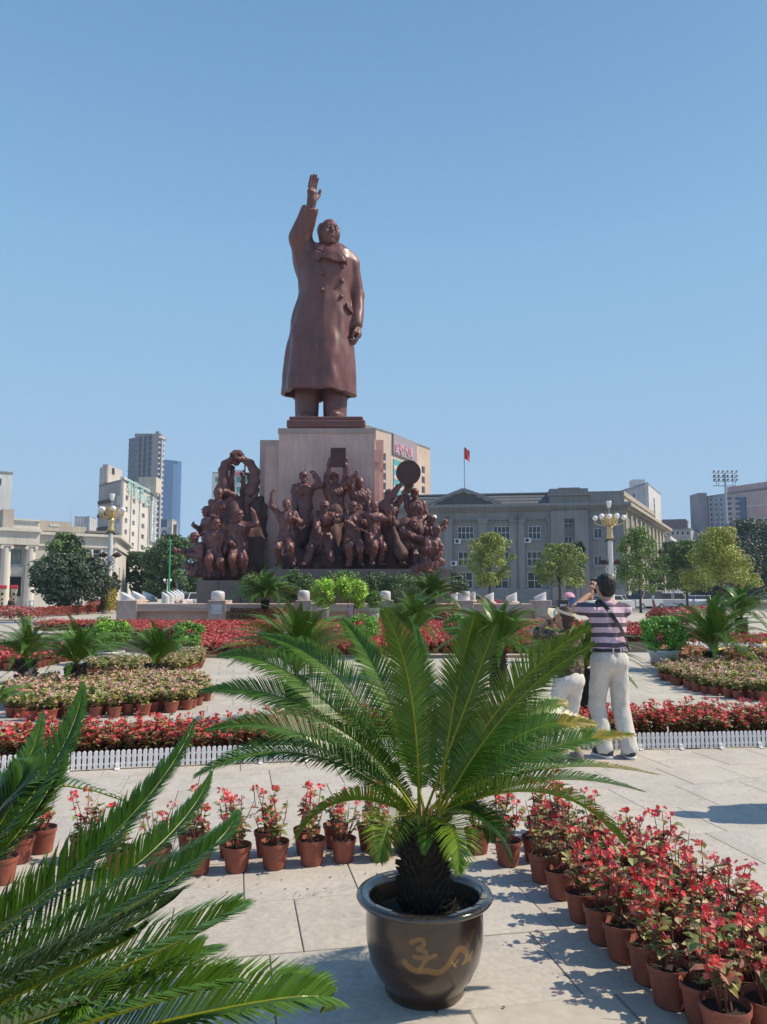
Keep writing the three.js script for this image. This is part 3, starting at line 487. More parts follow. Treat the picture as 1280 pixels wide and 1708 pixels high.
{
  const dA = DP - 1.1, dB = DP - 0.2, dC = DP + 0.6;
  const g = thing('sculpture_group', 'shadowed bronze crowd at the side of the pedestal lifting a bunch of flowers', 'sculpture', [V(385, 965, dA).x, V(380, 968, DP - 2.2).y, -dA]);
  const F = (label, s) => cast(g, label, s);
  F('figure reaching up with flowers, left of the bunch', { d: dC, head: [375, 806], h: 3.5, yaw: 0.5, look: 0.2, RH: [385, 773, 0.2], LH: [389, 770, 0], ER: [-1, 0.2, 0], EL: [-0.6, 0.3, 0.5], o: { hat: 'long', bulk: 1.15 } });
  F('figure curving both arms up to the bunch', { d: dC, head: [414, 815], h: 3.5, yaw: -0.5, look: -0.2, lean: [0, 1, 0], RH: [404, 770, 0.2], LH: [408, 768, 0], ER: [0.6, 0.4, 0.2], EL: [1, 0.2, 0], o: { hat: 'none', bulk: 1.1 } });
  F('figure looking out below the flowers', { d: dB, head: [366, 823], h: 3.3, yaw: 0.1, look: 0.3, RH: [358, 862, 0.4], LH: [380, 820, 0.3], o: { hat: 'long', bulk: 1.2 } });
  F('dark figure close to the pedestal', { d: dC, head: [425.5, 817], h: 3.6, yaw: 0.8, look: 0.3, o: { hat: 'hair', bulk: 1.35, coat: 1 } });
  F('figure in a cap with a clenched fist held forward', { d: dB, head: [345, 853], h: 3.3, yaw: -1.0, look: -0.2, RH: [325, 877, 0.3], LH: [340, 890, 0.4], o: { hat: 'cap', bulk: 1.2 } });
  F('figure in a cap walking forward', { d: dA, head: [361.5, 874], h: 3.25, look: 0.2, feet: [[355, 963, 0.3], [373, 963, 0]], RH: [349, 920, 0.2], LH: [376, 918, 0.3], o: { hat: 'cap', bulk: 1.25, coat: 1 } });
  F('figure in a head cloth raising a fist', { d: dA, head: [399.5, 860], h: 3.5, look: 0.2, feet: [[393, 963, 0.2], [410, 963, 0]], LH: [424, 855, 0.3], EL: [0.6, -0.8, 0.2], RH: [386, 905, 0.4], o: { hat: 'cap', bulk: 1.2, coat: 1 } });
  F('crouching figure pushing one arm out at the left end', { d: dA + 0.2, head: [324.5, 897], h: 3.3, yaw: -1.1, look: -0.3, lean: [0, 0.9, 0.35], RH: [297, 918, 0.2], LH: [320, 925, 0.3], ER: [0, -1, 0.2], feet: [[338, 963, 0.1], [349, 963, 0]], o: { hat: 'cap', bulk: 1.2, curlR: 0.9 } });
  const rel = (px, py, d) => V(px, py, d).sub(g.position), bl = [];
  rnd = mulberry(91);
  for (let i = 0; i < 46; i++) { const a = rr(0, 6.28), e = rr(-1, 1), q = rel(395.5, 763, dC - 0.1), r = Math.sqrt(1 - e * e); bl.push(new THREE.DodecahedronGeometry(rr(0.12, 0.2), 0).rotateX(rr(0, 3)).translate(q.x + Math.cos(a) * r * 0.33, q.y + e * 0.3, q.z + Math.sin(a) * r * 0.3)); }
  part(g, 'flower_bunch', bl, M.bronze);
  const arm = (pts, r0, r1) => { const P = pts.map(([a, b]) => A3(V(a, b, dC - 0.1).sub(g.position))), L = []; for (let i = 1; i < P.length; i++) L.push(cap(P[i - 1], P[i], lerp(r0, r1, (i - 1) / (P.length - 1)), lerp(r0, r1, i / (P.length - 1)), 0.1)); const f = blend(L), lo = [0, 1, 2].map((k) => Math.min(...P.map((q) => q[k])) - 0.4), hi = [0, 1, 2].map((k) => Math.max(...P.map((q) => q[k])) + 0.4); part(g, 'raised_arm', sdfMesh((x, y, z) => { const d = f(x, y, z); return d + 0.07 * vn3(x * 5, y * 5, z * 5, 2); }, lo, hi, 0.05), M.bronze); };
  arm([[417, 822], [424.5, 803], [425, 787], [418, 774], [408, 768]], 0.34, 0.2); arm([[376, 824], [373, 803], [373, 785], [377, 774], [386, 768]], 0.36, 0.2);
  part(g, 'ribbon', bar(rel(384.5, 770, dC - 0.2), rel(384, 800, dC - 0.2), 0.05), M.bronze); part(g, 'ribbon', bar(rel(409, 770, dC - 0.2), rel(408.5, 800, dC - 0.2), 0.045), M.bronze);
  const W = (px, py, d) => A3(V(px, py, d));
  massMesh(g, 'draped_mass', [cap(W(395, 848, dC), W(390, 955, dB), 0.75, 1.0, 0.5), cap(W(372, 858, dC), W(365, 955, dB), 0.5, 0.9, 0.5), cap(W(425, 850, dC), W(422, 955, dB), 0.7, 0.9, 0.4), cap(W(350, 900, dB), W(350, 960, dA), 0.4, 0.55, 0.3)], [V(328, 900, dA).x, V(380, 968, DP - 2.2).y - 0.15, -DP - 2], [V(440, 900, dA).x, V(400, 815, dA).y, -DP + 1.9]);
}
// ------------------------------------------------------------------ buildings
// a wall plane between two ground points with real openings; px/py on the photograph give where they sit
function face(P, Q) {
  const u = Q.clone().sub(P); u.y = 0; const w = u.length(); u.normalize();
  const n = v3(-u.z, 0, u.x); // outward when P->Q runs left to right seen from outside
  const m = new THREE.Matrix4().makeBasis(u, v3(0, 1, 0), n).setPosition(P.x, 0, P.z);
  const hit = (px, py) => { const r = ray(px, py), e = v3(0, EYE, 0), t = P.clone().sub(e).dot(n) / r.dot(n); const q = e.addScaledVector(r, t); return [q.clone().sub(P).dot(u), q.y]; };
  return { P, u, n, w, m, hit };
}
function wallGeo(w, h, open, t = 0.35, y0 = 0) {
  const s = new THREE.Shape(); s.moveTo(0, y0); s.lineTo(w, y0); s.lineTo(w, h); s.lineTo(0, h); s.closePath();
  for (const o of open) { const p = new THREE.Path(); if (o.r) p.absarc(o.x, o.y, o.r, 0, 6.2832, true); else { p.moveTo(o.x - o.w / 2, o.y - o.h / 2); p.lineTo(o.x - o.w / 2, o.y + o.h / 2); p.lineTo(o.x + o.w / 2, o.y + o.h / 2); p.lineTo(o.x + o.w / 2, o.y - o.h / 2); p.closePath(); } s.holes.push(p); }
  return boxUV(new THREE.ExtrudeGeometry(s, { depth: t, bevelEnabled: false, curveSegments: 10 }).translate(0, 0, -t));
}
const winCache = {};
function winParts(w, h, nx, ny, fw) {
  const k = [w.toFixed(2), h.toFixed(2), nx, ny, fw].join();
  if (!winCache[k]) {
    const f = [bx(w, fw, 0.1, 0, h / 2 - fw / 2, 0), bx(w, fw, 0.1, 0, -h / 2 + fw / 2, 0), bx(fw, h - 2 * fw, 0.1, -w / 2 + fw / 2, 0, 0), bx(fw, h - 2 * fw, 0.1, w / 2 - fw / 2, 0, 0)];
    for (let i = 1; i < nx; i++) f.push(bx(fw * 0.8, h - 2 * fw, 0.08, -w / 2 + i * w / nx, 0, 0));
    for (let j = 1; j < ny; j++) f.push(bx(w - 2 * fw, fw * 0.8, 0.07, 0, -h / 2 + j * h / ny, 0));
    winCache[k] = { f: merge(f), p: bx(w, h, 0.04, 0, 0, -0.08) };
  }
  return winCache[k];
}
function addWindow(parent, F, o, glass = M.glass, frm = M.frame, dep = 0.2) {
  const { f, p } = winParts(o.w, o.h, o.nx ?? 2, o.ny ?? 2, o.fw ?? 0.09);
  const w = part(parent, 'window', f, frm); w.applyMatrix4(new THREE.Matrix4().copy(F.m).multiply(new THREE.Matrix4().makeTranslation(o.x, o.y, -dep)));
  const g = new THREE.Mesh(p, glass); g.name = 'pane'; w.add(g); return w;
}
const onF = (F, g) => g.applyMatrix4(F.m);
function ground(px, d, py) { const v = V(px, py ?? (d > 100 ? 880 : 985), d); v.y = 0; return v; }
// ---- neoclassical office block on the right
{
  const D = 110, b = thing('classical_building', 'grey stone three storey classical building with pediment and flagpole behind the trees', 'building');
  const A = ground(600, D + 4.5), Cn = ground(1041, D - 1.0), Rr = ground(1112, D + 44), F = face(A, Cn), R = face(Cn, Rr);
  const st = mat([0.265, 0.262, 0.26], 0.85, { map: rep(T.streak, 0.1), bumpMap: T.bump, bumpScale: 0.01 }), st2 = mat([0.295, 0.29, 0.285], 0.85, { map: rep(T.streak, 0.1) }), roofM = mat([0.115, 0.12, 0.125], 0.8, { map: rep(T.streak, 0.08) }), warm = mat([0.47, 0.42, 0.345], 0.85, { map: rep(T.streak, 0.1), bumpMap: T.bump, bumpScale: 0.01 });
  const y = (py) => F.hit(880, py)[1], X = (px) => F.hit(px, 900)[0];
  const top = y(841), open = [], add = (px, py, w, h, e) => { const q = F.hit(px, py); open.push({ x: q[0], y: q[1], w, h, ...e }); };
  for (const px of [660, 718, 777, 837, 892]) { add(px, 888.5, px === 892 ? 1.75 : 2.35, 1.9, { nx: px === 892 ? 3 : 4 }); add(px, 932, 2.2, 2.1, { nx: 3 }); add(px, 968, 2.0, 2.4, { nx: 2 }); }
  for (const py of [889.5, 935, 972]) add(998, py, 1.15, 1.45, { nx: 2, ny: 1 });
  add(948.5, 906, 1.2, 2.0, { nx: 2 }); add(948.5, 945, 1.2, 2.0, { nx: 2 });
  const rq = F.hit(948, 873);
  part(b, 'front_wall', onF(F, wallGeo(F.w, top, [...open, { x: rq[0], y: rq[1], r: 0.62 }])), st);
  for (const o of open) addWindow(b, F, o);
  const rw = part(b, 'round_window', new THREE.TorusGeometry(0.62, 0.12, 6, 20), st2); rw.applyMatrix4(F.m.clone().multiply(new THREE.Matrix4().makeTranslation(rq[0], rq[1], 0.0)));
  const rp = new THREE.Mesh(new THREE.CircleGeometry(0.62, 20), M.glass); rp.name = 'pane'; rp.position.z = -0.2; rw.add(rp);
  const rc = new THREE.Mesh(merge([bx(0.08, 1.24, 0.06, 0, 0, -0.15), bx(1.24, 0.08, 0.05, 0, 0, -0.15)]), M.frame); rc.name = 'frame'; rw.add(rc);
  for (const o of open) if (o.h < 2.3) part(b, 'window_sill', onF(F, bb(o.x - o.w / 2 - 0.15, o.x + o.w / 2 + 0.15, o.y - o.h / 2 - 0.25, o.y - o.h / 2 - 0.03, -0.1, 0.22)), st2);
  // pilasters in pairs, with capitals and bases
  for (const px of [690, 748, 806, 858, 868, 922, 975]) { const x = X(px), c = y(872), w = 0.62; const p = part(b, 'pilaster', onF(F, bb(x - w, x + w, y(985), c, 0, 0.34)), st2); p.add(new THREE.Mesh(onF(F, merge([bb(x - w - 0.12, x + w + 0.12, c, c + 0.5, 0, 0.5), bb(x - w - 0.25, x + w + 0.25, c + 0.5, c + 0.75, 0, 0.6)])), st2)); p.children[0].name = 'capital'; }
  part(b, 'plinth', onF(F, bb(0, F.w + 0.2, 0, y(982), 0.003, 0.42)), st2);
  part(b, 'frieze', onF(F, bb(0, F.w, y(866), y(849), 0.003, 0.25)), st2);
  part(b, 'architrave_band', onF(F, bb(0, F.w, y(867), y(866), 0.003, 0.4)), st2);
  part(b, 'cornice', [bb(-0.5, F.w + 0.9, top - 0.45, top, -0.3, 1.25), bb(-0.5, F.w + 0.5, top - 0.75, top - 0.453, -0.3, 0.75), bb(-0.5, F.w + 0.3, top - 1.05, top - 0.753, -0.3, 0.5)].map((g) => onF(F, g)), st2);
  const dent = []; for (let x = 0.3; x < F.w; x += 0.62) dent.push(onF(F, bb(x, x + 0.32, top - 1.02, top - 0.78, 0.503, 0.72)));
  tag(part(b, 'dentil_row', dent, st2), null, null, null, 'stuff');
  // sloping roof behind the cornice
  const ry = y(819.5);
  const sl = new THREE.Shape(); sl.moveTo(0.4, top); sl.lineTo(-3.4, ry); sl.lineTo(-12, ry); sl.lineTo(-12, top); sl.closePath();
  const rg = new THREE.ExtrudeGeometry(sl, { depth: X(918), bevelEnabled: false }); rg.applyMatrix4(new THREE.Matrix4().makeBasis(v3(0, 0, 1), v3(0, 1, 0), v3(-1, 0, 0)).setPosition(X(918), 0, 0)); part(b, 'roof', onF(F, boxUV(rg)), roofM);
  const steps = [0.33, 0.66].map((t) => onF(F, bb(0, X(917), lerp(top, ry, t) - 0.06, lerp(top, ry, t) + 0.06, lerp(0.4, -3.4, t) - 0.1, lerp(0.4, -3.4, t) + 0.12)));
  part(b, 'roof_ledge', steps[0], st); part(b, 'roof_ledge', steps[1], st);
  part(b, 'ridge_cap', onF(F, bb(-0.2, X(918), ry, ry + 0.22, -3.9, -3.1)), st2);
  // pediment
  const pa = X(721), pb = X(829), pc = (pa + pb) / 2, ph = y(819) - top, ps = new THREE.Shape(); ps.moveTo(pa, top); ps.lineTo(pb, top); ps.lineTo(pc, top + ph); ps.closePath();
  const pd = part(b, 'pediment', onF(F, boxUV(new THREE.ExtrudeGeometry(ps, { depth: 4.6, bevelEnabled: false }).translate(0, 0.003, -3.9))), mat([0.125, 0.12, 0.12], 0.85, { map: rep(T.streak, 0.1) }));
  for (const [x0, x1] of [[pa - 0.8, pc], [pb + 0.8, pc]]) { const r = new THREE.Mesh(onF(F, beam(v3(x0, top + 0.12, 0.75), v3(x1, top + ph + 0.3, 0.75), 0.42, 0.9)), st2); r.name = 'raking_cornice'; pd.add(r); }
  // projecting corner block with its own attic
  const ca = X(919), cb = X(981);
  part(b, 'corner_block', [bb(ca, ca + 1.9, 0.05, top - 1.1, 0.003, 0.85), bb(cb - 1.9, cb, 0.05, top - 1.1, 0.003, 0.85), bb(ca, cb, y(867), top - 1.08, 0.3, 0.8)].map((g) => onF(F, g)), st2);
  part(b, 'attic', [bb(ca - 0.1, cb + 0.1, top + 0.003, y(817.5), -5, 0.9), bb(ca + 1.2, ca + 4.2, y(817.5), y(815.5), -4, 0.6), bb(cb, F.w - 0.1, top + 0.003, y(822), -5, 0.25)].map((g) => onF(F, g)), st);
  part(b, 'attic_cornice', onF(F, bb(ca - 0.4, cb + 0.4, y(829), y(826.5), 0.3, 1.25)), st2);
  // air conditioners
  for (const [px, py] of [[764, 903], [840, 901], [880.5, 901.5], [758, 940]]) { const q = F.hit(px, py); const a = part(b, 'air_conditioner', onF(F, rb(0.95, 0.72, 0.4, 0.04, q[0], q[1], 0.35)), M.frame); const f = new THREE.Mesh(onF(F, new THREE.CylinderGeometry(0.26, 0.26, 0.03, 14).rotateX(Math.PI / 2).translate(q[0] - 0.1, q[1], 0.56)), M.dark); f.name = 'fan_grille'; a.add(f); }
  // sunlit side
  const ro = []; for (let i = 0; i < 9; i++) for (let j = 0; j < 3; j++) ro.push({ x: 3.2 + i * 4.6, y: [3.6, 8.0, 12.2][j], w: 1.5, h: [2.6, 2.4, 2.2][j], nx: 2 });
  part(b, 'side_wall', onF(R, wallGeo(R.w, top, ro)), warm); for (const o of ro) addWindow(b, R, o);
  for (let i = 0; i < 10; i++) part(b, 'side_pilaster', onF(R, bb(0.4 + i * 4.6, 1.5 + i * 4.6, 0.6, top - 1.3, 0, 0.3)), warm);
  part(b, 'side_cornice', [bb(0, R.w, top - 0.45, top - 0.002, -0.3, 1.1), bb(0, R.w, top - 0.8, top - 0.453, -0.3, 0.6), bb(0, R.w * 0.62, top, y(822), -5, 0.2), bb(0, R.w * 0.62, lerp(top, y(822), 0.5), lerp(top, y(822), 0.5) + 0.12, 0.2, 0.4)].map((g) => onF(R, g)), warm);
  // flag on its pole
  const fp = thing('flagpole', 'thin flagpole with a red flag above the pediment', 'flagpole', F.P.clone().addScaledVector(F.u, X(775)).addScaledVector(F.n, -3).setY(top + ph - 0.3));
  const ft = V(775, 738, 111.5).y - fp.position.y; part(fp, 'pole', cyl(0.09, 0.06, ft, 0, 0, 0, 8), M.steel);
  const fg = new THREE.PlaneGeometry(1.05, 1.75, 8, 10), fpos = fg.attributes.position; for (let i = 0; i < fpos.count; i++) { const u = fpos.getX(i) + 0.52; fpos.setZ(i, 0.18 * Math.sin(u * 5 + fpos.getY(i) * 1.2) * u); fpos.setY(i, fpos.getY(i) - 0.55 * u); fpos.setX(i, u * 0.75); } fg.translate(0.05, ft - 0.85, 0); fg.computeVertexNormals(); part(fp, 'flag', fg, mat([0.55, 0.035, 0.03], 0.8, { side: THREE.DoubleSide }));
}
// ---- generic block: faces between ground points with a grid of windows
function block(o, corners, h, faces, roofM, depth = 14) {
  const fs = corners.slice(1).map((c, i) => face(corners[i], c));
  fs.forEach((F, i) => {
    const f = faces[i], op = f.open ? f.open(F) : [];
    part(o, 'wall', onF(F, wallGeo(F.w, h, op, f.t ?? 0.4)), f.m);
    for (const q of op) addWindow(o, F, q, f.glass ?? M.glass, f.frame ?? M.frame, f.dep ?? 0.25);
    if (f.more) f.more(F);
  });
  const pts = [...corners], L = corners[corners.length - 1], S0 = corners[0], back = S0.clone().add(L).setY(0).normalize().multiplyScalar(depth); pts.push(L.clone().add(back), S0.clone().add(back));
  const sh = new THREE.Shape(pts.map((p) => new THREE.Vector2(p.x, -p.z))); part(o, 'roof', boxUV(new THREE.ExtrudeGeometry(sh, { depth: 0.5, bevelEnabled: false }).rotateX(-Math.PI / 2).translate(0, h - 0.52, 0)), roofM ?? M.steel);
  const bf = [[L, pts[pts.length - 2]], [pts[pts.length - 2], pts[pts.length - 1]], [pts[pts.length - 1], S0]]; bf.forEach(([a, b]) => { const F = face(a, b); part(o, 'rear_wall', onF(F, bb(0, F.w, 0, h, -0.4, -0.002)), faces[0].m); });
  return fs;
}
const grid = (px0, px1, nx, py0, py1, ny, w, h, e = {}) => (F) => { const r = []; for (let i = 0; i < nx; i++) for (let j = 0; j < ny; j++) { const px = nx > 1 ? lerp(px0, px1, i / (nx - 1)) : px0, x = F.hit(px, 900)[0], y = lerp(F.hit(px, py0)[1], F.hit(px, py1)[1], ny > 1 ? j / (ny - 1) : 0); if (y - h / 2 > 0.4 && x - w / 2 > 0.15 && x + w / 2 < F.w - 0.15) r.push({ x, y, w, h, nx: 1, ny: 1, ...e }); } return r; };
const strokes = (F, x, y, s, list, m, parent, name, z = 0.15, th = 0.1) => { const g = list.map(([a, b, c, d], i) => beam(v3(x + a * s, y + b * s, z + 0.006 * i), v3(x + c * s, y + d * s, z + 0.006 * i), th * s, 0.12)); return part(parent, name, g.map((q) => onF(F, q)), m); };
const GLY = { da: [[0.05, 0.62, 0.95, 0.62], [0.5, 0.98, 0.48, 0.6], [0.48, 0.6, 0.08, 0.02], [0.52, 0.6, 0.95, 0.02]], sha: [[0.12, 0.92, 0.95, 0.92], [0.14, 0.92, 0.02, 0.02], [0.3, 0.76, 0.9, 0.76], [0.4, 0.64, 0.82, 0.64], [0.4, 0.64, 0.4, 0.36], [0.82, 0.64, 0.82, 0.36], [0.4, 0.5, 0.82, 0.5], [0.4, 0.36, 0.82, 0.36], [0.55, 0.36, 0.25, 0.02], [0.4, 0.26, 0.92, 0.02]], jin: [[0.5, 0.98, 0.05, 0.62], [0.5, 0.98, 0.95, 0.62], [0.3, 0.62, 0.7, 0.62], [0.2, 0.4, 0.8, 0.4], [0.5, 0.62, 0.5, 0.06], [0.3, 0.3, 0.36, 0.12], [0.7, 0.3, 0.64, 0.12], [0.08, 0.04, 0.92, 0.04]], jiu: [[0.08, 0.9, 0.2, 0.8], [0.04, 0.6, 0.16, 0.52], [0.04, 0.04, 0.2, 0.3], [0.3, 0.9, 0.98, 0.9], [0.36, 0.68, 0.36, 0.02], [0.92, 0.68, 0.92, 0.02], [0.36, 0.68, 0.92, 0.68], [0.55, 0.9, 0.55, 0.45], [0.74, 0.9, 0.74, 0.45], [0.36, 0.3, 0.92, 0.3], [0.36, 0.04, 0.92, 0.04]], dian: [[0.5, 1.0, 0.55, 0.88], [0.1, 0.84, 0.95, 0.84], [0.12, 0.84, 0.02, 0.02], [0.52, 0.76, 0.52, 0.4], [0.52, 0.6, 0.88, 0.6], [0.32, 0.38, 0.86, 0.38], [0.32, 0.38, 0.32, 0.04], [0.86, 0.38, 0.86, 0.04], [0.32, 0.04, 0.86, 0.04]], xing: [[0.3, 0.95, 0.05, 0.7], [0.34, 0.68, 0.05, 0.38], [0.2, 0.52, 0.2, 0.02], [0.46, 0.85, 0.92, 0.85], [0.42, 0.58, 0.98, 0.58], [0.76, 0.58, 0.76, 0.05], [0.76, 0.05, 0.64, 0.1]], ju: [[0.15, 0.95, 0.9, 0.95], [0.9, 0.95, 0.9, 0.74], [0.15, 0.74, 0.9, 0.74], [0.15, 0.95, 0.02, 0.02], [0.22, 0.56, 0.95, 0.56], [0.57, 0.72, 0.57, 0.36], [0.3, 0.36, 0.86, 0.36], [0.3, 0.36, 0.3, 0.03], [0.86, 0.36, 0.86, 0.03], [0.3, 0.03, 0.86, 0.03]], rong: [[0.5, 1, 0.5, 0.9], [0.08, 0.86, 0.92, 0.86], [0.36, 0.76, 0.2, 0.62], [0.64, 0.76, 0.8, 0.62], [0.5, 0.7, 0.08, 0.36], [0.5, 0.7, 0.92, 0.36], [0.3, 0.34, 0.7, 0.34], [0.3, 0.34, 0.3, 0.03], [0.7, 0.34, 0.7, 0.03], [0.3, 0.03, 0.7, 0.03]] };
const far = (c, r = 0.85, s = 0.05) => mat(c, r, { map: rep(T.streak, s) });
{ // salmon office block with a red sign, behind the pedestal
  const b = thing('office_block', 'salmon coloured office block with red rooftop characters behind the pedestal', 'building');
  const m = far([0.60, 0.48, 0.41]), H = V(640, 717.5, 150).y, cs = [ground(600, 143.5, 780), ground(653, 152, 780), ground(695, 163, 780), ground(718, 168.7, 780)];
  const teal = mat([0.10, 0.36, 0.36], 0.25), fs = block(b, cs, H, [
    { m, open: grid(641, 641, 1, 762, 860, 7, 1.3, 1.5, { fw: 0.12 }) },
    { m, t: 0.6 , more: (F) => { const a = F.hit(656, 800)[0], e = F.hit(690, 800)[0]; for (let j = 0; j < 9; j++) { const y0 = F.hit(660, 777 + j * 16)[1]; if (y0 < 1) break; part(b, 'window', onF(F, bb(a, e, y0, y0 + 1.25, 0.02, 0.14)), teal); part(b, 'spandrel', onF(F, bb(a, e, y0 - 0.9, y0 - 0.002, 0.01, 0.2)), far([0.55, 0.5, 0.46])); } part(b, 'mullion', onF(F, bb((a + e) / 2 - 0.12, (a + e) / 2 + 0.12, 2, F.hit(660, 768)[1], 0.1, 0.3)), M.frame);
      const s0 = F.hit(654, 756), s1 = F.hit(693, 760); part(b, 'sign_panel', onF(F, bb(s0[0], s1[0], H - 4.3, H - 0.3, 0.05, 0.4)), mat([0.30, 0.26, 0.31], 0.7));
      const red = mat([0.74, 0.40, 0.47], 0.6), w = (s1[0] - s0[0]) * 0.8, c = w / 4; ['jin', 'rong', 'da', 'sha'].forEach((k, i) => { const q = strokes(F, s0[0] + 0.2 + i * c, H - 3.9, c * 0.92, GLY[k], red, b, 'sign_character', 0.5, 0.09); }); } },
    { m: far([0.63, 0.49, 0.40]), open: grid(707, 707, 1, 784, 868, 6, 1.5, 1.6, { fw: 0.14 }) }], null, 16);
}
{ // hotel on the left
  const b = thing('hotel_block', 'cream multi storey hotel with turquoise roof characters behind the ornate lamp', 'building');
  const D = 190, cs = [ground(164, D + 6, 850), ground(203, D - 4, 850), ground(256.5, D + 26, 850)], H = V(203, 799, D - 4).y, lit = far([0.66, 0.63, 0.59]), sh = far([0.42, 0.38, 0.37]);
  const op = (F) => { const r = []; for (const px of [209.5, 222, 238]) for (let j = 0; j < 13; j++) { const x = F.hit(px, 900)[0], y = H - 4.2 - j * 2.83; if (y > 2) r.push({ x, y, w: 2.1 + (px > 230 ? 0.8 : 0), h: 1.25, nx: 2, ny: 1, fw: 0.1 }); } return r; };
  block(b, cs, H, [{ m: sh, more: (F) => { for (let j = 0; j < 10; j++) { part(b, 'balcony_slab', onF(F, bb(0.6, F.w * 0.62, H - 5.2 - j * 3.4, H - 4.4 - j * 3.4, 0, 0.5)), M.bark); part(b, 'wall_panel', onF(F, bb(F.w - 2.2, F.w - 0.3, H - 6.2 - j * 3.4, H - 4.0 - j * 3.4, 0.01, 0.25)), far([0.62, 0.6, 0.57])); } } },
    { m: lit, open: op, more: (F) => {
      for (const px of [216, 230.5, 246]) part(b, 'wall_rib', onF(F, bb(F.hit(px, 900)[0] - 0.2, F.hit(px, 900)[0] + 0.2, 0, H, 0, 0.3)), lit);
      part(b, 'roof_edge', onF(F, bb(-0.4, F.w, H, H + 0.5, -0.5, 0.5)), M.whitePaint);
      const cy = mat([0.30, 0.55, 0.56], 0.6), xs = [206.5, 217, 226.5, 238.5]; ['rong', 'ju', 'jiu', 'dian'].forEach((k, i) => { const x = F.hit(xs[i], 900)[0], x2 = F.hit(xs[i] + 9.5, 900)[0]; const s = x2 - x; strokes(F, x, H - s * 0.66, s * 0.8, GLY[k], cy, b, 'sign_character', 0.5, 0.075); });
      part(b, 'sign_rail', onF(F, bb(F.hit(205, 900)[0], F.w - 1, H + 0.1, H + 0.35, 0.3, 0.5)), cy);
      const va = F.hit(247.5, 900)[0], vb = F.hit(255, 900)[0], y1 = F.hit(250, 835)[1], y0 = F.hit(250, 903)[1]; part(b, 'vertical_sign', onF(F, bb(va, vb, y0, y1, 0.3, 0.9)), mat([0.72, 0.75, 0.76], 0.6));
      ['rong', 'ju', 'jiu', 'dian', 'da', 'sha'].forEach((k, i) => strokes(F, va + 0.7, y1 - (y1 - y0) * (i + 0.92) / 6, (vb - va) * 0.72, GLY[k], mat([0.42, 0.48, 0.5], 0.7), b, 'sign_character', 1.0, 0.1)); } }], null, 14);
  const a = ground(166.5, D + 8, 787), c = ground(179, D + 2, 787), e = ground(204, D + 12, 787), t = V(181, 772, D).y, F1 = face(a, c), F2 = face(c, e);
  part(b, 'roof_tower', [onF(F1, bb(0, F1.w, H, t, -0.4, 0)), onF(F2, bb(0.001, F2.w, H, t - 0.01, -1.2, 0.001))], far([0.58, 0.52, 0.48])); const q = F2.hit(189, 786); part(b, 'window', onF(F2, bb(q[0] - 0.8, q[0] + 0.8, q[1] - 0.8, q[1] + 0.8, 0.01, 0.1)), M.dark);
  const k = V(247, 800, D + 20), u = 2.6; part(b, 'roof_hut', bb(k.x - u * 1.0, k.x + u * 0.9, H, H + 4.2, k.z - 5, k.z), far([0.62, 0.55, 0.46]));
}
{ // dark tower with a banded rounded corner
  const b = thing('dark_tower', 'tall dark glass tower with white banded rounded corner', 'building');
  const D = 430, cs = [ground(213.5, D + 8, 790), ground(253, D - 6, 790)], H = V(235, 727, D).y, F = face(...cs), n = 30;
  part(b, 'wall', onF(F, bb(0, F.w, 0, H, -4, 0)), mat([0.075, 0.085, 0.12], 0.35));
  for (let j = 0; j < n; j++) part(b, 'floor_band', onF(F, bb(0, F.w, H * (j + 0.7) / n, H * (j + 1) / n - 0.3, 0, 0.35)), mat([0.14, 0.15, 0.185], 0.5));
  for (const px of [228, 236, 244.5]) { const x = F.hit(px, 880)[0]; part(b, 'vertical_fin', onF(F, bb(x - 0.7, x + 0.7, 0, H, 0.3, 0.7)), far([0.2, 0.2, 0.24])); }
  const c = V(258, 800, D + 4), R = (V(272.5, 800, D).x - V(258, 800, D).x); part(b, 'rounded_core', cyl(R * 0.94, R * 0.94, H - 1, c.x, 0, c.z, 40), mat([0.06, 0.065, 0.09], 0.3));
  for (let j = 0; j < n; j++) part(b, 'balcony_band', new THREE.CylinderGeometry(R, R, H / n * 0.36, 40).translate(c.x, H * (j + 0.82) / n, c.z), far([0.60, 0.57, 0.60]));
  for (const a of [0.35, 1.05]) part(b, 'vertical_rib', cyl(0.7, 0.7, H - 2, c.x + Math.sin(a) * R, 0, c.z + Math.cos(a) * R, 6), far([0.55, 0.52, 0.54]));
  const e = V(240, 800, D + 2), h2 = V(240, 722, D).y; part(b, 'roof_crown', [bb(e.x - 6, e.x + 9, H, h2, e.z - 12, e.z), bb(e.x + 5, e.x + 7, h2, h2 + 2, e.z - 5, e.z - 3)], far([0.34, 0.31, 0.31]));
}
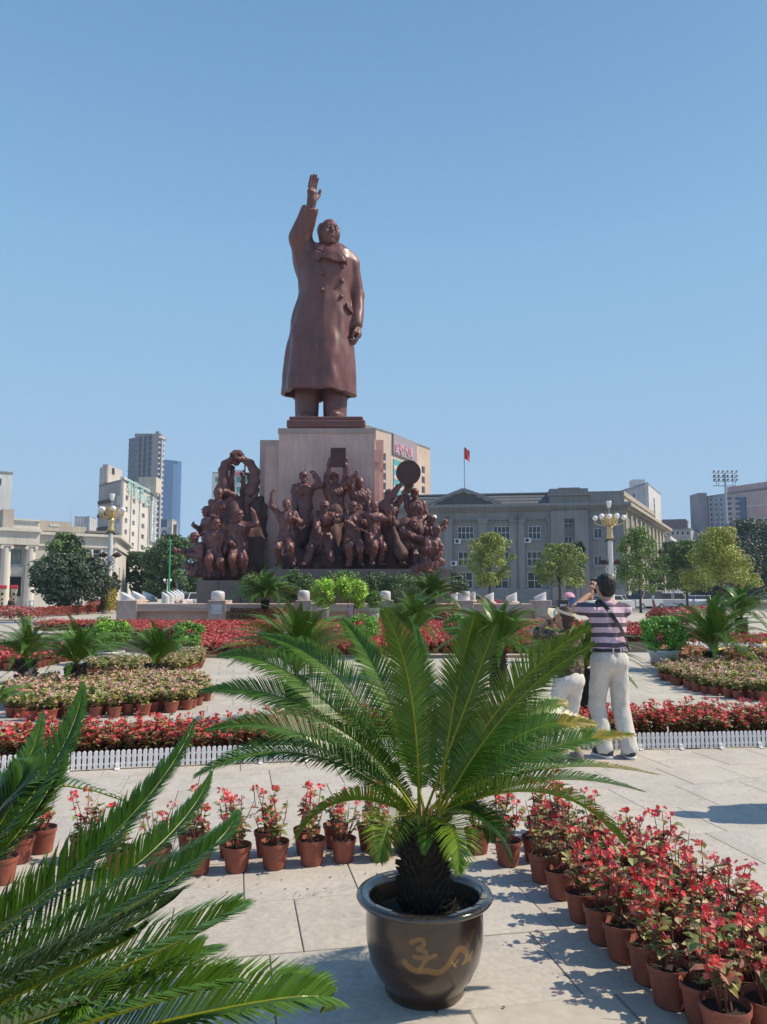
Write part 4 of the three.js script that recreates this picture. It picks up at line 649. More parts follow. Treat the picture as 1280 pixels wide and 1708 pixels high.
{ // blue glass tower
  const b = thing('glass_tower', 'smooth blue glass tower standing behind the dark one', 'building');
  const D = 560, cs = [ground(266, D + 10, 820), ground(295.5, D - 10, 820), ground(304, D + 40, 820)], H = V(280, 765, D).y; 
  const gl = mat([0.10, 0.20, 0.40], 0.3, { metalness: 0.1 }), gl2 = mat([0.22, 0.36, 0.56], 0.3, { metalness: 0.1 });
  const sh = new THREE.Shape(); const F1 = face(cs[0], cs[1]), F2 = face(cs[1], cs[2]); sh.moveTo(0, 0); sh.lineTo(F1.w, 0); sh.lineTo(F1.w, H - 3.5); sh.lineTo(0, H + 1.5); sh.closePath();
  part(b, 'front_glazing', onF(F1, boxUV(new THREE.ExtrudeGeometry(sh, { depth: 3, bevelEnabled: false }).translate(0, 0, -3))), gl); part(b, 'side_glazing', onF(F2, bb(0, F2.w, 0, H - 6, -3, 0.01)), gl2);
  for (let j = 1; j < 26; j++) part(b, 'floor_line', onF(F1, bb(0, F1.w, H * j / 27, H * j / 27 + 0.25, 0, 0.12)), mat([0.14, 0.25, 0.44], 0.4));
  for (let i = 0; i < 4; i++) part(b, 'crown_fin', onF(F2, bb(2 + i * 5, 3.4 + i * 5, H - 14 - i * 3, H - 4 - i * 2, 0.01, 1)), far([0.6, 0.65, 0.7]));
}
{ // small pale block at the foot of the glass tower, and two faint blocks
  const D = 330, b = thing('small_block', 'pale low block with a blue round emblem at the foot of the glass tower', 'building'), m = far([0.60, 0.56, 0.5]);
  block(b, [ground(268, D), ground(287, D - 4), ground(296, D + 8)], V(280, 867, D).y, [{ m, more: (F) => { const q = F.hit(274.5, 890); part(b, 'emblem', onF(F, new THREE.TorusGeometry(1.1, 0.4, 8, 20).translate(q[0], q[1], 0.1)), mat([0.05, 0.12, 0.35], 0.6)); const w = F.hit(274, 873); part(b, 'window', onF(F, bb(w[0] - 1.8, w[0] + 1.8, w[1] - 1.6, w[1] + 1.6, 0.01, 0.1)), M.glassBlue); for (const px of [281, 284]) part(b, 'wall_rib', onF(F, bb(F.hit(px, 900)[0] - 0.3, F.hit(px, 900)[0] + 0.3, 0, 30, 0, 0.3)), m); } }, { m, open: grid(289, 294, 3, 871, 910, 9, 0.42, 1.6, { fw: 0.15 }) }], null, 10);
  const d2 = 480, k = thing('distant_block', 'faint distant apartment block left of the hotel, darker one', 'building'), k2 = thing('distant_block', 'faint distant apartment block left of the hotel, paler one nearest it', 'building');
  block(k, [ground(124.5, d2), ground(140, d2 + 3)], V(130, 861, d2).y, [{ m: far([0.30, 0.32, 0.36]), open: grid(127, 138, 4, 865, 900, 7, 0.9, 2.2, { fw: 0.3 }) }], null, 12);
  block(k2, [ground(139.5, d2 - 20), ground(149, d2 - 24), ground(161, d2 - 10)], V(150, 862, d2 - 20).y, [{ m: far([0.44, 0.45, 0.48]), open: grid(142, 147, 2, 867, 902, 7, 1.1, 2, { fw: 0.3 }) }, { m: far([0.55, 0.55, 0.56]), open: grid(151, 159, 3, 867, 902, 7, 0.95, 2, { fw: 0.3 }) }], null, 12);
}
{ // classical bank at the left edge
  const D = 74, b = thing('classical_hall', 'low cream classical hall with columns and roof balustrade at the left edge', 'building');
  const A = ground(-120, D - 6), B = ground(191, D + 3.5), E = ground(215, D + 22), F = face(A, B), R = face(B, E), cm = M.cream, c2 = mat([0.66, 0.62, 0.56], 0.8, { map: rep(T.streak, 0.2) });
  const y = (py, px = 80) => F.hit(px, py)[1], X = (px) => F.hit(px, 950)[0], top = y(886);
  const o1 = [{ ...(() => { const q = F.hit(25.5, 928); return { x: q[0], y: q[1] }; })(), w: 1.45, h: 1.6, nx: 1, ny: 1 }, (() => { const q = F.hit(24.5, 978); return { x: q[0], y: q[1], w: 1.4, h: 2.0, nx: 1, ny: 1 }; })(), (() => { const q = F.hit(-40, 928); return { x: q[0], y: q[1], w: 1.45, h: 1.6, nx: 1, ny: 1 }; })(), (() => { const q = F.hit(162, 924); return { x: q[0], y: q[1], w: 0.75, h: 1.0, nx: 1, ny: 2 }; })(), (() => { const q = F.hit(162, 962); return { x: q[0], y: q[1], w: 0.9, h: 1.4, nx: 1, ny: 2 }; })()];
  part(b, 'front_wall', onF(F, wallGeo(F.w, top, o1, 0.5)), cm);
  o1.forEach((o, i) => { addWindow(b, F, o, i === 0 ? mat([0.30, 0.42, 0.45], 0.3) : M.glass, M.frame, 0.3); part(b, 'window_surround', [bb(o.x - o.w / 2 - 0.2, o.x + o.w / 2 + 0.2, o.y + o.h / 2, o.y + o.h / 2 + 0.2, 0, 0.12), bb(o.x - o.w / 2 - 0.2, o.x - o.w / 2 - 0.002, o.y - o.h / 2, o.y + o.h / 2, 0, 0.1), bb(o.x + o.w / 2 + 0.002, o.x + o.w / 2 + 0.2, o.y - o.h / 2, o.y + o.h / 2, 0, 0.1)].map((g) => onF(F, g)), c2); });
  const g0 = F.hit(20.5, 934); strokes(F, g0[0], g0[1], 0.75, GLY.xing, mat([0.55, 0.56, 0.52], 0.6), b, 'window_character', 0.02 - 0.25, 0.09);
  const pq = F.hit(26, 953); part(b, 'wall_panel', onF(F, bb(pq[0] - 0.7, pq[0] + 0.7, pq[1] - 0.42, pq[1] + 0.42, 0, 0.1)), M.whitePaint);
  for (const px of [-60, 7, 48]) { const x = X(px), yc = y(913); const c = part(b, 'column', onF(F, lathe([[0.52, 0], [0.52, 0.2], [0.46, 0.3], [0.45, 0.5], [0.40, yc - 0.25], [0.42, yc - 0.15], [0.40, yc - 0.05], [0.0, yc - 0.05]], 24).translate(x, 0, 0.62)), c2); const k = new THREE.Mesh(onF(F, merge([bb(x - 0.5, x + 0.5, yc - 0.051, yc + 0.15, 0.15, 1.1), new THREE.CylinderGeometry(0.16, 0.16, 0.95, 12).rotateX(Math.PI / 2).translate(x - 0.42, yc - 0.16, 0.62), new THREE.CylinderGeometry(0.16, 0.16, 0.95, 12).rotateX(Math.PI / 2).translate(x + 0.42, yc - 0.16, 0.62)])), c2); k.name = 'capital'; c.add(k); }
  part(b, 'entablature', [bb(-1, X(60), y(911), y(890), 0.003, 1.15), bb(-1, X(62), y(889.9), top + 0.05, 0.003, 1.45), bb(X(60), F.w + 0.1, y(911), y(908), 0.003, 0.2), bb(X(60), F.w + 0.3, top - 0.35, top - 0.1, 0.003, 0.45)].map((g) => onF(F, g)), c2);
  const ya = top + 0.12, yb = y(869);
  part(b, 'parapet', [bb(X(61), X(116), top + 0.002, yb, -1.2, 0.25), bb(X(116), X(141), top + 0.002, y(876), -3, 0.1), bb(X(-3), X(15.5), top + 0.06, y(855), -1.2, 1.1)].map((g) => onF(F, g)), mat([0.50, 0.45, 0.39], 0.85, { map: rep(T.streak, 0.3) }));
  part(b, 'parapet_panel', onF(F, bb(X(79), X(95), y(878), y(874), 0.25, 0.3)), cm);
  part(b, 'balustrade_rail', onF(F, bb(X(15), X(61), yb - 0.16, yb, 0.3, 0.85)), c2); part(b, 'balustrade_base', onF(F, bb(X(15), X(61), top + 0.06, y(881), 0.3, 0.85)), c2);
  const y0 = y(881), hb = yb - 0.16 - y0, bal = lathe([[0.09, 0], [0.1, hb * 0.1], [0.06, hb * 0.2], [0.12, hb * 0.45], [0.05, hb * 0.8], [0.09, hb * 0.95], [0.09, hb]], 10);
  for (let i = 0; i < 13; i++) { const m = part(b, 'baluster', bal, c2); m.applyMatrix4(F.m.clone().multiply(new THREE.Matrix4().makeTranslation(lerp(X(17), X(60), (i + 0.5) / 13), y0, 0.57))); }
  const ro = []; for (let i = 0; i < 3; i++) ro.push({ x: 5 + i * 5, y: 3.2, w: 1.2, h: 2.4, nx: 1, ny: 2 });
  part(b, 'side_wall', onF(R, wallGeo(R.w, top, ro, 0.4)), c2); ro.forEach((o) => addWindow(b, R, o)); part(b, 'side_cornice', [bb(0, R.w, top - 0.35, top - 0.1, 0.003, 0.45), bb(0, R.w, y(911), y(908), 0.003, 0.18)].map((g) => onF(R, g)), c2);
  part(b, 'flat_roof', onF(F, bb(0.5, F.w - 0.5, top - 0.3, top - 0.05, -14, -0.5)), mat([0.16, 0.15, 0.15], 0.9)); part(b, 'roof_coping', onF(F, bb(X(141), F.w, top + 0.003, top + 0.22, -0.5, 0.5)), mat([0.2, 0.19, 0.19], 0.9));
  part(b, 'antenna', onF(F, cyl(0.03, 0.02, y(848, 118) - top, X(119), top, -1, 6)), M.steel);
}
{ // white slab at the far left edge
  const D = 118, b = thing('white_slab_block', 'bright white plain block above the balustrade at the left edge', 'building');
  block(b, [ground(-60, D), ground(17, D + 3)], V(10, 782, D).y, [{ m: far([0.72, 0.72, 0.71]), open: (F) => { const q = F.hit(0.5, 804); return [{ x: q[0] - 0.25, y: q[1], w: 0.9, h: 1.2, nx: 1, ny: 1 }]; } }], null, 10);
}
{ // right side background
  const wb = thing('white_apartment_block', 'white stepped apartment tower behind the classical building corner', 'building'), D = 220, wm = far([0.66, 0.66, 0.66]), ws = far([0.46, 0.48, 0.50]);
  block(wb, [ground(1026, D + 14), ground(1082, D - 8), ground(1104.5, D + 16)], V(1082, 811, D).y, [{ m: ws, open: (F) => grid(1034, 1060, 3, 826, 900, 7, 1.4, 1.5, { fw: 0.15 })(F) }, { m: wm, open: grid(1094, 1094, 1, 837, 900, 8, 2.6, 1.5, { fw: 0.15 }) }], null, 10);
  const hq = ground(1070, D - 2), hh0 = V(1082, 811, D).y; part(wb, 'roof_hut', bb(hq.x - 1.7, hq.x + 1.7, hh0 - 0.4, V(1070, 801, D).y, hq.z - 4, hq.z - 0.5), wm);
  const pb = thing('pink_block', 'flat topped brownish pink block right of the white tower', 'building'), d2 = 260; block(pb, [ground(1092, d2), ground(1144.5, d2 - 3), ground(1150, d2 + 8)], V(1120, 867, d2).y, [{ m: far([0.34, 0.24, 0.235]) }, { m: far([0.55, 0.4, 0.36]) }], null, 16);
  const gb = thing('grey_low_block', 'grey curved low block between pink block and the right hand trees', 'building'); block(gb, [ground(1098, d2 - 20), ground(1152, d2 - 24), ground(1174, d2 - 8)], V(1140, 883, d2 - 20).y, [{ m: far([0.36, 0.34, 0.36]), open: grid(1106, 1148, 6, 889, 930, 4, 1.0, 1.4, { fw: 0.15 }) }, { m: far([0.42, 0.43, 0.48]) }], null, 10);
  const rbk = thing('bluish_office_block', 'bluish grey and pink office block behind the floodlight mast', 'building'), d3 = 245; const H = V(1200, 825, d3).y, gm = far([0.32, 0.34, 0.40]), pk = far([0.46, 0.35, 0.36]);
  block(rbk, [ground(1171, d3 + 6), ground(1213, d3 - 3), ground(1330, d3 - 24)], H, [{ m: gm, open: grid(1179, 1205, 4, 833, 900, 9, 1.15, 1.5, { fw: 0.2 }), glass: M.glassBlue }, { m: pk, open: (F) => grid(1219, 1233, 2, 831, 900, 9, 1.9, 1.2, { fw: 0.1 })(F), glass: M.glassBlue, more: (F) => { part(rbk, 'glass_strip', onF(F, bb(F.hit(1238, 900)[0], F.hit(1248, 900)[0], 0, H - 2, 0, 0.3)), M.glassBlue); for (const py of [846, 868]) part(rbk, 'wall_band', onF(F, bb(F.hit(1250, 900)[0], F.w, F.hit(1260, py)[1], F.hit(1260, py)[1] + 0.8, 0, 0.3)), far([0.5, 0.44, 0.46])); } }], null, 14);
  const Fq = face(ground(1213, d3 - 3), ground(1330, d3 - 24)); part(rbk, 'roof_storey', onF(Fq, bb(0.3, Fq.w, H, V(1240, 809, d3 - 8).y, -9, -0.5)), pk); const q = ground(1173.5, d3 + 4); part(rbk, 'end_pier', bb(q.x - 1.6, q.x + 1.2, 0, V(1174, 820, d3).y, q.z - 6, q.z + 1), far([0.3, 0.29, 0.33]));
  // street terrace continuing behind the corner
  const tr = thing('street_terrace', 'row of cream fronted street houses with pilasters receding right of the corner', 'building'); const t0 = ground(1110, 150), t1 = ground(1160, 235);
  block(tr, [ground(1100, 149), t0, t1], V(1116, 893, 150).y, [{ m: M.cream }, { m: M.cream, open: (F) => { const r = []; for (let i = 0; i < 16; i++) for (let j = 0; j < 3; j++) r.push({ x: 3 + i * 5.2, y: 3.2 + j * 4.1, w: 2.4, h: 2.2, nx: 2, ny: 1 }); return r.filter((o) => o.x < F.w - 3); }, more: (F) => { for (let i = 0; i < 17; i++) if (0.3 + i * 5.2 < F.w) part(tr, 'pilaster', onF(F, bb(0.1 + i * 5.2, 1.1 + i * 5.2, 0, V(1116, 893, 150).y - 1, 0, 0.4)), M.whitePaint); part(tr, 'cornice', onF(F, bb(0, F.w, V(1116, 893, 150).y - 0.7, V(1116, 893, 150).y - 0.1, 0.01, 0.9)), M.whitePaint); } }], null, 6);
  // tall block seen between the arms of the shadowed figures
  const tb = thing('teal_signed_block', 'pale block with red lettering and teal glass seen under the lifted flowers', 'building'), d5 = 300; block(tb, [ground(352, d5), ground(430, d5 + 4)], V(395, 787, d5).y, [{ m: far([0.55, 0.6, 0.62]), open: grid(360, 420, 6, 800, 850, 4, 1.9, 2.6, { fw: 0.2 }), glass: mat([0.08, 0.3, 0.28], 0.3), more: (F) => { const a = F.hit(385, 786); part(tb, 'sign_board', onF(F, bb(a[0], F.hit(407, 786)[0], a[1] - 2.4, a[1] + 0.5, 0.1, 0.6)), far([0.5, 0.42, 0.45])); const h = F.hit(387, 793)[1]; ['da', 'sha', 'jin', 'dian'].forEach((k, i) => strokes(F, F.hit(386.5 + i * 5, 790)[0], h, 1.15, GLY[k], mat([0.55, 0.08, 0.1], 0.6), tb, 'sign_character', 0.7, 0.12)); } }], null, 12);
}
// ------------------------------------------------------------------ trees, shrubs, hedges
function leafCloud(n, place, size, colour, up = 0.25) { // n separate leaf blades
  const P = new Float32Array(n * 12), N = new Float32Array(n * 12), Cc = new Float32Array(n * 12), I = new Uint32Array(n * 6), q = v3(), a = v3(), b = v3(), nn = v3();
  for (let i = 0; i < n; i++) {
    const o = place(i), s = size * rr(0.7, 1.3), c = colour(o);
    nn.set(rr(-1, 1), rr(-1, 1) + up, rr(-1, 1)); if (o.n) nn.addScaledVector(o.n, 0.9); nn.normalize();
    a.set(rr(-1, 1), rr(-1, 1), rr(-1, 1)).cross(nn).normalize(); b.crossVectors(nn, a);
    const v = [[-0.5, 0], [0, -0.34], [0.5, 0], [0, 0.34]];
    for (let k = 0; k < 4; k++) { const t = (i * 4 + k) * 3, x = v[k][0] * s, y = v[k][1] * s; P[t] = o.x + a.x * x + b.x * y; P[t + 1] = o.y + a.y * x + b.y * y; P[t + 2] = o.z + a.z * x + b.z * y; N[t] = nn.x; N[t + 1] = nn.y; N[t + 2] = nn.z; Cc[t] = c[0]; Cc[t + 1] = c[1]; Cc[t + 2] = c[2]; }
    I.set([i * 4, i * 4 + 1, i * 4 + 2, i * 4, i * 4 + 2, i * 4 + 3], i * 6);
  }
  const g = new THREE.BufferGeometry(); g.setAttribute('position', new THREE.BufferAttribute(P, 3)); g.setAttribute('normal', new THREE.BufferAttribute(N, 3)); g.setAttribute('color', new THREE.BufferAttribute(Cc, 3)); g.setIndex(new THREE.BufferAttribute(I, 1)); return g;
}
const tint = (c, v) => { const f = 1 + rr(-v, v), h = rr(-v, v) * 0.5; return [c[0] * f * (1 + h), c[1] * f, c[2] * f * (1 - h)]; };
// crown sized on the photograph: px centre, top and bottom rows, width in pixels, distance
function tree(name, label, s, group) {
  rnd = mulberry(s.seed ?? Math.round(s.px * 7 + s.d));
  const k = s.d / FOCAL, yT = V(s.px, s.top, s.d).y, yB = V(s.px, s.bot, s.d).y, rx = s.w / 2 * k, b = ground(s.px + (s.dx ?? 0), s.d);
  const t = thing(name, label, s.cat ?? 'tree', b, 0, group), clumps = [], H = yT - yB;
  const prof = { ovoid: (u) => Math.pow(Math.sin(Math.PI * clamp(0.12 + u * 0.86, 0, 1)), 0.7), cone: (u) => 1.08 - 0.9 * Math.pow(u, 1.15), spread: (u) => Math.sqrt(Math.max(0, 1 - Math.pow(u * 1.02 - 0.25, 2) * 1.6)), round: (u) => Math.sqrt(Math.max(0.02, 1 - Math.pow(u * 2 - 1, 2))) }[s.shape ?? 'ovoid'];
  const nc = s.clumps ?? 60;
  for (let i = 0; i < nc; i++) { const u = Math.pow(rnd(), 0.9), a = rr(0, 6.283), r = rx * prof(u) * (i % 4 ? rr(0.55, 1.0) : rr(0.1, 0.5)) * rr(0.85, 1.08); clumps.push({ x: Math.cos(a) * r, y: yB + H * u * 0.97, z: Math.sin(a) * r, r: rx * rr(0.16, 0.30), f: rr(0.7, 1.35) }); }
  const place = () => { const c = clumps[Math.floor(rnd() * nc)], n = v3(rr(-1, 1), rr(-1, 1), rr(-1, 1)); if (n.lengthSq() > 1) n.normalize(); const o = { x: c.x + n.x * c.r, y: Math.min(yT, Math.max(yB - 0.1 * H, c.y + n.y * c.r * (s.flat ?? 0.8))), z: c.z + n.z * c.r, n: n.clone().normalize(), f: c.f }; return o; };
  part(t, 'crown', leafCloud(s.n ?? 9000, place, s.leaf ?? 0.24, (o) => tint(s.col.map((v) => v * o.f * 1.15), 0.3)), M.leaf);
  const tr = s.tr ?? rx * 0.055, g = [bar(v3(0, 0, 0), v3(0, yB + H * 0.55, 0), tr, 8, tr * 0.4)];
  for (let i = 0; i < 12; i++) { const c = clumps[i * 4 % nc], y0 = lerp(Math.max(0.3, yB - H * 0.1), yB + H * 0.4, i / 12); g.push(bar(v3(0, y0, 0), v3(c.x * 0.85, Math.max(y0 + 0.3, c.y), c.z * 0.85), tr * 0.4, 5, tr * 0.1)); }
  part(t, 'trunk', g, M.bark); return t;
}
const GK = [0.25, 0.30, 0.06], GY = [0.31, 0.335, 0.055], DK = [0.05, 0.085, 0.038];
tree('ginkgo_tree', 'yellowish green upright ginkgo before the pediment building', { px: 817, d: 70, top: 889, bot: 975, w: 82, col: GK, n: 12000, leaf: 0.17, clumps: 90, shape: 'ovoid' }, null);
tree('ginkgo_tree', 'lower green ginkgo in front of the projecting corner block', { px: 934, d: 70, top: 907, bot: 974, w: 96, col: [0.20, 0.26, 0.06], n: 12000, leaf: 0.17, clumps: 80, shape: 'spread' });
tree('street_tree', 'darker open green tree beside the ornate lamp on the right', { px: 1068, d: 66, top: 880, bot: 985, w: 88, col: [0.13, 0.22, 0.045], n: 9000, leaf: 0.17, clumps: 90, shape: 'spread' });
tree('ginkgo_tree', 'broad golden yellow ginkgo at the right below the floodlight mast', { px: 1204, d: 66, top: 880, bot: 974, w: 118, col: GY, n: 15000, leaf: 0.17, clumps: 110, shape: 'cone' });
tree('street_tree', 'green shaded tree left of the golden ginkgo', { px: 1146, d: 74, top: 902, bot: 985, w: 88, col: [0.13, 0.19, 0.045], n: 9000, leaf: 0.22, clumps: 70, shape: 'spread' });
tree('conifer_tree', 'small dark conifer beside the corner ginkgo', { px: 969, d: 76, top: 903, bot: 960, w: 34, col: DK, n: 4000, leaf: 0.17, clumps: 40, shape: 'cone' });
for (const [px, top, w, d, lb] of [[1258, 868, 150, 120, 'large dark green tree at the right edge'], [1190, 878, 100, 125, 'dark tree crown showing behind the golden ginkgo'], [1120, 905, 74, 130, 'dark tree behind the street at the pink block'], [1330, 880, 130, 118, 'dark tree continuing past the right edge']]) tree('dark_tree', lb, { px, d, top, bot: 985, w, col: DK, n: 9000, leaf: 0.42, clumps: 60, shape: 'spread' });
tree('dark_tree', 'dark shaded trees band under the mast at the right', { px: 1225, d: 105, top: 930, bot: 990, w: 160, col: [0.035, 0.055, 0.03], n: 8000, leaf: 0.4, clumps: 60, shape: 'spread' });
tree('broad_tree', 'dense dark green rounded tree in front of the cream hall', { px: 118, d: 60, top: 925, bot: 1003, w: 132, col: [0.045, 0.08, 0.04], n: 16000, leaf: 0.24, clumps: 90, shape: 'round', seed: 5 });
tree('young_tree', 'lighter green spiky topped tree behind the dark rounded one', { px: 104, d: 64, top: 890, bot: 965, w: 108, col: [0.13, 0.21, 0.055], n: 9000, leaf: 0.24, clumps: 60, shape: 'cone', seed: 15 });
tree('small_tree', 'narrow dark green shrub beside the lamp base at the hall corner', { px: 190, d: 66, top: 955, bot: 995, w: 24, col: DK, n: 2500, leaf: 0.17, clumps: 24, shape: 'round' });
tree('broad_tree', 'large mid green tree left of the shadowed bronze group', { px: 289, d: 88, top: 894, bot: 992, w: 112, col: [0.085, 0.15, 0.045], n: 16000, leaf: 0.3, clumps: 100, shape: 'spread', seed: 3 });
tree('broad_tree', 'darker green tree below the hotel', { px: 228, d: 92, top: 921, bot: 992, w: 66, col: [0.065, 0.12, 0.04], n: 8000, leaf: 0.3, clumps: 50, shape: 'spread', seed: 4 });
tree('broad_tree', 'green tree mass half hidden by the shadowed bronze group', { px: 352, d: 92, top: 925, bot: 990, w: 80, col: [0.085, 0.14, 0.045], n: 8000, leaf: 0.3, clumps: 50, shape: 'spread', seed: 6 });
// shrubs
function shrub(name, label, s, group) {
  rnd = mulberry(Math.round(s.px * 3 + s.top));
  const k = s.d / FOCAL, yT = V(s.px, s.top, s.d).y, yB = V(s.px, s.bot, s.d).y, rx = s.w / 2 * k, b = ground(s.px, s.d), gy = s.y0 ?? 0; b.y = gy;
  const t = thing(name, label, s.cat ?? 'shrub', b, 0, group), cy = (yT + yB) / 2 - gy, ry = (yT - yB) / 2, lumps = [];
  for (let i = 0; i < 40; i++) { const n = v3(rr(-1, 1), rr(-0.9, 1), rr(-1, 1)).normalize(); lumps.push({ n, r: rr(0.72, 1.0), f: rr(0.7, 1.3) }); }
  const place = () => { const l = lumps[Math.floor(rnd() * 40)], n = v3(rr(-1, 1), rr(-1, 1), rr(-1, 1)).normalize(), q = l.n.clone().multiplyScalar(l.r * 0.8).addScaledVector(n, 0.3 * Math.pow(rnd(), 0.5)); return { x: q.x * rx, y: Math.max(0.02, cy + q.y * ry), z: q.z * rx * 0.9, n, f: l.f * (s.two && rnd() < 0.35 ? 1.6 : 1) }; };
  part(t, 'foliage', leafCloud(s.n ?? 3500, place, s.leaf ?? 0.09, (o) => tint(s.col.map((v) => v * o.f * 1.75), 0.25)), M.leaf);
  const stems = []; for (let i = 0; i < 5; i++) { const l = lumps[i * 3].n; stems.push(bar(v3(0, s.pot ? 0.1 : 0, 0), v3(l.x * rx * 0.6, cy + l.y * ry * 0.6, l.z * rx * 0.6), 0.02, 5, 0.008)); }
  part(t, 'stem', stems, M.bark);
  if (s.pot) { const [pw, p1, p0] = s.pot, r = pw / 2 * k, y1 = V(s.px, p1, s.d).y - gy, y0 = V(s.px, p0, s.d).y - gy, h = y1 - y0; part(t, 'pot', lathe([[0, y0], [r * 0.72, y0], [r * 0.93, y1 - h * 0.14], [r, y1 - h * 0.13], [r, y1], [r * 0.86, y1], [r * 0.82, y1 - h * 0.2], [0, y1 - h * 0.2]], 24), M.whitePaint); }
  return t;
}
shrub('garden_shrub', 'low green shrub between the clipped and the twiggy one', { px: 705, d: 37, top: 962, bot: 1012, w: 60, col: [0.06, 0.11, 0.03], n: 3000, leaf: 0.1 });
const BR = [0.17, 0.27, 0.03];
const PF = 30;
shrub('potted_shrub', 'bright yellow green round shrub in a white tub, left of three', { px: 540, d: PF, top: 959, bot: 1018, w: 52, col: BR, n: 4200, leaf: 0.075, pot: [22, 1014, 1031], two: 1 });
shrub('potted_shrub', 'bright yellow green round shrub in a white tub, middle of three', { px: 586, d: PF + 0.6, top: 955, bot: 1019, w: 68, col: BR, n: 5000, leaf: 0.075, pot: [20, 1015, 1030], two: 1 });
shrub('potted_shrub', 'smaller mid green shrub in a white tub, right of three', { px: 625, d: PF - 0.6, top: 984, bot: 1016, w: 34, col: [0.09, 0.17, 0.03], n: 2800, leaf: 0.07, pot: [18, 1014, 1034] });
shrub('garden_shrub', 'dark green shrub behind the domed bollard left of centre', { px: 495, d: 36, top: 946, bot: 1010, w: 66, col: [0.05, 0.10, 0.025], n: 4500, leaf: 0.1 });
shrub('garden_shrub', 'green shrub top just over the bright tubs', { px: 568, d: 37, top: 947, bot: 1006, w: 92, col: [0.07, 0.13, 0.03], n: 4000, leaf: 0.1 });
shrub('garden_shrub', 'dark green clipped shrub below the feet of the bronze crowd', { px: 626, d: 36.5, top: 949, bot: 1010, w: 70, col: [0.04, 0.085, 0.03], n: 4000, leaf: 0.1 });
shrub('garden_shrub', 'twiggy green shrub right of the clipped one', { px: 674, d: 36, top: 955, bot: 1014, w: 74, col: [0.06, 0.105, 0.035], n: 3600, leaf: 0.1 });
shrub('garden_shrub', 'pale green leafy shrub under the curved cycad by the wall', { px: 432, d: 37, top: 950, bot: 1008, w: 74, col: [0.07, 0.13, 0.035], n: 3000, leaf: 0.1 });
shrub('garden_shrub', 'dark bluish green bush right of the bronze crowd', { px: 750, d: 45, top: 943, bot: 1004, w: 78, col: [0.028, 0.055, 0.032], n: 5000, leaf: 0.12 });
shrub('clipped_shrub', 'bright round shrub in a white tub beside the striped shirt', { px: 1103, d: 16.2, top: 1020, bot: 1092, w: 92, col: [0.07, 0.18, 0.02], n: 7000, leaf: 0.05, pot: [52, 1084, 1104], two: 1 });
shrub('clipped_shrub', 'yellow green shrub in a white tub behind the left cycads', { px: 186, d: 17.5, top: 1028, bot: 1085, w: 84, col: [0.11, 0.22, 0.02], n: 5500, leaf: 0.055, pot: [50, 1086, 1112] });
shrub('clipped_shrub', 'green shrub top behind the third left cycad', { px: 318, d: 18.5, top: 1033, bot: 1080, w: 60, col: [0.09, 0.19, 0.02], n: 4000, leaf: 0.055, pot: [36, 1078, 1094] });
shrub('clipped_shrub', 'vivid green shrub behind the arching cycad fronds', { px: 603, d: 19, top: 1021, bot: 1070, w: 78, col: [0.10, 0.22, 0.02], n: 4500, leaf: 0.055 });
shrub('clipped_shrub', 'vivid green low shrub left of the tall centre fronds', { px: 505, d: 20, top: 1026, bot: 1066, w: 60, col: [0.10, 0.21, 0.02], n: 3500, leaf: 0.055 });
shrub('clipped_shrub', 'green low shrub right of the tall centre fronds', { px: 768, d: 19.5, top: 1022, bot: 1065, w: 66, col: [0.08, 0.18, 0.02], n: 3800, leaf: 0.055 });
shrub('clipped_shrub', 'yellowish green shrub behind the sun visor', { px: 905, d: 18, top: 1040, bot: 1085, w: 50, col: [0.16, 0.22, 0.03], n: 2500, leaf: 0.055 });
// hedges and massed planting of red foliage: uncountable
function hedge(name, label, pts, wid, h, cols, n, leaf, y0 = 0) {
  rnd = mulberry(Math.round(pts[0][0] * 11 + 77));
  const P = pts.map(([a, d]) => ground(a, d)), L = []; let tot = 0; for (let i = 1; i < P.length; i++) { L.push(P[i].distanceTo(P[i - 1])); tot += L[i - 1]; }
  const t = thing(name, label, 'hedge'); t.userData.kind = 'stuff'; delete t.userData.category; t.userData.category = 'hedge';
  const place = () => { let s = rnd() * tot, i = 0; while (i < L.length - 1 && s > L[i]) s -= L[i++]; const q = P[i].clone().lerp(P[i + 1], s / L[i]), u = rr(-1, 1), bump = 0.8 + 0.35 * vnoise(q.x * 1.1 + 50, q.z * 1.1 + 50, 1e6, 3); return { x: q.x, y: y0 + h * bump * Math.sqrt(1 - u * u * 0.6) * Math.pow(rnd(), 0.35), z: q.z + u * wid / 2, n: v3(rr(-0.3, 0.3), 0.7, u) }; };
  part(t, 'foliage', leafCloud(n, place, leaf, () => tint(cols[Math.floor(rnd() * cols.length)], 0.3)), M.leaf); return t;
}
const RD = [[0.48, 0.07, 0.065], [0.40, 0.09, 0.06], [0.55, 0.15, 0.15], [0.18, 0.13, 0.05]], RD2 = [[0.46, 0.13, 0.08], [0.33, 0.14, 0.05], [0.38, 0.05, 0.05], [0.18, 0.2, 0.05]];
hedge('red_hedge', 'red leaved hedge along the paving at the left edge', [[-120, 48], [70, 47]], 2.2, 0.85, [...RD, [0.6, 0.25, 0.26]], 9000, 0.12);
hedge('red_hedge', 'long low red hedge sweeping towards the ornate lamp', [[60, 52], [120, 58], [165, 64], [198, 66]], 2.0, 0.7, RD, 9000, 0.14);
hedge('red_hedge', 'raised red hedge around the lamp foot', [[150, 72], [200, 72]], 2.5, 1.15, RD, 4000, 0.16);
hedge('red_hedge', 'brownish red planting against the wall below the cycad', [[385, 32.6], [478, 32.6]], 1.2, 1.12, RD2, 5000, 0.09);
hedge('red_hedge', 'orange red planting against the wall right of centre', [[690, 32.6], [764, 32.6]], 1.2, 1.1, RD2, 4000, 0.09);
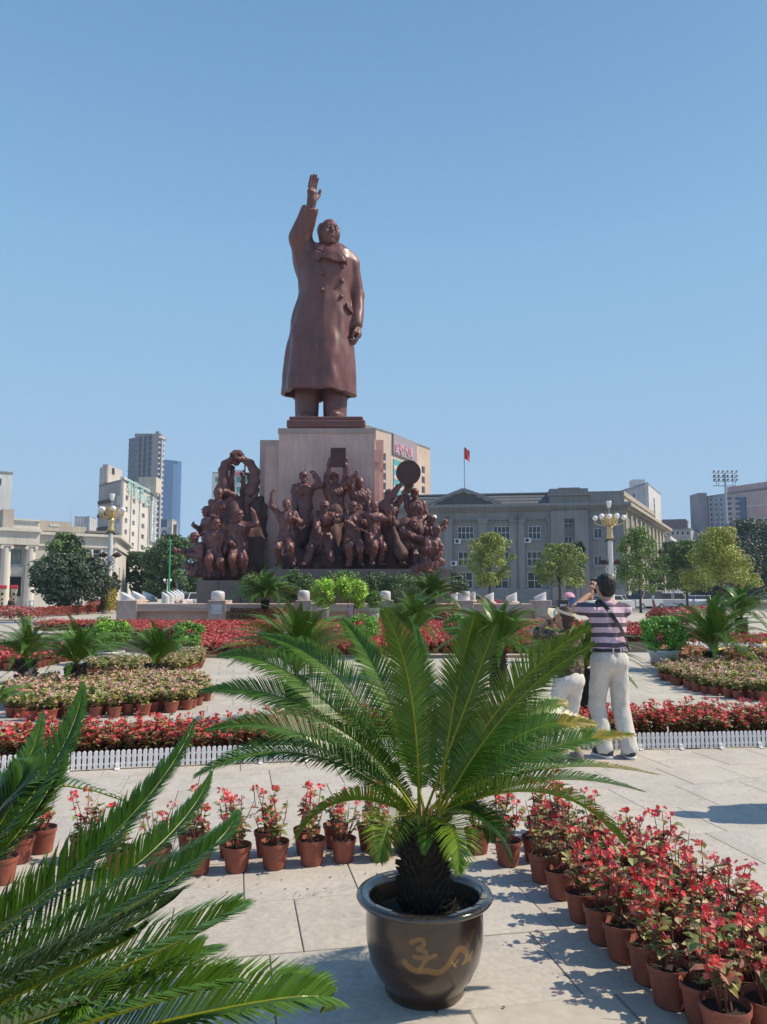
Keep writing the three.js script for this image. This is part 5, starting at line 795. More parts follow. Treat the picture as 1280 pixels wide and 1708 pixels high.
hedge('red_hedge', 'broad red hedge behind the round clipped shrub', [[1095, 36], [1185, 35]], 3.4, 0.98, RD, 9000, 0.1);
hedge('red_hedge', 'pinkish red planting between the two photographers and the hedge', [[1040, 28], [1085, 27]], 2.5, 0.6, [[0.42, 0.12, 0.12], [0.34, 0.06, 0.05], [0.25, 0.10, 0.05]], 3000, 0.08);
// ------------------------------------------------------------------ low wall, bollards, lamps, cars and other things of the square
{
  const d = 34, w = thing('low_wall', 'low pinkish stone wall with square piers around the monument', 'wall'), m = M.pinkWall, X = (px) => V(px, 1010, d).x, Y = (py) => V(640, py, d).y;
  const z = -d, y1 = Y(1007), yt = Y(1003.5);
  const runs = [[228, 348], [377, 494], [520, 634], [656, 763], [790, 893]];
  for (const [a, b] of runs) { part(w, 'wall_panel', bb(X(a), X(b), 0.003, y1 - 0.34, z - 1.1, z - 0.35), m); part(w, 'coping', rb(X(b) - X(a) - 0.006, 0.34, 1.5, 0.03, (X(a) + X(b)) / 2, y1 - 0.168, z - 0.72), m); }
  for (const [a, b, p] of [[195, 229, 0], [347.5, 377.5, 0], [493.5, 520.5, 0], [633.5, 656.5, 0], [762.5, 790.5, 0], [892.5, 920.5, 0]]) part(w, 'pier', rb(X(b) - X(a), yt + 0.06, 1.4, 0.025, (X(a) + X(b)) / 2, (yt + 0.06) / 2, z - 0.65), mat([0.60, 0.47, 0.41], 0.7, { map: rep(T.stain, 0.6) }));
  part(w, 'inner_terrace', bb(X(232), X(905), 0.002, 0.5, z - 5.5, z - 1.2), m);
  const nt = part(w, 'posted_notice', bb(X(353), X(371), Y(1024), Y(1008), z + 0.052, z + 0.058), M.whitePaint);
}
// bollards: white drums with a slanting top on a low round foot
function bollardGeo(r, h0, h1) { const n = 24, g = new THREE.CylinderGeometry(r, r, 1, n, 1), p = g.attributes.position; for (let i = 0; i < p.count; i++) p.setY(i, p.getY(i) < 0 ? 0 : lerp(h0, h1, (p.getX(i) / r + 1) / 2)); g.computeVertexNormals(); return g; }
const bolMat = mat([0.74, 0.76, 0.78], 0.4, { map: rep(T.stain, 1) });
function bollard(label, px, d, y0, w, topL, topR, foot, dome) {
  const t = thing('spotlight_bollard', label, 'bollard', V(px, 992, d).setY(y0), 0), k = d / FOCAL, r = w / 2 * k, hL = V(px, topL, d).y - y0, hR = V(px, topR, d).y - y0;
  if (dome) part(t, 'drum', lathe([[0, 0], [r, 0], [r, hL - r * 0.45], [r * 0.86, hL - r * 0.15], [r * 0.5, hL - 0.02], [0, hL]], 28), bolMat);
  else part(t, 'drum', bollardGeo(r, hL, hR), bolMat);
  if (foot) part(t, 'foot', lathe([[0, -0.02], [r * 1.45, -0.02], [r * 1.45, 0.08], [r * 1.1, 0.14], [0, 0.14]], 24), M.pinkWall);
  return t;
}
{
  const yp = V(640, 1004, 34).y + 0.04;
  bollard('white dome topped bollard on the wall pier with the notice', 364, 34.6, yp, 22, 985, 985, 0, 1);
  bollard('white dome topped bollard on the pier left of the bright tubs', 507, 34.6, yp, 20, 984, 984, 0, 1);
  bollard('white bollard half hidden behind the small tub shrub', 643, 34.6, yp, 18, 985, 985, 0, 1);
  bollard('white drum bollard on the pier right of the second cycad', 774, 34.6, yp, 20, 986, 986, 0, 0);
  bollard('white bollard with slanted top on the wall end pier', 901, 34.6, yp, 20, 997, 987, 0, 0);
  bollard('white slanted bollard on a round foot, first right of the drum', 815.5, 44, 1.05, 17, 996, 987.5, 1, 0);
  bollard('white slanted bollard on a round foot, second right of the drum', 853.5, 44, 1.05, 18, 996, 987.5, 1, 0);
  bollard('white bollard partly hidden behind the drum on the pier', 757, 40, 1.0, 14, 992, 988, 1, 0);
  bollard('white narrow bollard just right of the drum on the pier', 789, 46, 1.1, 9, 988, 987, 1, 0);
  bollard('large white slanted bollard nearest the wall end on the left', 214, 37, yp - 0.05, 23, 987, 999, 0, 0);
  bollard('large white slanted bollard, second from the wall end on the left', 232, 40, yp - 0.1, 22, 985.5, 997, 1, 0);
  bollard('large white slanted bollard, third from the wall end on the left', 248, 43, yp - 0.1, 20, 986, 995, 1, 0);
  const one = bollard('nearest white slanted bollard of the receding row left of the monument', 277, 52, 0.7, 13, 987, 996, 0, 0); 
  [[285, 55], [291, 58], [296, 61], [301, 64]].forEach(([px, d], i) => copyOf(one, 'spotlight_bollard', V(px, 992, d).setY(0.7), 0, ['second', 'third', 'fourth', 'farthest'][i] + ' white slanted bollard of the receding row left of the monument', d / 52));
  // stacked stone pieces seen beyond the wall
  rnd = mulberry(31); const sp = thing('stone_pile', 'pale heap of stacked stone pieces left of the bronze base', 'stones', V(318, 992, 50).setY(0)); for (let i = 0; i < 26; i++) part(sp, 'stone', new THREE.DodecahedronGeometry(rr(0.14, 0.3), 0).rotateY(i).translate(rr(-1.3, 0.9), rr(0.75, 1.1), rr(-0.6, 0.6)), i % 3 ? M.cream : M.pink); part(sp, 'pallet', bb(-1.7, 1.1, 0, 0.7, -0.7, 0.7), M.pink);
}
// ornate lamps with a golden cup, globes, and two flower baskets
function ornateLamp(label, px, d, topPy, planter) {
  const t = thing('ornate_lamp', label, 'street lamp', ground(px, d), 0, null), k = d / FOCAL, H = V(px, topPy, d).y, g = (a) => a * k;
  const yc = H - g(26), yg = H - g(44), y2 = H - g(64);
  part(t, 'pole', cyl(g(5), g(4), y2, 0, 0, 0, 12), M.whitePaint);
  part(t, 'golden_neck', lathe([[0, y2], [g(5.5), y2], [g(6), y2 + g(4)], [g(4.6), y2 + g(8)], [g(5.2), y2 + g(14)], [g(4), y2 + g(18)], [g(6.5), y2 + g(22)], [0, y2 + g(22)]], 14), M.gold);
  const cup = []; for (let i = 0; i < 8; i++) { const a = i / 8 * 6.283, p = []; for (let j = 0; j <= 5; j++) { const u = j / 5, r = g(3.5) + g(7.5) * Math.pow(u, 0.7); p.push(v3(Math.cos(a) * r, y2 + g(21) + u * g(21), Math.sin(a) * r)); } cup.push(tube(p, g(1.9), 5, 8)); }
  cup.push(lathe([[g(3), y2 + g(21)], [g(8), y2 + g(30)], [g(10), y2 + g(41)], [g(8), y2 + g(41)]], 16)); part(t, 'golden_cup', cup, M.gold);
  part(t, 'top_stem', cyl(g(0.8), g(0.8), H - g(8) - yc, 0, yc - g(4), 0, 6), M.steel); part(t, 'top_lantern', lathe([[0, H - g(11)], [g(2.6), H - g(11)], [g(4.4), H - g(1)], [g(4.4), H], [0, H]], 12), M.globe);
  for (let i = 0; i < 8; i++) { const a = i / 8 * 6.283 + 0.3, r = g(i % 2 ? 17 : 23), x = Math.cos(a) * r, z = Math.sin(a) * r, y = yc + g(i % 2 ? 0 : -2); const ar = part(t, 'arm', tube([v3(0, y2 + g(22), 0), v3(x * 0.6, y2 + g(24), z * 0.6), v3(x, y - g(9), z), v3(x, y - g(3.6), z)], g(0.9), 5, 10), M.gold); const b = new THREE.Mesh(new THREE.SphereGeometry(g(4.3), 16, 12).translate(x, y, z), M.globe); b.name = 'globe'; ar.add(b); }
  const lv = []; for (let i = 0; i < 8; i++) { const a = i / 8 * 6.283; lv.push(bar(v3(Math.cos(a) * g(3), y2, Math.sin(a) * g(3)), v3(Math.cos(a) * g(10), y2 - g(4.5), Math.sin(a) * g(10)), g(1.6), 4, g(0.4))); } part(t, 'iron_collar', lv, M.dark);
  const yb = H - g(104); for (const s of [-1, 1]) { const bk = part(t, 'flower_basket', lathe([[0, yb - g(3)], [g(4.5), yb - g(2)], [g(7.5), yb + g(1)], [0, yb + g(1)]], 14).translate(s * g(11.5), 0, 0), M.dark); rnd = mulberry(px + s); const f = new THREE.Mesh(leafCloud(260, () => { const a = rr(0, 6.28), r = Math.sqrt(rnd()); return { x: s * g(11.5) + Math.cos(a) * r * g(7.5), y: yb + g(1) + (1 - r * r) * g(5) * rnd(), z: Math.sin(a) * r * g(7) }; }, g(2.4), () => tint(rnd() < 0.6 ? [0.20, 0.04, 0.05] : [0.05, 0.07, 0.03], 0.3)), M.leaf); f.name = 'flowers'; bk.add(f); part(t, 'basket_bracket', bar(v3(0, yb - g(8), 0), v3(s * g(10), yb - g(3), 0), g(0.8), 5), M.whitePaint); }
  const sc = []; for (const s of [-1, 1]) for (let i = 0; i < 3; i++) sc.push(new THREE.TorusGeometry(g(2.6), g(0.8), 6, 14).translate(s * g(6 - i * 0.8), yb - g(10 + i * 6), 0)); part(t, 'scrollwork', sc, M.whitePaint);
  part(t, 'pedestal_foot', lathe([[0, 0], [g(11), 0], [g(11), g(6)], [g(7), g(9)], [g(5.2), g(22)], [0, g(22)]], 16), M.whitePaint);
  if (planter) { rnd = mulberry(9); part(t, 'flower_drum', leafCloud(2600, () => { const a = rr(0, 6.28), y = rr(0.2, V(px, 962, d).y); const r = g(11.5) * rr(0.85, 1.05); return { x: Math.cos(a) * r, y, z: Math.sin(a) * r, n: v3(Math.cos(a), 0, Math.sin(a)) }; }, 0.17, (o) => tint(o.x > -0.1 && o.y < 2.2 ? [0.36, 0.30, 0.04] : [0.13, 0.10, 0.03], 0.35)), M.leaf); }
  return t;
}
ornateLamp('ornate lamp with golden cup and globes before the cream hall', 181.5, 64, 824, 1);
ornateLamp('ornate lamp with golden cup and globes at the classical building corner', 1020.5, 60, 836, 0);
ornateLamp('ornate lamp mostly hidden behind the outstretched bronze hand', 703, 62, 836, 0);
{ // small twin globe lamp, green pole, floodlight mast
  const d = 74, k = d / FOCAL, t = thing('twin_globe_lamp', 'small white lamp with two globes below the green pole', 'street lamp', ground(279, d)), H = V(279, 966, d).y; part(t, 'pole', cyl(0.07, 0.05, H, 0, 0, 0, 8), M.whitePaint);
  for (const s of [-1, 1]) { part(t, 'arm', tube([v3(0, H - 0.5, 0), v3(s * 0.2, H - 0.3, 0), v3(s * 5 * k, H - 0.35, 0)], 0.035, 5, 6), M.whitePaint); part(t, 'globe', new THREE.SphereGeometry(2.3 * k, 14, 10).translate(s * 5 * k, H - 0.1, 0), M.globe); }
  const gp = thing('green_pole', 'slender bright green pole left of the bronze group', 'pole', ground(282, 72)), h = V(282, 902, 72).y; part(gp, 'pole', cyl(0.09, 0.07, h, 0, 0, 0, 8), mat([0.03, 0.34, 0.14], 0.5)); part(gp, 'base_plate', cyl(0.2, 0.18, 0.1, 0, 0, 0, 8), M.steel); part(gp, 'finial', new THREE.SphereGeometry(0.13, 8, 6).translate(0, h, 0), mat([0.03, 0.34, 0.14], 0.5));
  const D = 135, m = thing('floodlight_mast', 'tall floodlight mast with three rows of lamps at the right', 'mast', ground(1213.5, D)), q = D / FOCAL, Hm = V(1212, 784, D).y, g = (a) => a * q;
  part(m, 'pole', cyl(g(3), g(1.6), Hm - g(12), 0, 0, 0, 12), M.steel);
  const yy = [2, 9.5, 16, 24].map((a) => Hm - g(a + 3)); yy.forEach((y, j) => part(m, 'crossbar', bar(v3(-g(21), y, 0), v3(g(20), y, 0), g(0.7), 6), M.steel));
  for (const x of [-15, -11, 0, 13, 17]) part(m, 'upright', bar(v3(g(x), yy[3], 0), v3(g(x), yy[0], 0), g(x ? 0.5 : 1.4), 6), M.steel);
  for (let j = 0; j < 3; j++) for (let i = 0; i < 6; i++) { const l = part(m, 'floodlight', new THREE.CylinderGeometry(g(1.9), g(0.9), g(2.6), 10).rotateX(1.1).translate(g(-19 + i * 7.6), yy[j] + g(2), 0.15), M.dark); }
}
// cars
function car(label, px, d, col, turn, kind = 'sedan') {
  const t = thing('parked_car', label, kind === 'van' ? 'van' : 'car', ground(px, d).setY(0.006), turn), paint = phys(col, 0.35, { clearcoat: 0.6 }), L = 4.5, hgt = kind === 'sedan' ? 1.45 : kind === 'van' ? 1.95 : 1.72;
  const s = new THREE.Shape(); s.moveTo(-L / 2, 0.35); s.lineTo(-L / 2, 0.8); s.quadraticCurveTo(-L / 2, 0.95, -L / 2 + 0.3, 0.97); s.lineTo(kind === 'sedan' ? -1.25 : -1.5, 1.02); s.lineTo(L / 2 - (kind === 'sedan' ? 0.9 : 0.1), 1.02); s.quadraticCurveTo(L / 2, 1.0, L / 2, 0.8); s.lineTo(L / 2, 0.35); s.closePath();
  part(t, 'body', new THREE.ExtrudeGeometry(s, { depth: 1.62, bevelEnabled: true, bevelSize: 0.06, bevelThickness: 0.08, bevelSegments: 3 }).translate(0, 0, -0.81), paint);
  const c = new THREE.Shape(), a = kind === 'sedan' ? [-1.2, -0.55, 0.95, 1.7] : [-1.55, -0.8, 1.7, 2.15]; c.moveTo(a[0], 1.0); c.quadraticCurveTo((a[0] + a[1]) / 2, hgt - 0.1, a[1], hgt - 0.03); c.lineTo(a[2], hgt - 0.03); c.quadraticCurveTo((a[2] + a[3]) / 2, hgt - 0.12, a[3], 1.0); c.closePath();
  part(t, 'cabin_glass', new THREE.ExtrudeGeometry(c, { depth: 1.36, bevelEnabled: true, bevelSize: 0.03, bevelThickness: 0.05, bevelSegments: 2 }).translate(0, 0, -0.68), M.glass);
  part(t, 'roof', rb(a[2] - a[1] + 0.2, 0.07, 1.4, 0.03, (a[1] + a[2]) / 2, hgt, 0), paint);
  for (const z of [-0.73, 0.73]) for (const x of [a[1], (a[1] + a[2]) / 2, a[2]]) part(t, 'roof_pillar', bar(v3(x < 0 ? x - (x === a[1] ? 0.5 : 0) : x + (x === a[2] ? 0.45 : 0), 1.0, z), v3(x, hgt, z * 0.96), 0.045, 6), paint);
  for (const x of [-1.4, 1.4]) for (const z of [-0.8, 0.8]) { const w = part(t, 'wheel', new THREE.CylinderGeometry(0.33, 0.33, 0.22, 20).rotateX(Math.PI / 2).translate(x, 0.33, z), M.dark); const h = new THREE.Mesh(new THREE.CylinderGeometry(0.2, 0.2, 0.02, 12).rotateX(Math.PI / 2).translate(x, 0.33, z + Math.sign(z) * 0.11), M.steel); h.name = 'rim'; w.add(h); }
  for (const z of [-0.6, 0.6]) { part(t, 'headlight', rb(0.08, 0.16, 0.34, 0.03, -L / 2 - 0.04, 0.76, z), M.globe); part(t, 'tail_light', rb(0.06, 0.16, 0.3, 0.02, L / 2 + 0.05, 0.8, z), mat([0.35, 0.02, 0.02], 0.3)); }
  part(t, 'number_plate', bb(-L / 2 - 0.1, -L / 2 - 0.07, 0.45, 0.57, -0.22, 0.22), mat([0.1, 0.18, 0.5], 0.5));
  return t;
}
car('white saloon car behind the red hedge, directly below the mast trees', 1031, 84, [0.75, 0.75, 0.76], 1.35); 
car('white hatchback right of the white saloon at the red hedge', 1082 + 90, 84, [0.76, 0.76, 0.76], 1.2);
car('white saloon with a roof sign facing the square', 1153, 86, [0.78, 0.78, 0.78], 1.45);
car('silver grey van by the tree trunk on the right', 1076, 82, [0.5, 0.52, 0.55], 0.5, 'van');
car('pale silver car with red side by the hedge end', 1108, 83, [0.55, 0.55, 0.62], 0.15, 'suv');
car('red car between the white cars', 1134, 88, [0.35, 0.03, 0.03], 1.4);
car('white car glimpsed beside the raised arm of the man', 1012, 70, [0.75, 0.77, 0.8], 0.25);
car('dark car under the trees past the building corner', 1056, 92, [0.03, 0.03, 0.035], 0.1);
car('white and black off road car left of the bronze base', 316, 82, [0.7, 0.71, 0.72], 1.2, 'suv');
car('red car roof glimpsed behind the slanted bollards', 797, 78, [0.42, 0.05, 0.05], 0.1);
// far people
function farPerson(label, px, d, top, shirt, trousers, turn, extra) {
  const y = V(px, top, d).y, k = y / 1.75, t = thing('person', label, 'person', ground(px, d), turn), J = skeleton({ footR: [-0.1, 0.085, 0.12], footL: [0.1, 0.085, -0.1], ...extra });
  const pr = figurePrims(J, { hat: 'hair', bulk: 1 }), [lo, hi] = bounds(J, 0.2), g = sdfMesh(blend(pr), lo, hi, 0.028), p = g.attributes.position, c = new Float32Array(p.count * 3);
  for (let i = 0; i < p.count; i++) { const h = p.getY(i), q = h > J.head.y + 0.03 ? [0.02, 0.016, 0.014] : h > J.neck.y ? [0.42, 0.25, 0.18] : h > 0.95 ? shirt : h > 0.09 ? trousers : [0.03, 0.03, 0.03]; c.set(q, i * 3); }
  g.setAttribute('color', new THREE.BufferAttribute(c, 3)); const b = part(t, 'body', g, mat([1, 1, 1], 0.85, { vertexColors: true })); b.scale.setScalar(k); return t;
}
const um = farPerson('person in a blue top walking under the pink umbrella', 953, 52, 991, [0.08, 0.16, 0.42], [0.05, 0.06, 0.10], 2.6, { handR: [-0.12, 1.35, 0.2] });
farPerson('person in grey beside the one with the pink umbrella', 943, 52.4, 993, [0.28, 0.32, 0.36], [0.08, 0.08, 0.1], 2.9);
farPerson('person in a white shirt by the silver van', 1089, 76, 988, [0.72, 0.72, 0.73], [0.4, 0.2, 0.2], 1.2);
farPerson('person in dark clothes at the building corner', 1100, 95, 989, [0.04, 0.045, 0.07], [0.03, 0.03, 0.04], 0.4);
farPerson('person in black sitting side view by the red topped boards', 20, 50, 996, [0.03, 0.03, 0.035], [0.03, 0.03, 0.04], 0.8);
{
  const d = 51.8, u = thing('umbrella', 'pink umbrella held over two walkers behind the wall end', 'umbrella', V(949, 998, d)), k = d / FOCAL, r = 11 * k; const rim = V(949, 996, d).y - u.position.y, topY = V(949, 987.5, d).y - u.position.y, cv = [];
  const g = new THREE.SphereGeometry(1, 16, 6, 0, 6.2832, 0, 1.35).scale(r, (topY - rim) / 0.78, r).translate(0, topY - (topY - rim) / 0.78, 0); part(u, 'canopy', g, mat([0.62, 0.30, 0.42], 0.7, { side: THREE.DoubleSide })); part(u, 'shaft', bar(v3(0, -0.75, 0), v3(0, topY, 0), 0.014), M.steel); part(u, 'tip', bar(v3(0, topY, 0), v3(0, topY + 0.06, 0), 0.012), M.steel);
  const b = thing('litter_bin', 'dark box shaped litter bin left of the umbrella', 'bin', ground(938, 46)); const w = 0.42; part(b, 'bin_body', rb(0.62, 1.1, 0.5, 0.03, 0, 0.6, 0), M.dark); part(b, 'bin_lid', rb(0.7, 0.08, 0.58, 0.03, 0, 1.2, 0), M.dark); part(b, 'bin_opening', bb(-0.2, 0.2, 0.85, 1.0, 0.25, 0.256), M.steel);
  // red topped boards at the left edge
  const bm = mat([0.66, 0.60, 0.44], 0.6), rm = mat([0.50, 0.035, 0.07], 0.5);
  [[5, 'red topped cream notice board cut by the left edge'], [24, 'red topped cream notice board, the complete one']].forEach(([px, lb], i) => { const D = 56 + i, n = thing('notice_board', lb, 'notice board', ground(px, D), 0.35), q = D / FOCAL, y1 = V(px, 982, D).y, y0 = V(px, 1004, D).y, hw = 5 * q, yt = V(px, 976, D).y; const s = new THREE.Shape(); s.moveTo(-hw * 0.7, y0); s.lineTo(hw * 0.7, y0); s.lineTo(hw, y1); s.lineTo(-hw, y1); s.closePath(); part(n, 'panel', new THREE.ExtrudeGeometry(s, { depth: 0.3, bevelEnabled: false }).translate(0, 0, -0.15), bm); part(n, 'red_cap', rb(hw * 2.3, yt - y1, 0.5, 0.06, 0, (yt + y1) / 2, 0), rm); part(n, 'leg', bb(-0.05, 0.05, 0, y0, -0.05, 0.05), M.dark); const F = { m: new THREE.Matrix4() }; strokes(F, -hw * 0.42, y0 + (y1 - y0) * 0.52, hw * 0.8, GLY[i ? 'dian' : 'ju'], M.dark, n, 'board_character', 0.16, 0.13); strokes(F, -hw * 0.38, y0 + (y1 - y0) * 0.12, hw * 0.7, GLY[i ? 'sha' : 'rong'], M.dark, n, 'board_character', 0.16, 0.13); });
  const fr = thing('barrier_frame', 'low white metal barrier frame before the dark tree', 'barrier', ground(51, 54)), q = 54 / FOCAL, hh = V(51, 1002, 54).y; part(fr, 'top_rail', bar(v3(-7 * q, hh, 0), v3(7 * q, hh, 0), 0.05), M.whitePaint); part(fr, 'lower_rail', bar(v3(-7 * q, hh - 0.35, 0), v3(7 * q, hh - 0.35, 0), 0.035), M.whitePaint); for (const x of [-7, 0, 7]) part(fr, 'post', bar(v3(x * q, 0, 0), v3(x * q, hh, 0), 0.05), M.whitePaint);
  for (const [px, lb] of [[1123, 'round road sign on a thin post beside the cars'], [1221, 'white round topped post under the golden ginkgo']]) { const D = 78, r = thing('road_sign', lb, 'road sign', ground(px, D)), h = V(px, 984, D).y; part(r, 'post', cyl(0.05, 0.05, h, 0, 0, 0, 8), M.steel); part(r, 'disc', new THREE.CylinderGeometry(0.2, 0.2, 0.04, 18).rotateX(Math.PI / 2).translate(0, h, 0.06), px < 1200 ? M.steel : M.globe); }
}
// ------------------------------------------------------------------ cycads, potted begonias, picket fence
const GRN = [1, 1, 1], UPV = v3(0, 1, 0);
// one frond: rachis and two ranks of narrow leaflets; B base, Mi a point half way, T tip
function frondGeo(B, Mi, T, o = {}) {
  const Cc = Mi.clone().multiplyScalar(2).addScaledVector(B, -0.5).addScaledVector(T, -0.5), n = o.n ?? 96, L = o.L ?? 0.146, w = o.w ?? 0.006;
  const at = (t) => { const a = 1 - t; return v3(a * a * B.x + 2 * a * t * Cc.x + t * t * T.x, a * a * B.y + 2 * a * t * Cc.y + t * t * T.y, a * a * B.z + 2 * a * t * Cc.z + t * t * T.z); };
  const tan = (t) => Cc.clone().sub(B).multiplyScalar(2 * (1 - t)).addScaledVector(T.clone().sub(Cc), 2 * t).normalize();
  const P = [], K = [], tri = (a, b, c, k) => { P.push(a.x, a.y, a.z, b.x, b.y, b.z, c.x, c.y, c.z); K.push(...k, ...k, ...k); };
  const up = o.up ?? UPV, fr = (t) => { const q = tan(t), s = q.clone().cross(up).normalize(), m = s.clone().cross(q).normalize(); return [q, s, m]; };
  const roll = o.roll ?? 0, dry = o.dry ?? 0;
  for (let i = 0; i < n; i++) {
    const u = i / (n - 1), t = 0.13 + 0.87 * u, p = at(t), [q, s0, m0] = fr(t);
    const s = s0.clone().multiplyScalar(Math.cos(roll)).addScaledVector(m0, Math.sin(roll)), m = m0.clone().multiplyScalar(Math.cos(roll)).addScaledVector(s0, -Math.sin(roll));
    const l = L * Math.min(1, 0.3 + u * 4.2) * (1 - (o.tp ?? 0.8) * Math.pow(Math.max(0, (u - 0.36) / 0.64), o.te ?? 1.7)), an = lerp(o.a0 ?? 1.25, o.a1 ?? 0.4, Math.pow(u, 1.2));
    for (const sd of [-1, 1]) {
      const ll = l * rr(0.9, 1.06), a = an + rr(-0.06, 0.06), V0 = o.v ?? 0.5;
      const d = q.clone().multiplyScalar(Math.cos(a)).addScaledVector(s, sd * Math.sin(a)).addScaledVector(m, V0 * Math.sin(a) + rr(-0.05, 0.05)).normalize();
      const wv = d.clone().cross(m).normalize().multiplyScalar(w / 2), p1 = p.clone().addScaledVector(d, ll * 0.55).addScaledVector(m, -0.02 * ll), p2 = p.clone().addScaledVector(d, ll * 0.97).addScaledVector(m, -0.16 * ll * (o.curl ?? 1)); p2.y -= 0.05 * ll;
      const f = rr(0.66, 1.34), br = dry && u > 1 - dry && rnd() < 0.85 ? 1 : 0, k = br ? [5.2 * f, 1.75 * f, 1.9 * f] : [f * (o.tint?.[0] ?? 1), f * (o.tint?.[1] ?? 1), f * (o.tint?.[2] ?? 1)];
      const a0 = p.clone().sub(wv.clone().multiplyScalar(0.75)), b0 = p.clone().addScaledVector(wv, 0.75), a1 = p1.clone().sub(wv), b1 = p1.clone().add(wv);
      tri(a0, b0, b1, k); tri(a0, b1, a1, k); tri(a1, b1, p2, k);
    }
  }
  // rachis: three sided, pale yellowish green
  const rk = o.rk ?? [5.0, 2.3, 1.6], N = o.seg ?? 14; let prev = null;
  for (let i = 0; i <= N; i++) { const t = i / N, p = at(t), [q, s, m] = fr(t), r = lerp(o.r0 ?? 0.0062, 0.0014, Math.pow(t, 0.8)); const c = [p.clone().addScaledVector(s, -r), p.clone().addScaledVector(m, r * 0.9), p.clone().addScaledVector(s, r), p.clone().addScaledVector(m, -r * 0.8)]; if (prev) for (let k = 0; k < 4; k++) { const e = (k + 1) % 4; tri(prev[k], prev[e], c[e], rk); tri(prev[k], c[e], c[k], rk); } prev = c; }
  return polyG(P, K);
}
// scaly trunk with the bases of old fronds
function trunkGeo(h, r, seed, n = 150) {
  rnd = mulberry(seed); const g = [lathe([[r * 0.82, 0], [r, h * 0.25], [r * 1.02, h * 0.7], [r * 0.9, h * 0.95], [0, h * 1.02]], 14)];
  for (let i = 0; i < n; i++) { const a = i * 2.39996, y = h * (0.04 + 0.93 * (i / n)), l = r * rr(0.25, 0.55), c = v3(Math.cos(a), 0, Math.sin(a)), p = c.clone().multiplyScalar(r * 0.92).setY(y), e = c.clone().multiplyScalar(r * 0.92 + l * 0.75).setY(y + l * rr(0.2, 0.9)); g.push(bar(p, e, r * 0.13, 4, r * 0.05)); }
  return merge(g);
}
// ---- the big cycad in its glazed pot
function potTexture() {
  const c = document.createElement('canvas'); c.width = 1024; c.height = 256; const g = c.getContext('2d');
  const im = g.createImageData(1024, 256); for (let y = 0; y < 256; y++) for (let x = 0; x < 1024; x++) { const n = fbm(x / 1024, y / 256, 8, 5, 101), m = fbm(x / 1024, y / 256, 3, 3, 108), o = (y * 1024 + x) * 4, k = 0.7 + 0.6 * n; im.data[o] = (50 + 26 * m) * k; im.data[o + 1] = (36 + 15 * m) * k; im.data[o + 2] = (28 + 8 * m) * k; im.data[o + 3] = 255; } g.putImageData(im, 0, 0);
  // a winding ochre beast and clouds, painted twice round
  const X0 = [250, 760]; g.translate(0, -42);
  for (const x of X0) {
    g.lineCap = 'round'; g.lineJoin = 'round';
    const path = (w, col, pts) => { g.strokeStyle = col; g.lineWidth = w; g.beginPath(); g.moveTo(x + pts[0][0], pts[0][1]); for (let i = 1; i < pts.length - 1; i++) g.quadraticCurveTo(x + pts[i][0], pts[i][1], x + (pts[i][0] + pts[i + 1][0]) / 2, (pts[i][1] + pts[i + 1][1]) / 2); g.stroke(); };
    path(17, 'rgba(140,98,44,0.82)', [[-80, 150], [-60, 172], [-20, 166], [10, 178], [36, 160], [56, 128], [72, 118], [92, 132], [104, 158], [120, 164]]);
    path(11, 'rgba(145,102,46,0.82)', [[-40, 168], [-28, 138], [-2, 128], [4, 126]]); path(12, 'rgba(138,96,44,0.8)', [[-62, 96], [-40, 82], [-24, 94], [-36, 108], [-48, 112], [-26, 114], [-20, 130], [-46, 136], [-60, 128]]);
    path(5, 'rgba(180,140,60,0.9)', [[96, 142], [86, 160], [80, 170]]); path(5, 'rgba(180,140,60,0.9)', [[90, 164], [112, 150], [122, 134]]); path(4, 'rgba(180,140,60,0.8)', [[46, 150], [58, 162], [64, 172]]); path(4, 'rgba(180,140,60,0.8)', [[66, 148], [56, 158], [50, 168]]);
    path(14, 'rgba(105,74,38,0.7)', [[100, 118], [120, 96], [128, 84]]);
  }
  const t = new THREE.CanvasTexture(c); t.colorSpace = THREE.SRGBColorSpace; t.wrapS = THREE.RepeatWrapping; return t;
}
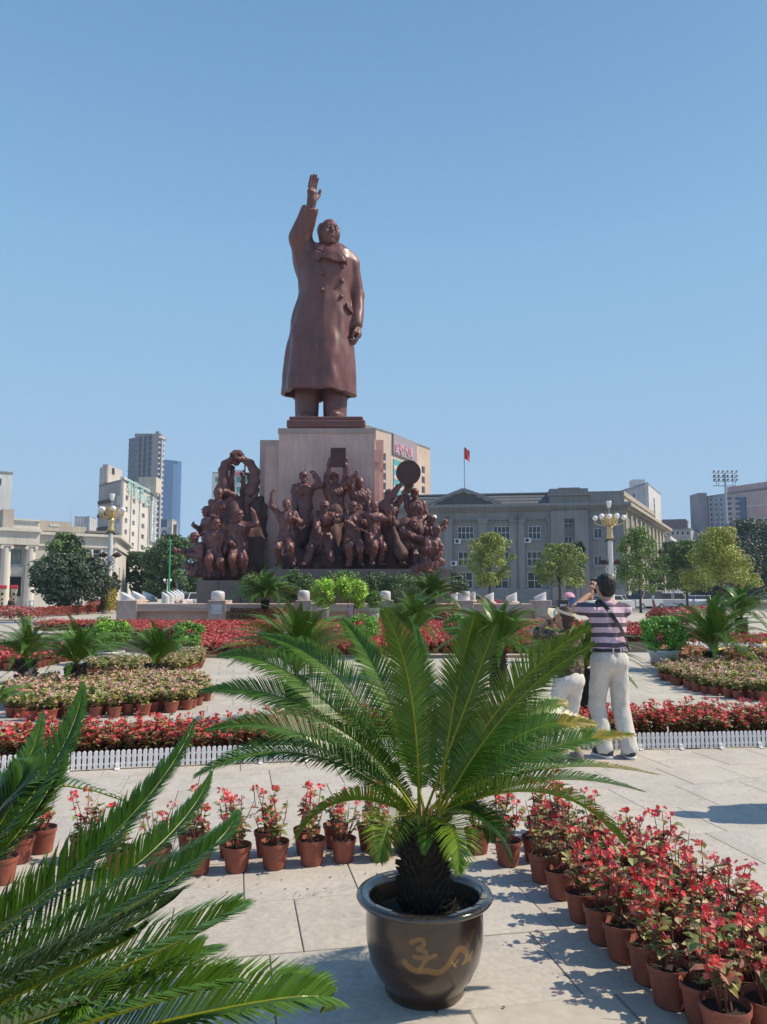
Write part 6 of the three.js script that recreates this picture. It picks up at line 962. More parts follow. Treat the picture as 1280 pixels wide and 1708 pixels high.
{
  const b = G(709, 1652), o = thing('potted_cycad', 'large cycad in a dark glazed pot with ochre painting, nearest to the viewer', 'potted palm', b), d0 = -b.z;
  const glaze = phys([1, 1, 1], 0.28, { map: potTexture(), clearcoat: 0.7, clearcoatRoughness: 0.12 }), rimM = phys([0.07, 0.052, 0.042], 0.25, { clearcoat: 0.8, clearcoatRoughness: 0.1 }), och = phys([0.42, 0.24, 0.06], 0.3, { clearcoat: 0.8, clearcoatRoughness: 0.1 });
  const R = 0.266, H = 0.375, pr = [[0.0, 0.0], [0.15, 0], [0.158, 0.012], [0.154, 0.03], [0.187, 0.07], [0.217, 0.13], [0.231, 0.2], [0.233, 0.27], [0.229, 0.335], [0.231, 0.348]];
  const pg = lathe(pr, 64); { const p = pg.attributes.position, uv = pg.attributes.uv; for (let i = 0; i < p.count; i++) uv.setY(i, clamp(p.getY(i) / 0.348, 0, 1)); } part(o, 'pot', pg, glaze).rotation.y = -1.42;
  const rim = part(o, 'pot_rim', lathe([[0.231, 0.346], [0.245, 0.345], [R, 0.352], [R + 0.006, 0.362], [R, 0.373], [0.25, H], [0.228, H - 0.002], [0.217, H - 0.012], [0.214, 0.34], [0.21, 0.28]], 64), rimM);
  for (const a of [-0.95, 0.48, 0.98, 1.25, 2.5, -2.6]) { const q = new THREE.Mesh(new THREE.LatheGeometry([[0.2495, H + 0.0012], [0.2285, H - 0.0005]].map((p) => new THREE.Vector2(...p)).reverse(), 8, a, 0.26 + 0.1 * Math.sin(a * 5)), och); q.name = 'glaze_patch'; rim.add(q); }
  part(o, 'soil', lathe([[0.212, 0.285], [0.12, 0.30], [0, 0.30]].reverse(), 24), M.soil);
  rnd = mulberry(12); const db = []; for (let i = 0; i < 60; i++) { const a = rr(0, 6.28), r = rr(0.1, 0.18); db.push(bar(v3(Math.cos(a) * r, 0.295, Math.sin(a) * r), v3(Math.cos(a) * r + rr(-0.03, 0.03), rr(0.30, 0.33), Math.sin(a) * r + rr(-0.03, 0.03)), 0.003, 4, 0.001)); }
  tag(part(o, 'dry_litter', db, mat([0.12, 0.09, 0.06], 1)), null, null, null, 'stuff');
  const cy = V(709, 1362, d0).y - 0, tk = part(o, 'trunk', trunkGeo(cy - 0.29, 0.088, 4, 260), M.palmTrunk); tk.position.y = 0.285;
  rnd = mulberry(21); const wool = []; for (let i = 0; i < 90; i++) { const a = rr(0, 6.28), e = rr(0.02, 0.09); wool.push(bar(v3(Math.cos(a) * e * 0.7, cy - 0.04, Math.sin(a) * e * 0.7), v3(Math.cos(a) * e, cy + rr(0.0, 0.055), Math.sin(a) * e), 0.004, 4, 0.001)); } tag(part(o, 'crown_fibre', wool, mat([0.20, 0.11, 0.06], 1)), null, null, null, 'stuff');
  // [tip px, tip py, tip distance offset, mid px, mid py, mid offset, extras]
  const YG = [2.4, 1.7, 1.1], LG = [1.5, 1.3, 1.05], OG = [1.75, 1.4, 0.9], TC = v3(0, 0.55, 0.8), AW = v3(0, 0.5, -0.85), FR = [
    [330, 1292, -0.16, 520, 1260, -0.12, { roll: 0.5 }], [350, 1217, -0.06, 525, 1234, -0.06, { up: v3(0, 0.8, 0.5) }], [340, 1152, 0.3, 525, 1188, 0.14, { up: TC }], [366, 1094, 0.42, 520, 1148, 0.18, { tint: LG, up: TC }], [438, 1060, 0.44, 582, 1150, 0.2, { tint: LG, up: TC }],
    [572, 1034, 0.46, 647, 1160, 0.2, { tint: LG, up: TC }], [642, 1022, -0.3, 686, 1160, -0.14, { tint: OG, up: AW }], [694, 1046, 0.5, 702, 1185, 0.22, { up: TC }], [792, 1028, -0.28, 757, 1178, -0.13, { tint: OG, up: AW }], [826, 1044, -0.36, 778, 1175, -0.15, { up: AW }],
    [980, 1048, -0.36, 840, 1172, -0.16, { tint: OG, up: AW }], [986, 1076, -0.3, 843, 1192, -0.14, { up: AW, tint: [1.2, 1.2, 1] }], [944, 1172, 0.42, 845, 1222, 0.24, { dry: 0.12, tint: LG, up: TC }], [992, 1208, 0.3, 858, 1232, 0.16, { dry: 0.28, tint: LG, up: TC }], [1054, 1226, 0.2, 878, 1262, 0.1, { dry: 0.22, tint: LG, up: v3(0, 0.8, 0.5) }], [1096, 1292, 0.06, 890, 1286, 0.02, { dry: 0.3, tint: LG }], [1072, 1320, -0.12, 888, 1304, -0.1, {}], [1038, 1400, -0.3, 888, 1320, -0.2, { tint: YG, up: v3(0, 0.8, -0.5) }],
    [852, 1438, -0.12, 800, 1364, -0.1, { tint: LG }], [766, 1452, -0.34, 752, 1378, -0.2, { tint: YG, n: 64 }], [634, 1432, -0.34, 655, 1368, -0.2, { tint: YG, n: 66, roll: 0.3 }], [498, 1392, -0.3, 590, 1334, -0.2, { tint: YG, up: v3(0, 0.8, -0.45) }], [818, 1400, 0.1, 790, 1352, 0.02, {}], [708, 1420, -0.3, 712, 1372, -0.17, { n: 44, L: 0.09, tint: LG }],
    [396, 1252, 0.24, 560, 1258, 0.12, {}], [960, 1266, 0.42, 838, 1276, 0.2, {}], [470, 1180, -0.25, 600, 1240, -0.12, {}],
  ];
  rnd = mulberry(33);
  FR.forEach(([tx, ty, td, mx, my, md, e], i) => { const a = i * 2.4, base = v3(b.x + 0.035 * Math.cos(a), cy - 0.02, b.z + 0.035 * Math.sin(a)); const dir = V(tx, ty, d0 + td); base.addScaledVector(v3(dir.x - b.x, 0, dir.z - b.z).normalize(), 0.03); const g = frondGeo(base, V(mx, my, d0 + md), dir, { n: 122, w: 0.006, L: 0.152, ...e }); g.translate(-b.x, -b.y, -b.z); part(o, 'frond', g, M.leafPalm); });
}
// ---- the cycad whose pot stands outside the frame at the lower left
{
  const b = v3(-1.0, 0, -1.12), o = thing('potted_cycad', 'cycad at the lower left corner, only its long fronds reaching into view', 'potted palm', b), cy = 0.80;
  part(o, 'pot', lathe([[0, 0], [0.15, 0], [0.2, 0.12], [0.22, 0.27], [0.25, 0.36], [0.21, 0.37], [0.2, 0.3], [0, 0.3]], 40), phys([0.05, 0.037, 0.03], 0.28, { clearcoat: 0.7 })); const t = part(o, 'trunk', trunkGeo(0.5, 0.09, 14), M.palmTrunk); t.position.y = 0.3;
  const FR = [[138, 1142, 1.75, 10, 1385, 1.5, {}], [70, 1190, 1.9, -50, 1420, 1.55, {}], [104, 1250, 1.65, -20, 1450, 1.45, {}], [324, 1204, 1.85, 128, 1450, 1.55, {}], [270, 1270, 1.95, 100, 1485, 1.6, {}], [352, 1290, 1.95, 170, 1490, 1.6, {}], [330, 1420, 1.75, 160, 1560, 1.5, {}], [394, 1356, 1.6, 206, 1520, 1.4, {}], [302, 1484, 1.45, 130, 1592, 1.3, { roll: 0.4 }], [384, 1516, 1.28, 210, 1612, 1.22, { tint: [1.7, 1.45, 1.1] }], [330, 1585, 1.4, 190, 1655, 1.28, { tint: [1.3, 1.2, 1] }], [352, 1650, 1.18, 200, 1690, 1.15, { tint: [1.6, 1.4, 1.1] }], [538, 1688, 1.3, 350, 1688, 1.22, { tint: [1.5, 1.3, 1.2], roll: -0.3, tp: 0.95, te: 1.0 }], [220, 1560, 1.05, 70, 1640, 1.1, {}], [30, 1270, 1.3, -60, 1450, 1.2, {}], [-60, 1200, 1.2, -120, 1430, 1.15, {}], [120, 1690, 0.95, 10, 1720, 1.0, { tint: [1.6, 1.4, 1] }]];
  rnd = mulberry(41);
  FR.forEach(([tx, ty, td, mx, my, md, e]) => { const T0 = V(tx, ty, td), base = v3(b.x, cy, b.z).addScaledVector(v3(T0.x - b.x, 0, T0.z - b.z).normalize(), 0.05), g = frondGeo(base, V(mx, my, md), T0, { n: 165, L: 0.135, w: 0.0048, v: 0.75, a0: 0.95, a1: 0.28, tp: 0.9, te: 1.15, tint: [0.85, 0.86, 0.75], ...e }); g.translate(-b.x, 0, -b.z); part(o, 'frond', g, M.leafPalm); });
  for (let i = 0; i < 9; i++) { const a = 1.9 + i * 0.42, g = frondGeo(v3(0.03 * Math.cos(a), cy, 0.03 * Math.sin(a)), v3(0.4 * Math.cos(a), cy + 0.35, 0.4 * Math.sin(a)), v3(0.85 * Math.cos(a), cy + 0.25, 0.85 * Math.sin(a)), { n: 60 }); part(o, 'frond', g, M.leafPalm); }
}
// ---- cycads further off: shared frond shapes turned about the crown
rnd = mulberry(55);
const FRONDS = [0, 1, 2, 3].map((k) => frondGeo(v3(0, 0, 0), v3(0.48, 0.18 + 0.04 * k, 0), v3(1.0, -0.04 + 0.07 * k, 0.02 * k), { n: 66, L: 0.135, w: 0.0085, seg: 8, v: 0.25, tint: [1.6, 1.5, 1.2], roll: 0.25 * (k - 1.5) }));
function cycad(label, px, py, crownPx, trunkPx, o = {}) { // base pixel, crown radius, trunk height in pixels
  rnd = mulberry(Math.round(px * 5 + py)); const b = o.d ? ground(px, o.d) : G(px, py), d = -b.z, k = d / FOCAL; if (o.y0) b.y = o.y0;
  const t = thing('potted_cycad', label, 'potted palm', b), r = crownPx * k, h = trunkPx * k, tr = (o.tw ?? 26) / 2 * k;
  const tk = part(t, 'trunk', trunkGeo(h, tr, Math.round(px), 90), M.palmTrunk);
  if (o.saucer) part(t, 'saucer', lathe([[0, 0], [o.saucer * k, 0], [o.saucer * k * 1.12, 6 * k], [o.saucer * k, 6 * k], [0, 3 * k]], 24), M.terracotta);
  const n = o.n ?? 46;
  for (let i = 0; i < n; i++) { const u = (i + 0.5) / n, m = part(t, 'frond', FRONDS[i % 4], M.leafPalm); const el = lerp(1.18, o.lo ?? -0.22, Math.pow(u, 0.6)) + rr(-0.1, 0.1); m.position.y = h; m.rotation.set(0, i * 2.39996 + rr(-0.2, 0.2), el, 'YXZ'); const s = r * rr(0.86, 1.1) * (u < 0.25 ? 0.92 : 1); m.scale.set(s, s, s); }
  return t;
}
cycad('cycad with a bare rough trunk at the left edge behind the flowers', 42, 1143, 92, 44, { tw: 30 });
cycad('cycad second from the left edge with a dark trunk', 125, 1153, 98, 44, { tw: 30 });
cycad('cycad in a red saucer third from the left edge', 262, 1136, 92, 28, { tw: 32, saucer: 30, lo: 0 });
cycad('cycad in a red saucer half hidden behind the left fronds of the big one', 494, 1212, 146, 84, { tw: 34, saucer: 34, lo: 0.05, n: 60 });
cycad('cycad behind the big one, seen between its tall centre fronds', 690, 1130, 100, 66, { tw: 28, lo: 0.1 });
cycad('cycad with a dark trunk right of the centre fronds', 832, 1150, 120, 62, { tw: 26, n: 54 });
cycad('cycad standing behind the two photographers', 979, 1202, 118, 84, { tw: 40 });
cycad('cycad among pale flowers on the right with fronds reaching wide', 1192, 1120, 112, 34, { tw: 24, saucer: 26 });
cycad('greyish cycad further back at the right edge', 1238, 1062, 74, 32, { tw: 18 });
cycad('cycad against the wall below the shadowed bronze group', 443, 1003, 66, 16, { d: 32.4, y0: 0.95, tw: 12, n: 56 });
cycad('cycad against the wall below the kneeling bronze figure', 719, 1003, 64, 16, { d: 32.4, y0: 0.95, tw: 12, n: 56 });
cycad('low cycad at the left edge beside the red begonias', -22, 1215, 78, 20, { tw: 24, lo: 0.2 });
// ---- begonias in terracotta pots
const leafShape = (p, dir, nrm, s, fold, P, K, k) => { const d = dir.clone().normalize(), sd = d.clone().cross(nrm).normalize(), q = (a, b, c) => p.clone().addScaledVector(d, a * s).addScaledVector(sd, b * s).addScaledVector(nrm, c * s); const o = q(0, 0, 0), m = q(0.5, 0, -0.02), e = q(1, 0.04, -0.12), L1 = q(0.2, 0.34, fold), L2 = q(0.62, 0.36, fold * 0.8), R1 = q(0.2, -0.34, fold), R2 = q(0.62, -0.34, fold * 0.8); for (const f of [[o, L1, m], [L1, L2, m], [L2, e, m], [e, R2, m], [R2, R1, m], [R1, o, m]]) { for (const v of f) P.push(v.x, v.y, v.z); for (let i = 0; i < 3; i++) K.push(...k); } };
function begonia(seed, o) {
  rnd = mulberry(seed); const Rp = o.R ?? 0.076, Hp = o.Hp ?? 0.14, LP = [], LK = [], FP = [], FK = [], st = [];
  const leaf = (p, a, y) => { const dir = v3(Math.cos(a), y, Math.sin(a)), n = v3(-Math.cos(a) * y * 0.8, 1, -Math.sin(a) * y * 0.8).normalize(); leafShape(p, dir, n, o.leaf * rr(0.65, 1.2), rr(0.05, 0.25), LP, LK, tint(o.lc[Math.floor(rnd() * o.lc.length)], 0.25)); };
  const flower = (p, s) => { const k = tint(o.fc[Math.floor(rnd() * o.fc.length)], 0.18), n = v3(rr(-1, 1), rr(0.1, 1), rr(-1, 1)).normalize(), a = n.clone().cross(v3(rr(-1, 1), rr(-1, 1), rr(-1, 1))).normalize(), b = n.clone().cross(a); for (const [ca, cb, w] of [[1, 0, 0.6], [-1, 0, 0.6], [0, 1, 0.42], [0, -1, 0.42]]) { const d = a.clone().multiplyScalar(ca).addScaledVector(b, cb), e = d.clone().cross(n), t1 = p.clone().addScaledVector(d, s * 0.55).addScaledVector(e, w * s).addScaledVector(n, s * 0.25), t2 = p.clone().addScaledVector(d, s * 0.55).addScaledVector(e, -w * s).addScaledVector(n, s * 0.25), t3 = p.clone().addScaledVector(d, s * 1.05).addScaledVector(n, s * 0.3); for (const v of [p, t1, t2, t1, t3, t2]) FP.push(v.x, v.y, v.z); for (let i = 0; i < 6; i++) FK.push(...k); } };
  for (let i = 0; i < o.stems; i++) {
    const a = rr(0, 6.28), tall = i < (o.tall ?? 2), h = (tall ? rr(0.75, 1) : rr(0.3, 0.72)) * o.h, lean = rr(0.05, tall ? 0.34 : 0.65) * h * (o.spread ?? 1), p0 = v3(Math.cos(a) * 0.02, Hp - 0.02, Math.sin(a) * 0.02), a2 = a + rr(-0.5, 0.5), p2 = v3(Math.cos(a2) * lean, Hp + h, Math.sin(a2) * lean), p1 = p0.clone().lerp(p2, 0.55).add(v3(rr(-0.02, 0.02), 0.01, rr(-0.02, 0.02)));
    if (!o.far) { st.push(bar(p0, p1, 0.0034, 4, 0.0028), bar(p1, p2, 0.0028, 4, 0.0016)); }
    const nl = Math.round(o.leaves * (tall ? 0.8 : 1)); for (let j = 0; j < nl; j++) { const t = Math.pow(rr(0.12, 1), tall ? 1 : 0.7), q = t < 0.55 ? p0.clone().lerp(p1, t / 0.55) : p1.clone().lerp(p2, (t - 0.55) / 0.45); leaf(q.add(v3(rr(-0.012, 0.012), rr(-0.01, 0.01), rr(-0.012, 0.012))), rr(0, 6.28), rr(-0.3, 0.7)); }
    if (rnd() < o.fl) { const c = Math.round(rr(0.6, 1.2) * o.nf); for (let j = 0; j < c; j++) flower(p2.clone().add(v3(rr(-1, 1), rr(-0.8, 0.7), rr(-1, 1)).multiplyScalar(o.fs * 1.7)), o.fs * rr(0.7, 1.15)); if (rnd() < 0.6) for (let j = 0; j < c * 0.5; j++) flower(p1.clone().add(v3(rr(-1, 1), rr(0, 1.2), rr(-1, 1)).multiplyScalar(o.fs * 2)), o.fs * rr(0.6, 1)); }
  }
  const n = o.far ? 10 : 24, pot = lathe(o.far ? [[0, 0], [Rp * 0.74, 0], [Rp, Hp]] : [[0, 0.002], [Rp * 0.72, 0.002], [Rp * 0.74, 0.006], [Rp * 0.93, Hp * 0.8], [Rp * 0.95, Hp * 0.82], [Rp, Hp * 0.84], [Rp * 1.02, Hp], [Rp * 0.96, Hp], [Rp * 0.9, Hp * 0.82]], n);
  return { pot, soil: o.far ? null : new THREE.CircleGeometry(Rp * 0.93, 16).rotateX(-Math.PI / 2).translate(0, Hp * 0.84, 0), stem: st.length ? merge(st) : null, foliage: polyG(LP, LK), flowers: FP.length ? polyG(FP, FK) : null };
}
const stemM = mat([0.16, 0.05, 0.03], 0.7), flM = M.petal, lfM = phys([1, 1, 1], 0.5, { transmission: 0.22, side: THREE.DoubleSide, vertexColors: true });
function begoniaThing(v, name, label, cat, group) {
  const t = thing(name, label, cat, [0, 0, 0], 0, group); part(t, 'pot', v.pot, M.terracotta); if (v.soil) part(t, 'soil', v.soil, M.soil); if (v.stem) part(t, 'stems', v.stem, stemM).userData.kind = 'stuff'; part(t, 'foliage', v.foliage, lfM).userData.kind = 'stuff'; if (v.flowers) part(t, 'flowers', v.flowers, flM).userData.kind = 'stuff'; return t;
}
const REDF = [[0.74, 0.05, 0.07], [0.78, 0.09, 0.12], [0.68, 0.05, 0.045], [0.8, 0.18, 0.18]], MIXL = [[0.18, 0.21, 0.05], [0.27, 0.24, 0.08], [0.34, 0.16, 0.08], [0.40, 0.11, 0.07], [0.22, 0.28, 0.07]], LIML = [[0.38, 0.42, 0.10], [0.50, 0.50, 0.20], [0.30, 0.38, 0.08], [0.46, 0.36, 0.20]], PINKF = [[0.78, 0.35, 0.38], [0.82, 0.52, 0.50], [0.74, 0.24, 0.28], [0.8, 0.62, 0.55]];
function row(variants, name, cat, group, label, spots) {
  const base = variants.map(() => null);
  spots.forEach(([x, z, s, y], i) => { const k = Math.floor(rnd() * variants.length), lb = typeof label === 'function' ? label(i, x, z) : label; let t; const turn = rr(0, 6.28); if (!base[k]) { t = base[k] = begoniaThing(variants[k], name, lb, cat, group); t.position.set(x, y ?? 0, z); t.rotation.y = turn; t.scale.setScalar(s); } else { t = copyOf(base[k], name, [x, y ?? 0, z], turn, lb); t.scale.setScalar(s); } t.rotation.x = rr(-0.04, 0.04); });
}
// front arc
const NTH = ['first', 'second', 'third', 'fourth', 'fifth', 'sixth', 'seventh', 'eighth', 'ninth', 'tenth', 'eleventh', 'twelfth', 'thirteenth', 'fourteenth', 'fifteenth', 'sixteenth', 'seventeenth', 'eighteenth', 'nineteenth', 'twentieth', 'last'];
const frontV = [1, 2, 3, 4, 5, 6, 7, 8].map((k) => begonia(k * 17, { h: 0.255, stems: 9, tall: 3, leaves: 6, leaf: 0.048, R: 0.08, spread: 1.4, lc: [[0.22, 0.25, 0.07], [0.30, 0.28, 0.10], [0.35, 0.24, 0.12], [0.30, 0.13, 0.08], [0.20, 0.27, 0.07]], fc: [[0.76, 0.05, 0.07], [0.80, 0.10, 0.12], [0.72, 0.045, 0.045], [0.82, 0.20, 0.20]], fl: 0.55, nf: 9, fs: 0.0125 }));
{
  rnd = mulberry(61); const A = [];
  const px = [[330, 1460], [395, 1456], [458, 1451], [520, 1445], [573, 1440], [634, 1438], [200, 1462], [262, 1458], [32, 1442], [4, 1476], [385, 1432], [446, 1430], [512, 1426], [560, 1417], [618, 1420], [674, 1424], [738, 1424], [797, 1426], [848, 1446], [70, 1425], [140, 1440], [318, 1432]];
  for (const [x, y] of px) { const g = G(x, y - 4); A.push([g.x, g.z, rr(0.93, 1.06)]); }
  const A1 = A.filter((q) => q[0] < 0.3).sort((p, q) => p[0] - q[0]);
  row(frontV, 'begonia_pot', 'begonia', 'red begonias in the front row left of the big cycad', (i) => NTH[i] + ' potted red begonia from the left in the loose row left of the big cycad', A1);
  const edge = [[848, 1446], [905, 1475], [937, 1501], [969, 1538], [1004, 1571], [1041, 1606], [1079, 1641], [1119, 1677], [1166, 1712], [1215, 1756]].map(([x, y]) => G(x, y - 4)), B = A.filter((q) => q[0] >= 0.3);
  edge.forEach((g, i) => { for (let j = 0; j < 4; j++) { const off = j * 0.195, tx = 0.92, tz = -0.36 + 0.05 * j; const x = g.x + off * tx + rr(-0.022, 0.022), z = g.z + off * tz + rr(-0.022, 0.022); if (x < 1.9) B.push([x, z, rr(0.93, 1.08), 0, i, j]); } });
  for (const [x, y] of [[880, 1432], [930, 1415], [985, 1420], [900, 1400], [950, 1440], [870, 1395], [835, 1400], [925, 1392]]) { const g = G(x, y); if (!B.some((q) => Math.hypot(q[0] - g.x, q[1] - g.z) < 0.13)) B.push([g.x, g.z, rr(0.95, 1.05)]); }
  const C2 = []; for (const q of B) if (!C2.some((r) => Math.hypot(q[0] - r[0], q[1] - r[1]) < 0.115)) C2.push(q);
  const bk = C2.filter((q) => q.length <= 4).sort((p, q) => p[0] - q[0]);
  row(frontV, 'begonia_pot', 'begonia', 'red begonias in the dense drift right of the big cycad', (i) => { const q = C2[i]; return q.length > 4 ? 'potted red begonia in the right drift, ' + NTH[q[5]] + ' outward in the ' + NTH[q[4]] + ' rank from the back' : 'potted red begonia at the back of the right drift, ' + NTH[bk.indexOf(q)] + ' from its left end'; }, C2);
}
// fence: its line on the ground
const fenceLine = new THREE.CatmullRomCurve3([[-260, 1312], [-120, 1301], [80, 1289], [340, 1276.5], [500, 1270.5], [580, 1264], [862, 1253], [970, 1250.5], [1075, 1250.5], [1280, 1246.5], [1460, 1243]].map(([x, y]) => G(x, y)));
{
  const f = thing('picket_fence', 'low white plastic picket fence in front of the red begonia border', 'fence'), LN = fenceLine.getLength(), n = Math.min(296, Math.floor(LN / 0.0465)), h = 0.168;
  const s = new THREE.Shape(); s.moveTo(-0.0155, 0.012); s.lineTo(0.0155, 0.012); s.lineTo(0.0155, h - 0.014); s.absarc(0, h - 0.014, 0.0155, 0, Math.PI, false); s.closePath();
  const pk = new THREE.ExtrudeGeometry(s, { depth: 0.006, bevelEnabled: true, bevelSize: 0.0012, bevelThickness: 0.0012, bevelSegments: 1, curveSegments: 6 });
  rnd = mulberry(66);
  for (let i = 0; i < n; i++) { const u = i / (n - 1), p = fenceLine.getPointAt(u), t = fenceLine.getTangentAt(u), m = part(f, 'picket', pk, M.whitePlastic); m.position.set(p.x, 0, p.z); m.rotation.set(0, Math.atan2(-t.z, t.x), rr(-0.012, 0.012)); }
  const K = Math.floor(LN / 0.41);
  for (let i = 0; i < K; i++) { const a = fenceLine.getPointAt(i / K), b = fenceLine.getPointAt((i + 1) / K), t = b.clone().sub(a), L = t.length(), an = Math.atan2(-t.z, t.x), mid = a.clone().lerp(b, 0.5); for (const y of [0.05, 0.115]) { const r = part(f, 'rail', bx(L, 0.018, 0.006, 0, y, -0.006), M.whitePlastic); r.position.set(mid.x, 0, mid.z); r.rotation.y = an; } const ft = part(f, 'foot', [rb(0.036, 0.05, 0.02, 0.004, 0, 0.024, 0.016), rb(0.04, 0.012, 0.07, 0.004, 0, 0.007, 0.03)], M.whitePlastic); ft.position.set(a.x, 0, a.z); ft.rotation.y = an; }
}
// border behind the fence
const bordV = [1, 2, 3, 4, 5].map((k) => begonia(k * 23 + 5, { h: 0.25, stems: 12, tall: 2, leaves: 9, leaf: 0.058, spread: 1.5, lc: MIXL, fc: REDF, fl: 0.85, nf: 7, fs: 0.016 }));
{
  rnd = mulberry(71); const A = [], LN = fenceLine.getLength();
  for (let j = 0; j < 4; j++) for (let s = 0.05 + (j % 2) * 0.085; s < LN; s += 0.18) { const u = s / LN, p = fenceLine.getPointAt(u), t = fenceLine.getTangentAt(u), nx = t.z, nz = -t.x, o = 0.14 + j * 0.185; const x = p.x + nx * o + rr(-0.03, 0.03), z = p.z + nz * o + rr(-0.03, 0.03); if (Math.abs(x) < -z * 0.53 + 0.15) A.push([x, z, rr(0.9, 1.12)]); }
  row(bordV, 'begonia_pot', 'begonia', 'red begonias in the border behind the picket fence', 'red begonia in the closely planted border behind the white picket fence', A);
}
// pale pink and lime begonias round the cycads
let farPale;
const pinkV = [1, 2, 3, 4].map((k) => begonia(k * 31 + 9, { h: 0.2, stems: 11, tall: 1, leaves: 10, leaf: 0.066, spread: 1.5, lc: LIML, fc: PINKF, fl: 0.5, nf: 5, fs: 0.018, Hp: 0.13, R: 0.085 }));
function inside(p, poly) { let c = false; for (let i = 0, j = poly.length - 1; i < poly.length; j = i++) { const a = poly[i], b = poly[j]; if ((a.z > p.z) !== (b.z > p.z) && p.x < (b.x - a.x) * (p.z - a.z) / (b.z - a.z) + a.x) c = !c; } return c; }
function fill(pxs, step, seed, avoid = []) { rnd = mulberry(seed); const P = pxs.map(([x, y]) => G(x, y)), xs = P.map((p) => p.x), zs = P.map((p) => p.z), A = []; for (let z = Math.max(...zs); z > Math.min(...zs); z -= step) for (let x = Math.min(...xs); x < Math.max(...xs); x += step) { const q = { x: x + rr(-0.3, 0.3) * step, z: z + rr(-0.3, 0.3) * step }; if (inside(q, P) && !avoid.some((a) => Math.hypot(q.x - a.x, q.z - a.z) < a.r)) A.push([q.x, q.z, rr(0.88, 1.15)]); } return A; }
{
  const av = [[262, 1136, 0.36], [125, 1153, 0.22], [42, 1143, 0.22]].map(([x, y, r]) => ({ ...G(x, y), r }));
  row(pinkV, 'pale_begonia_pot', 'begonia', 'pale pink begonias round the left cycads', 'pale pink and lime leaved begonia potted in the island bed round the left cycads', fill([[60, 1206], [180, 1197], [300, 1188], [336, 1176], [353, 1164], [345, 1150], [296, 1143], [210, 1142], [150, 1148], [60, 1152], [10, 1160], [10, 1200]], 0.215, 81, av));
  farPale = fill([[150, 1132], [226, 1130], [300, 1128], [332, 1122], [342, 1096], [318, 1094], [296, 1106], [210, 1114], [150, 1120]], 0.23, 82, av);
  const av2 = [[1190, 1120, 0.34]].map(([x, y, r]) => ({ ...G(x, y), r }));
  row(pinkV, 'pale_begonia_pot', 'begonia', 'pale begonias round the right cycad', 'pale pink and lime leaved begonia in the island bed round the right cycad', fill([[1097, 1138], [1140, 1152], [1210, 1164], [1296, 1173], [1296, 1130], [1200, 1124], [1130, 1118], [1104, 1124]], 0.215, 83, av2));
  const warmV = [1, 2].map((k) => begonia(k * 37 + 3, { h: 0.22, stems: 9, tall: 1, leaves: 9, leaf: 0.07, lc: [[0.36, 0.30, 0.09], [0.42, 0.20, 0.08], [0.28, 0.27, 0.07]], fc: [[0.72, 0.22, 0.14], [0.75, 0.4, 0.3]], fl: 0.7, nf: 5, fs: 0.02, Hp: 0.13, R: 0.085 }));
  row(warmV, 'warm_begonia_pot', 'begonia', 'orange tinged begonias at the right', 'orange tinged begonia in the strip behind the right cycad bed', [...fill([[1090, 1114], [1128, 1116], [1180, 1108], [1176, 1096], [1130, 1094], [1096, 1100]], 0.24, 84, av2), ...fill([[1222, 1112], [1300, 1118], [1300, 1104], [1240, 1098], [1205, 1102]], 0.3, 85, av2)]);
}
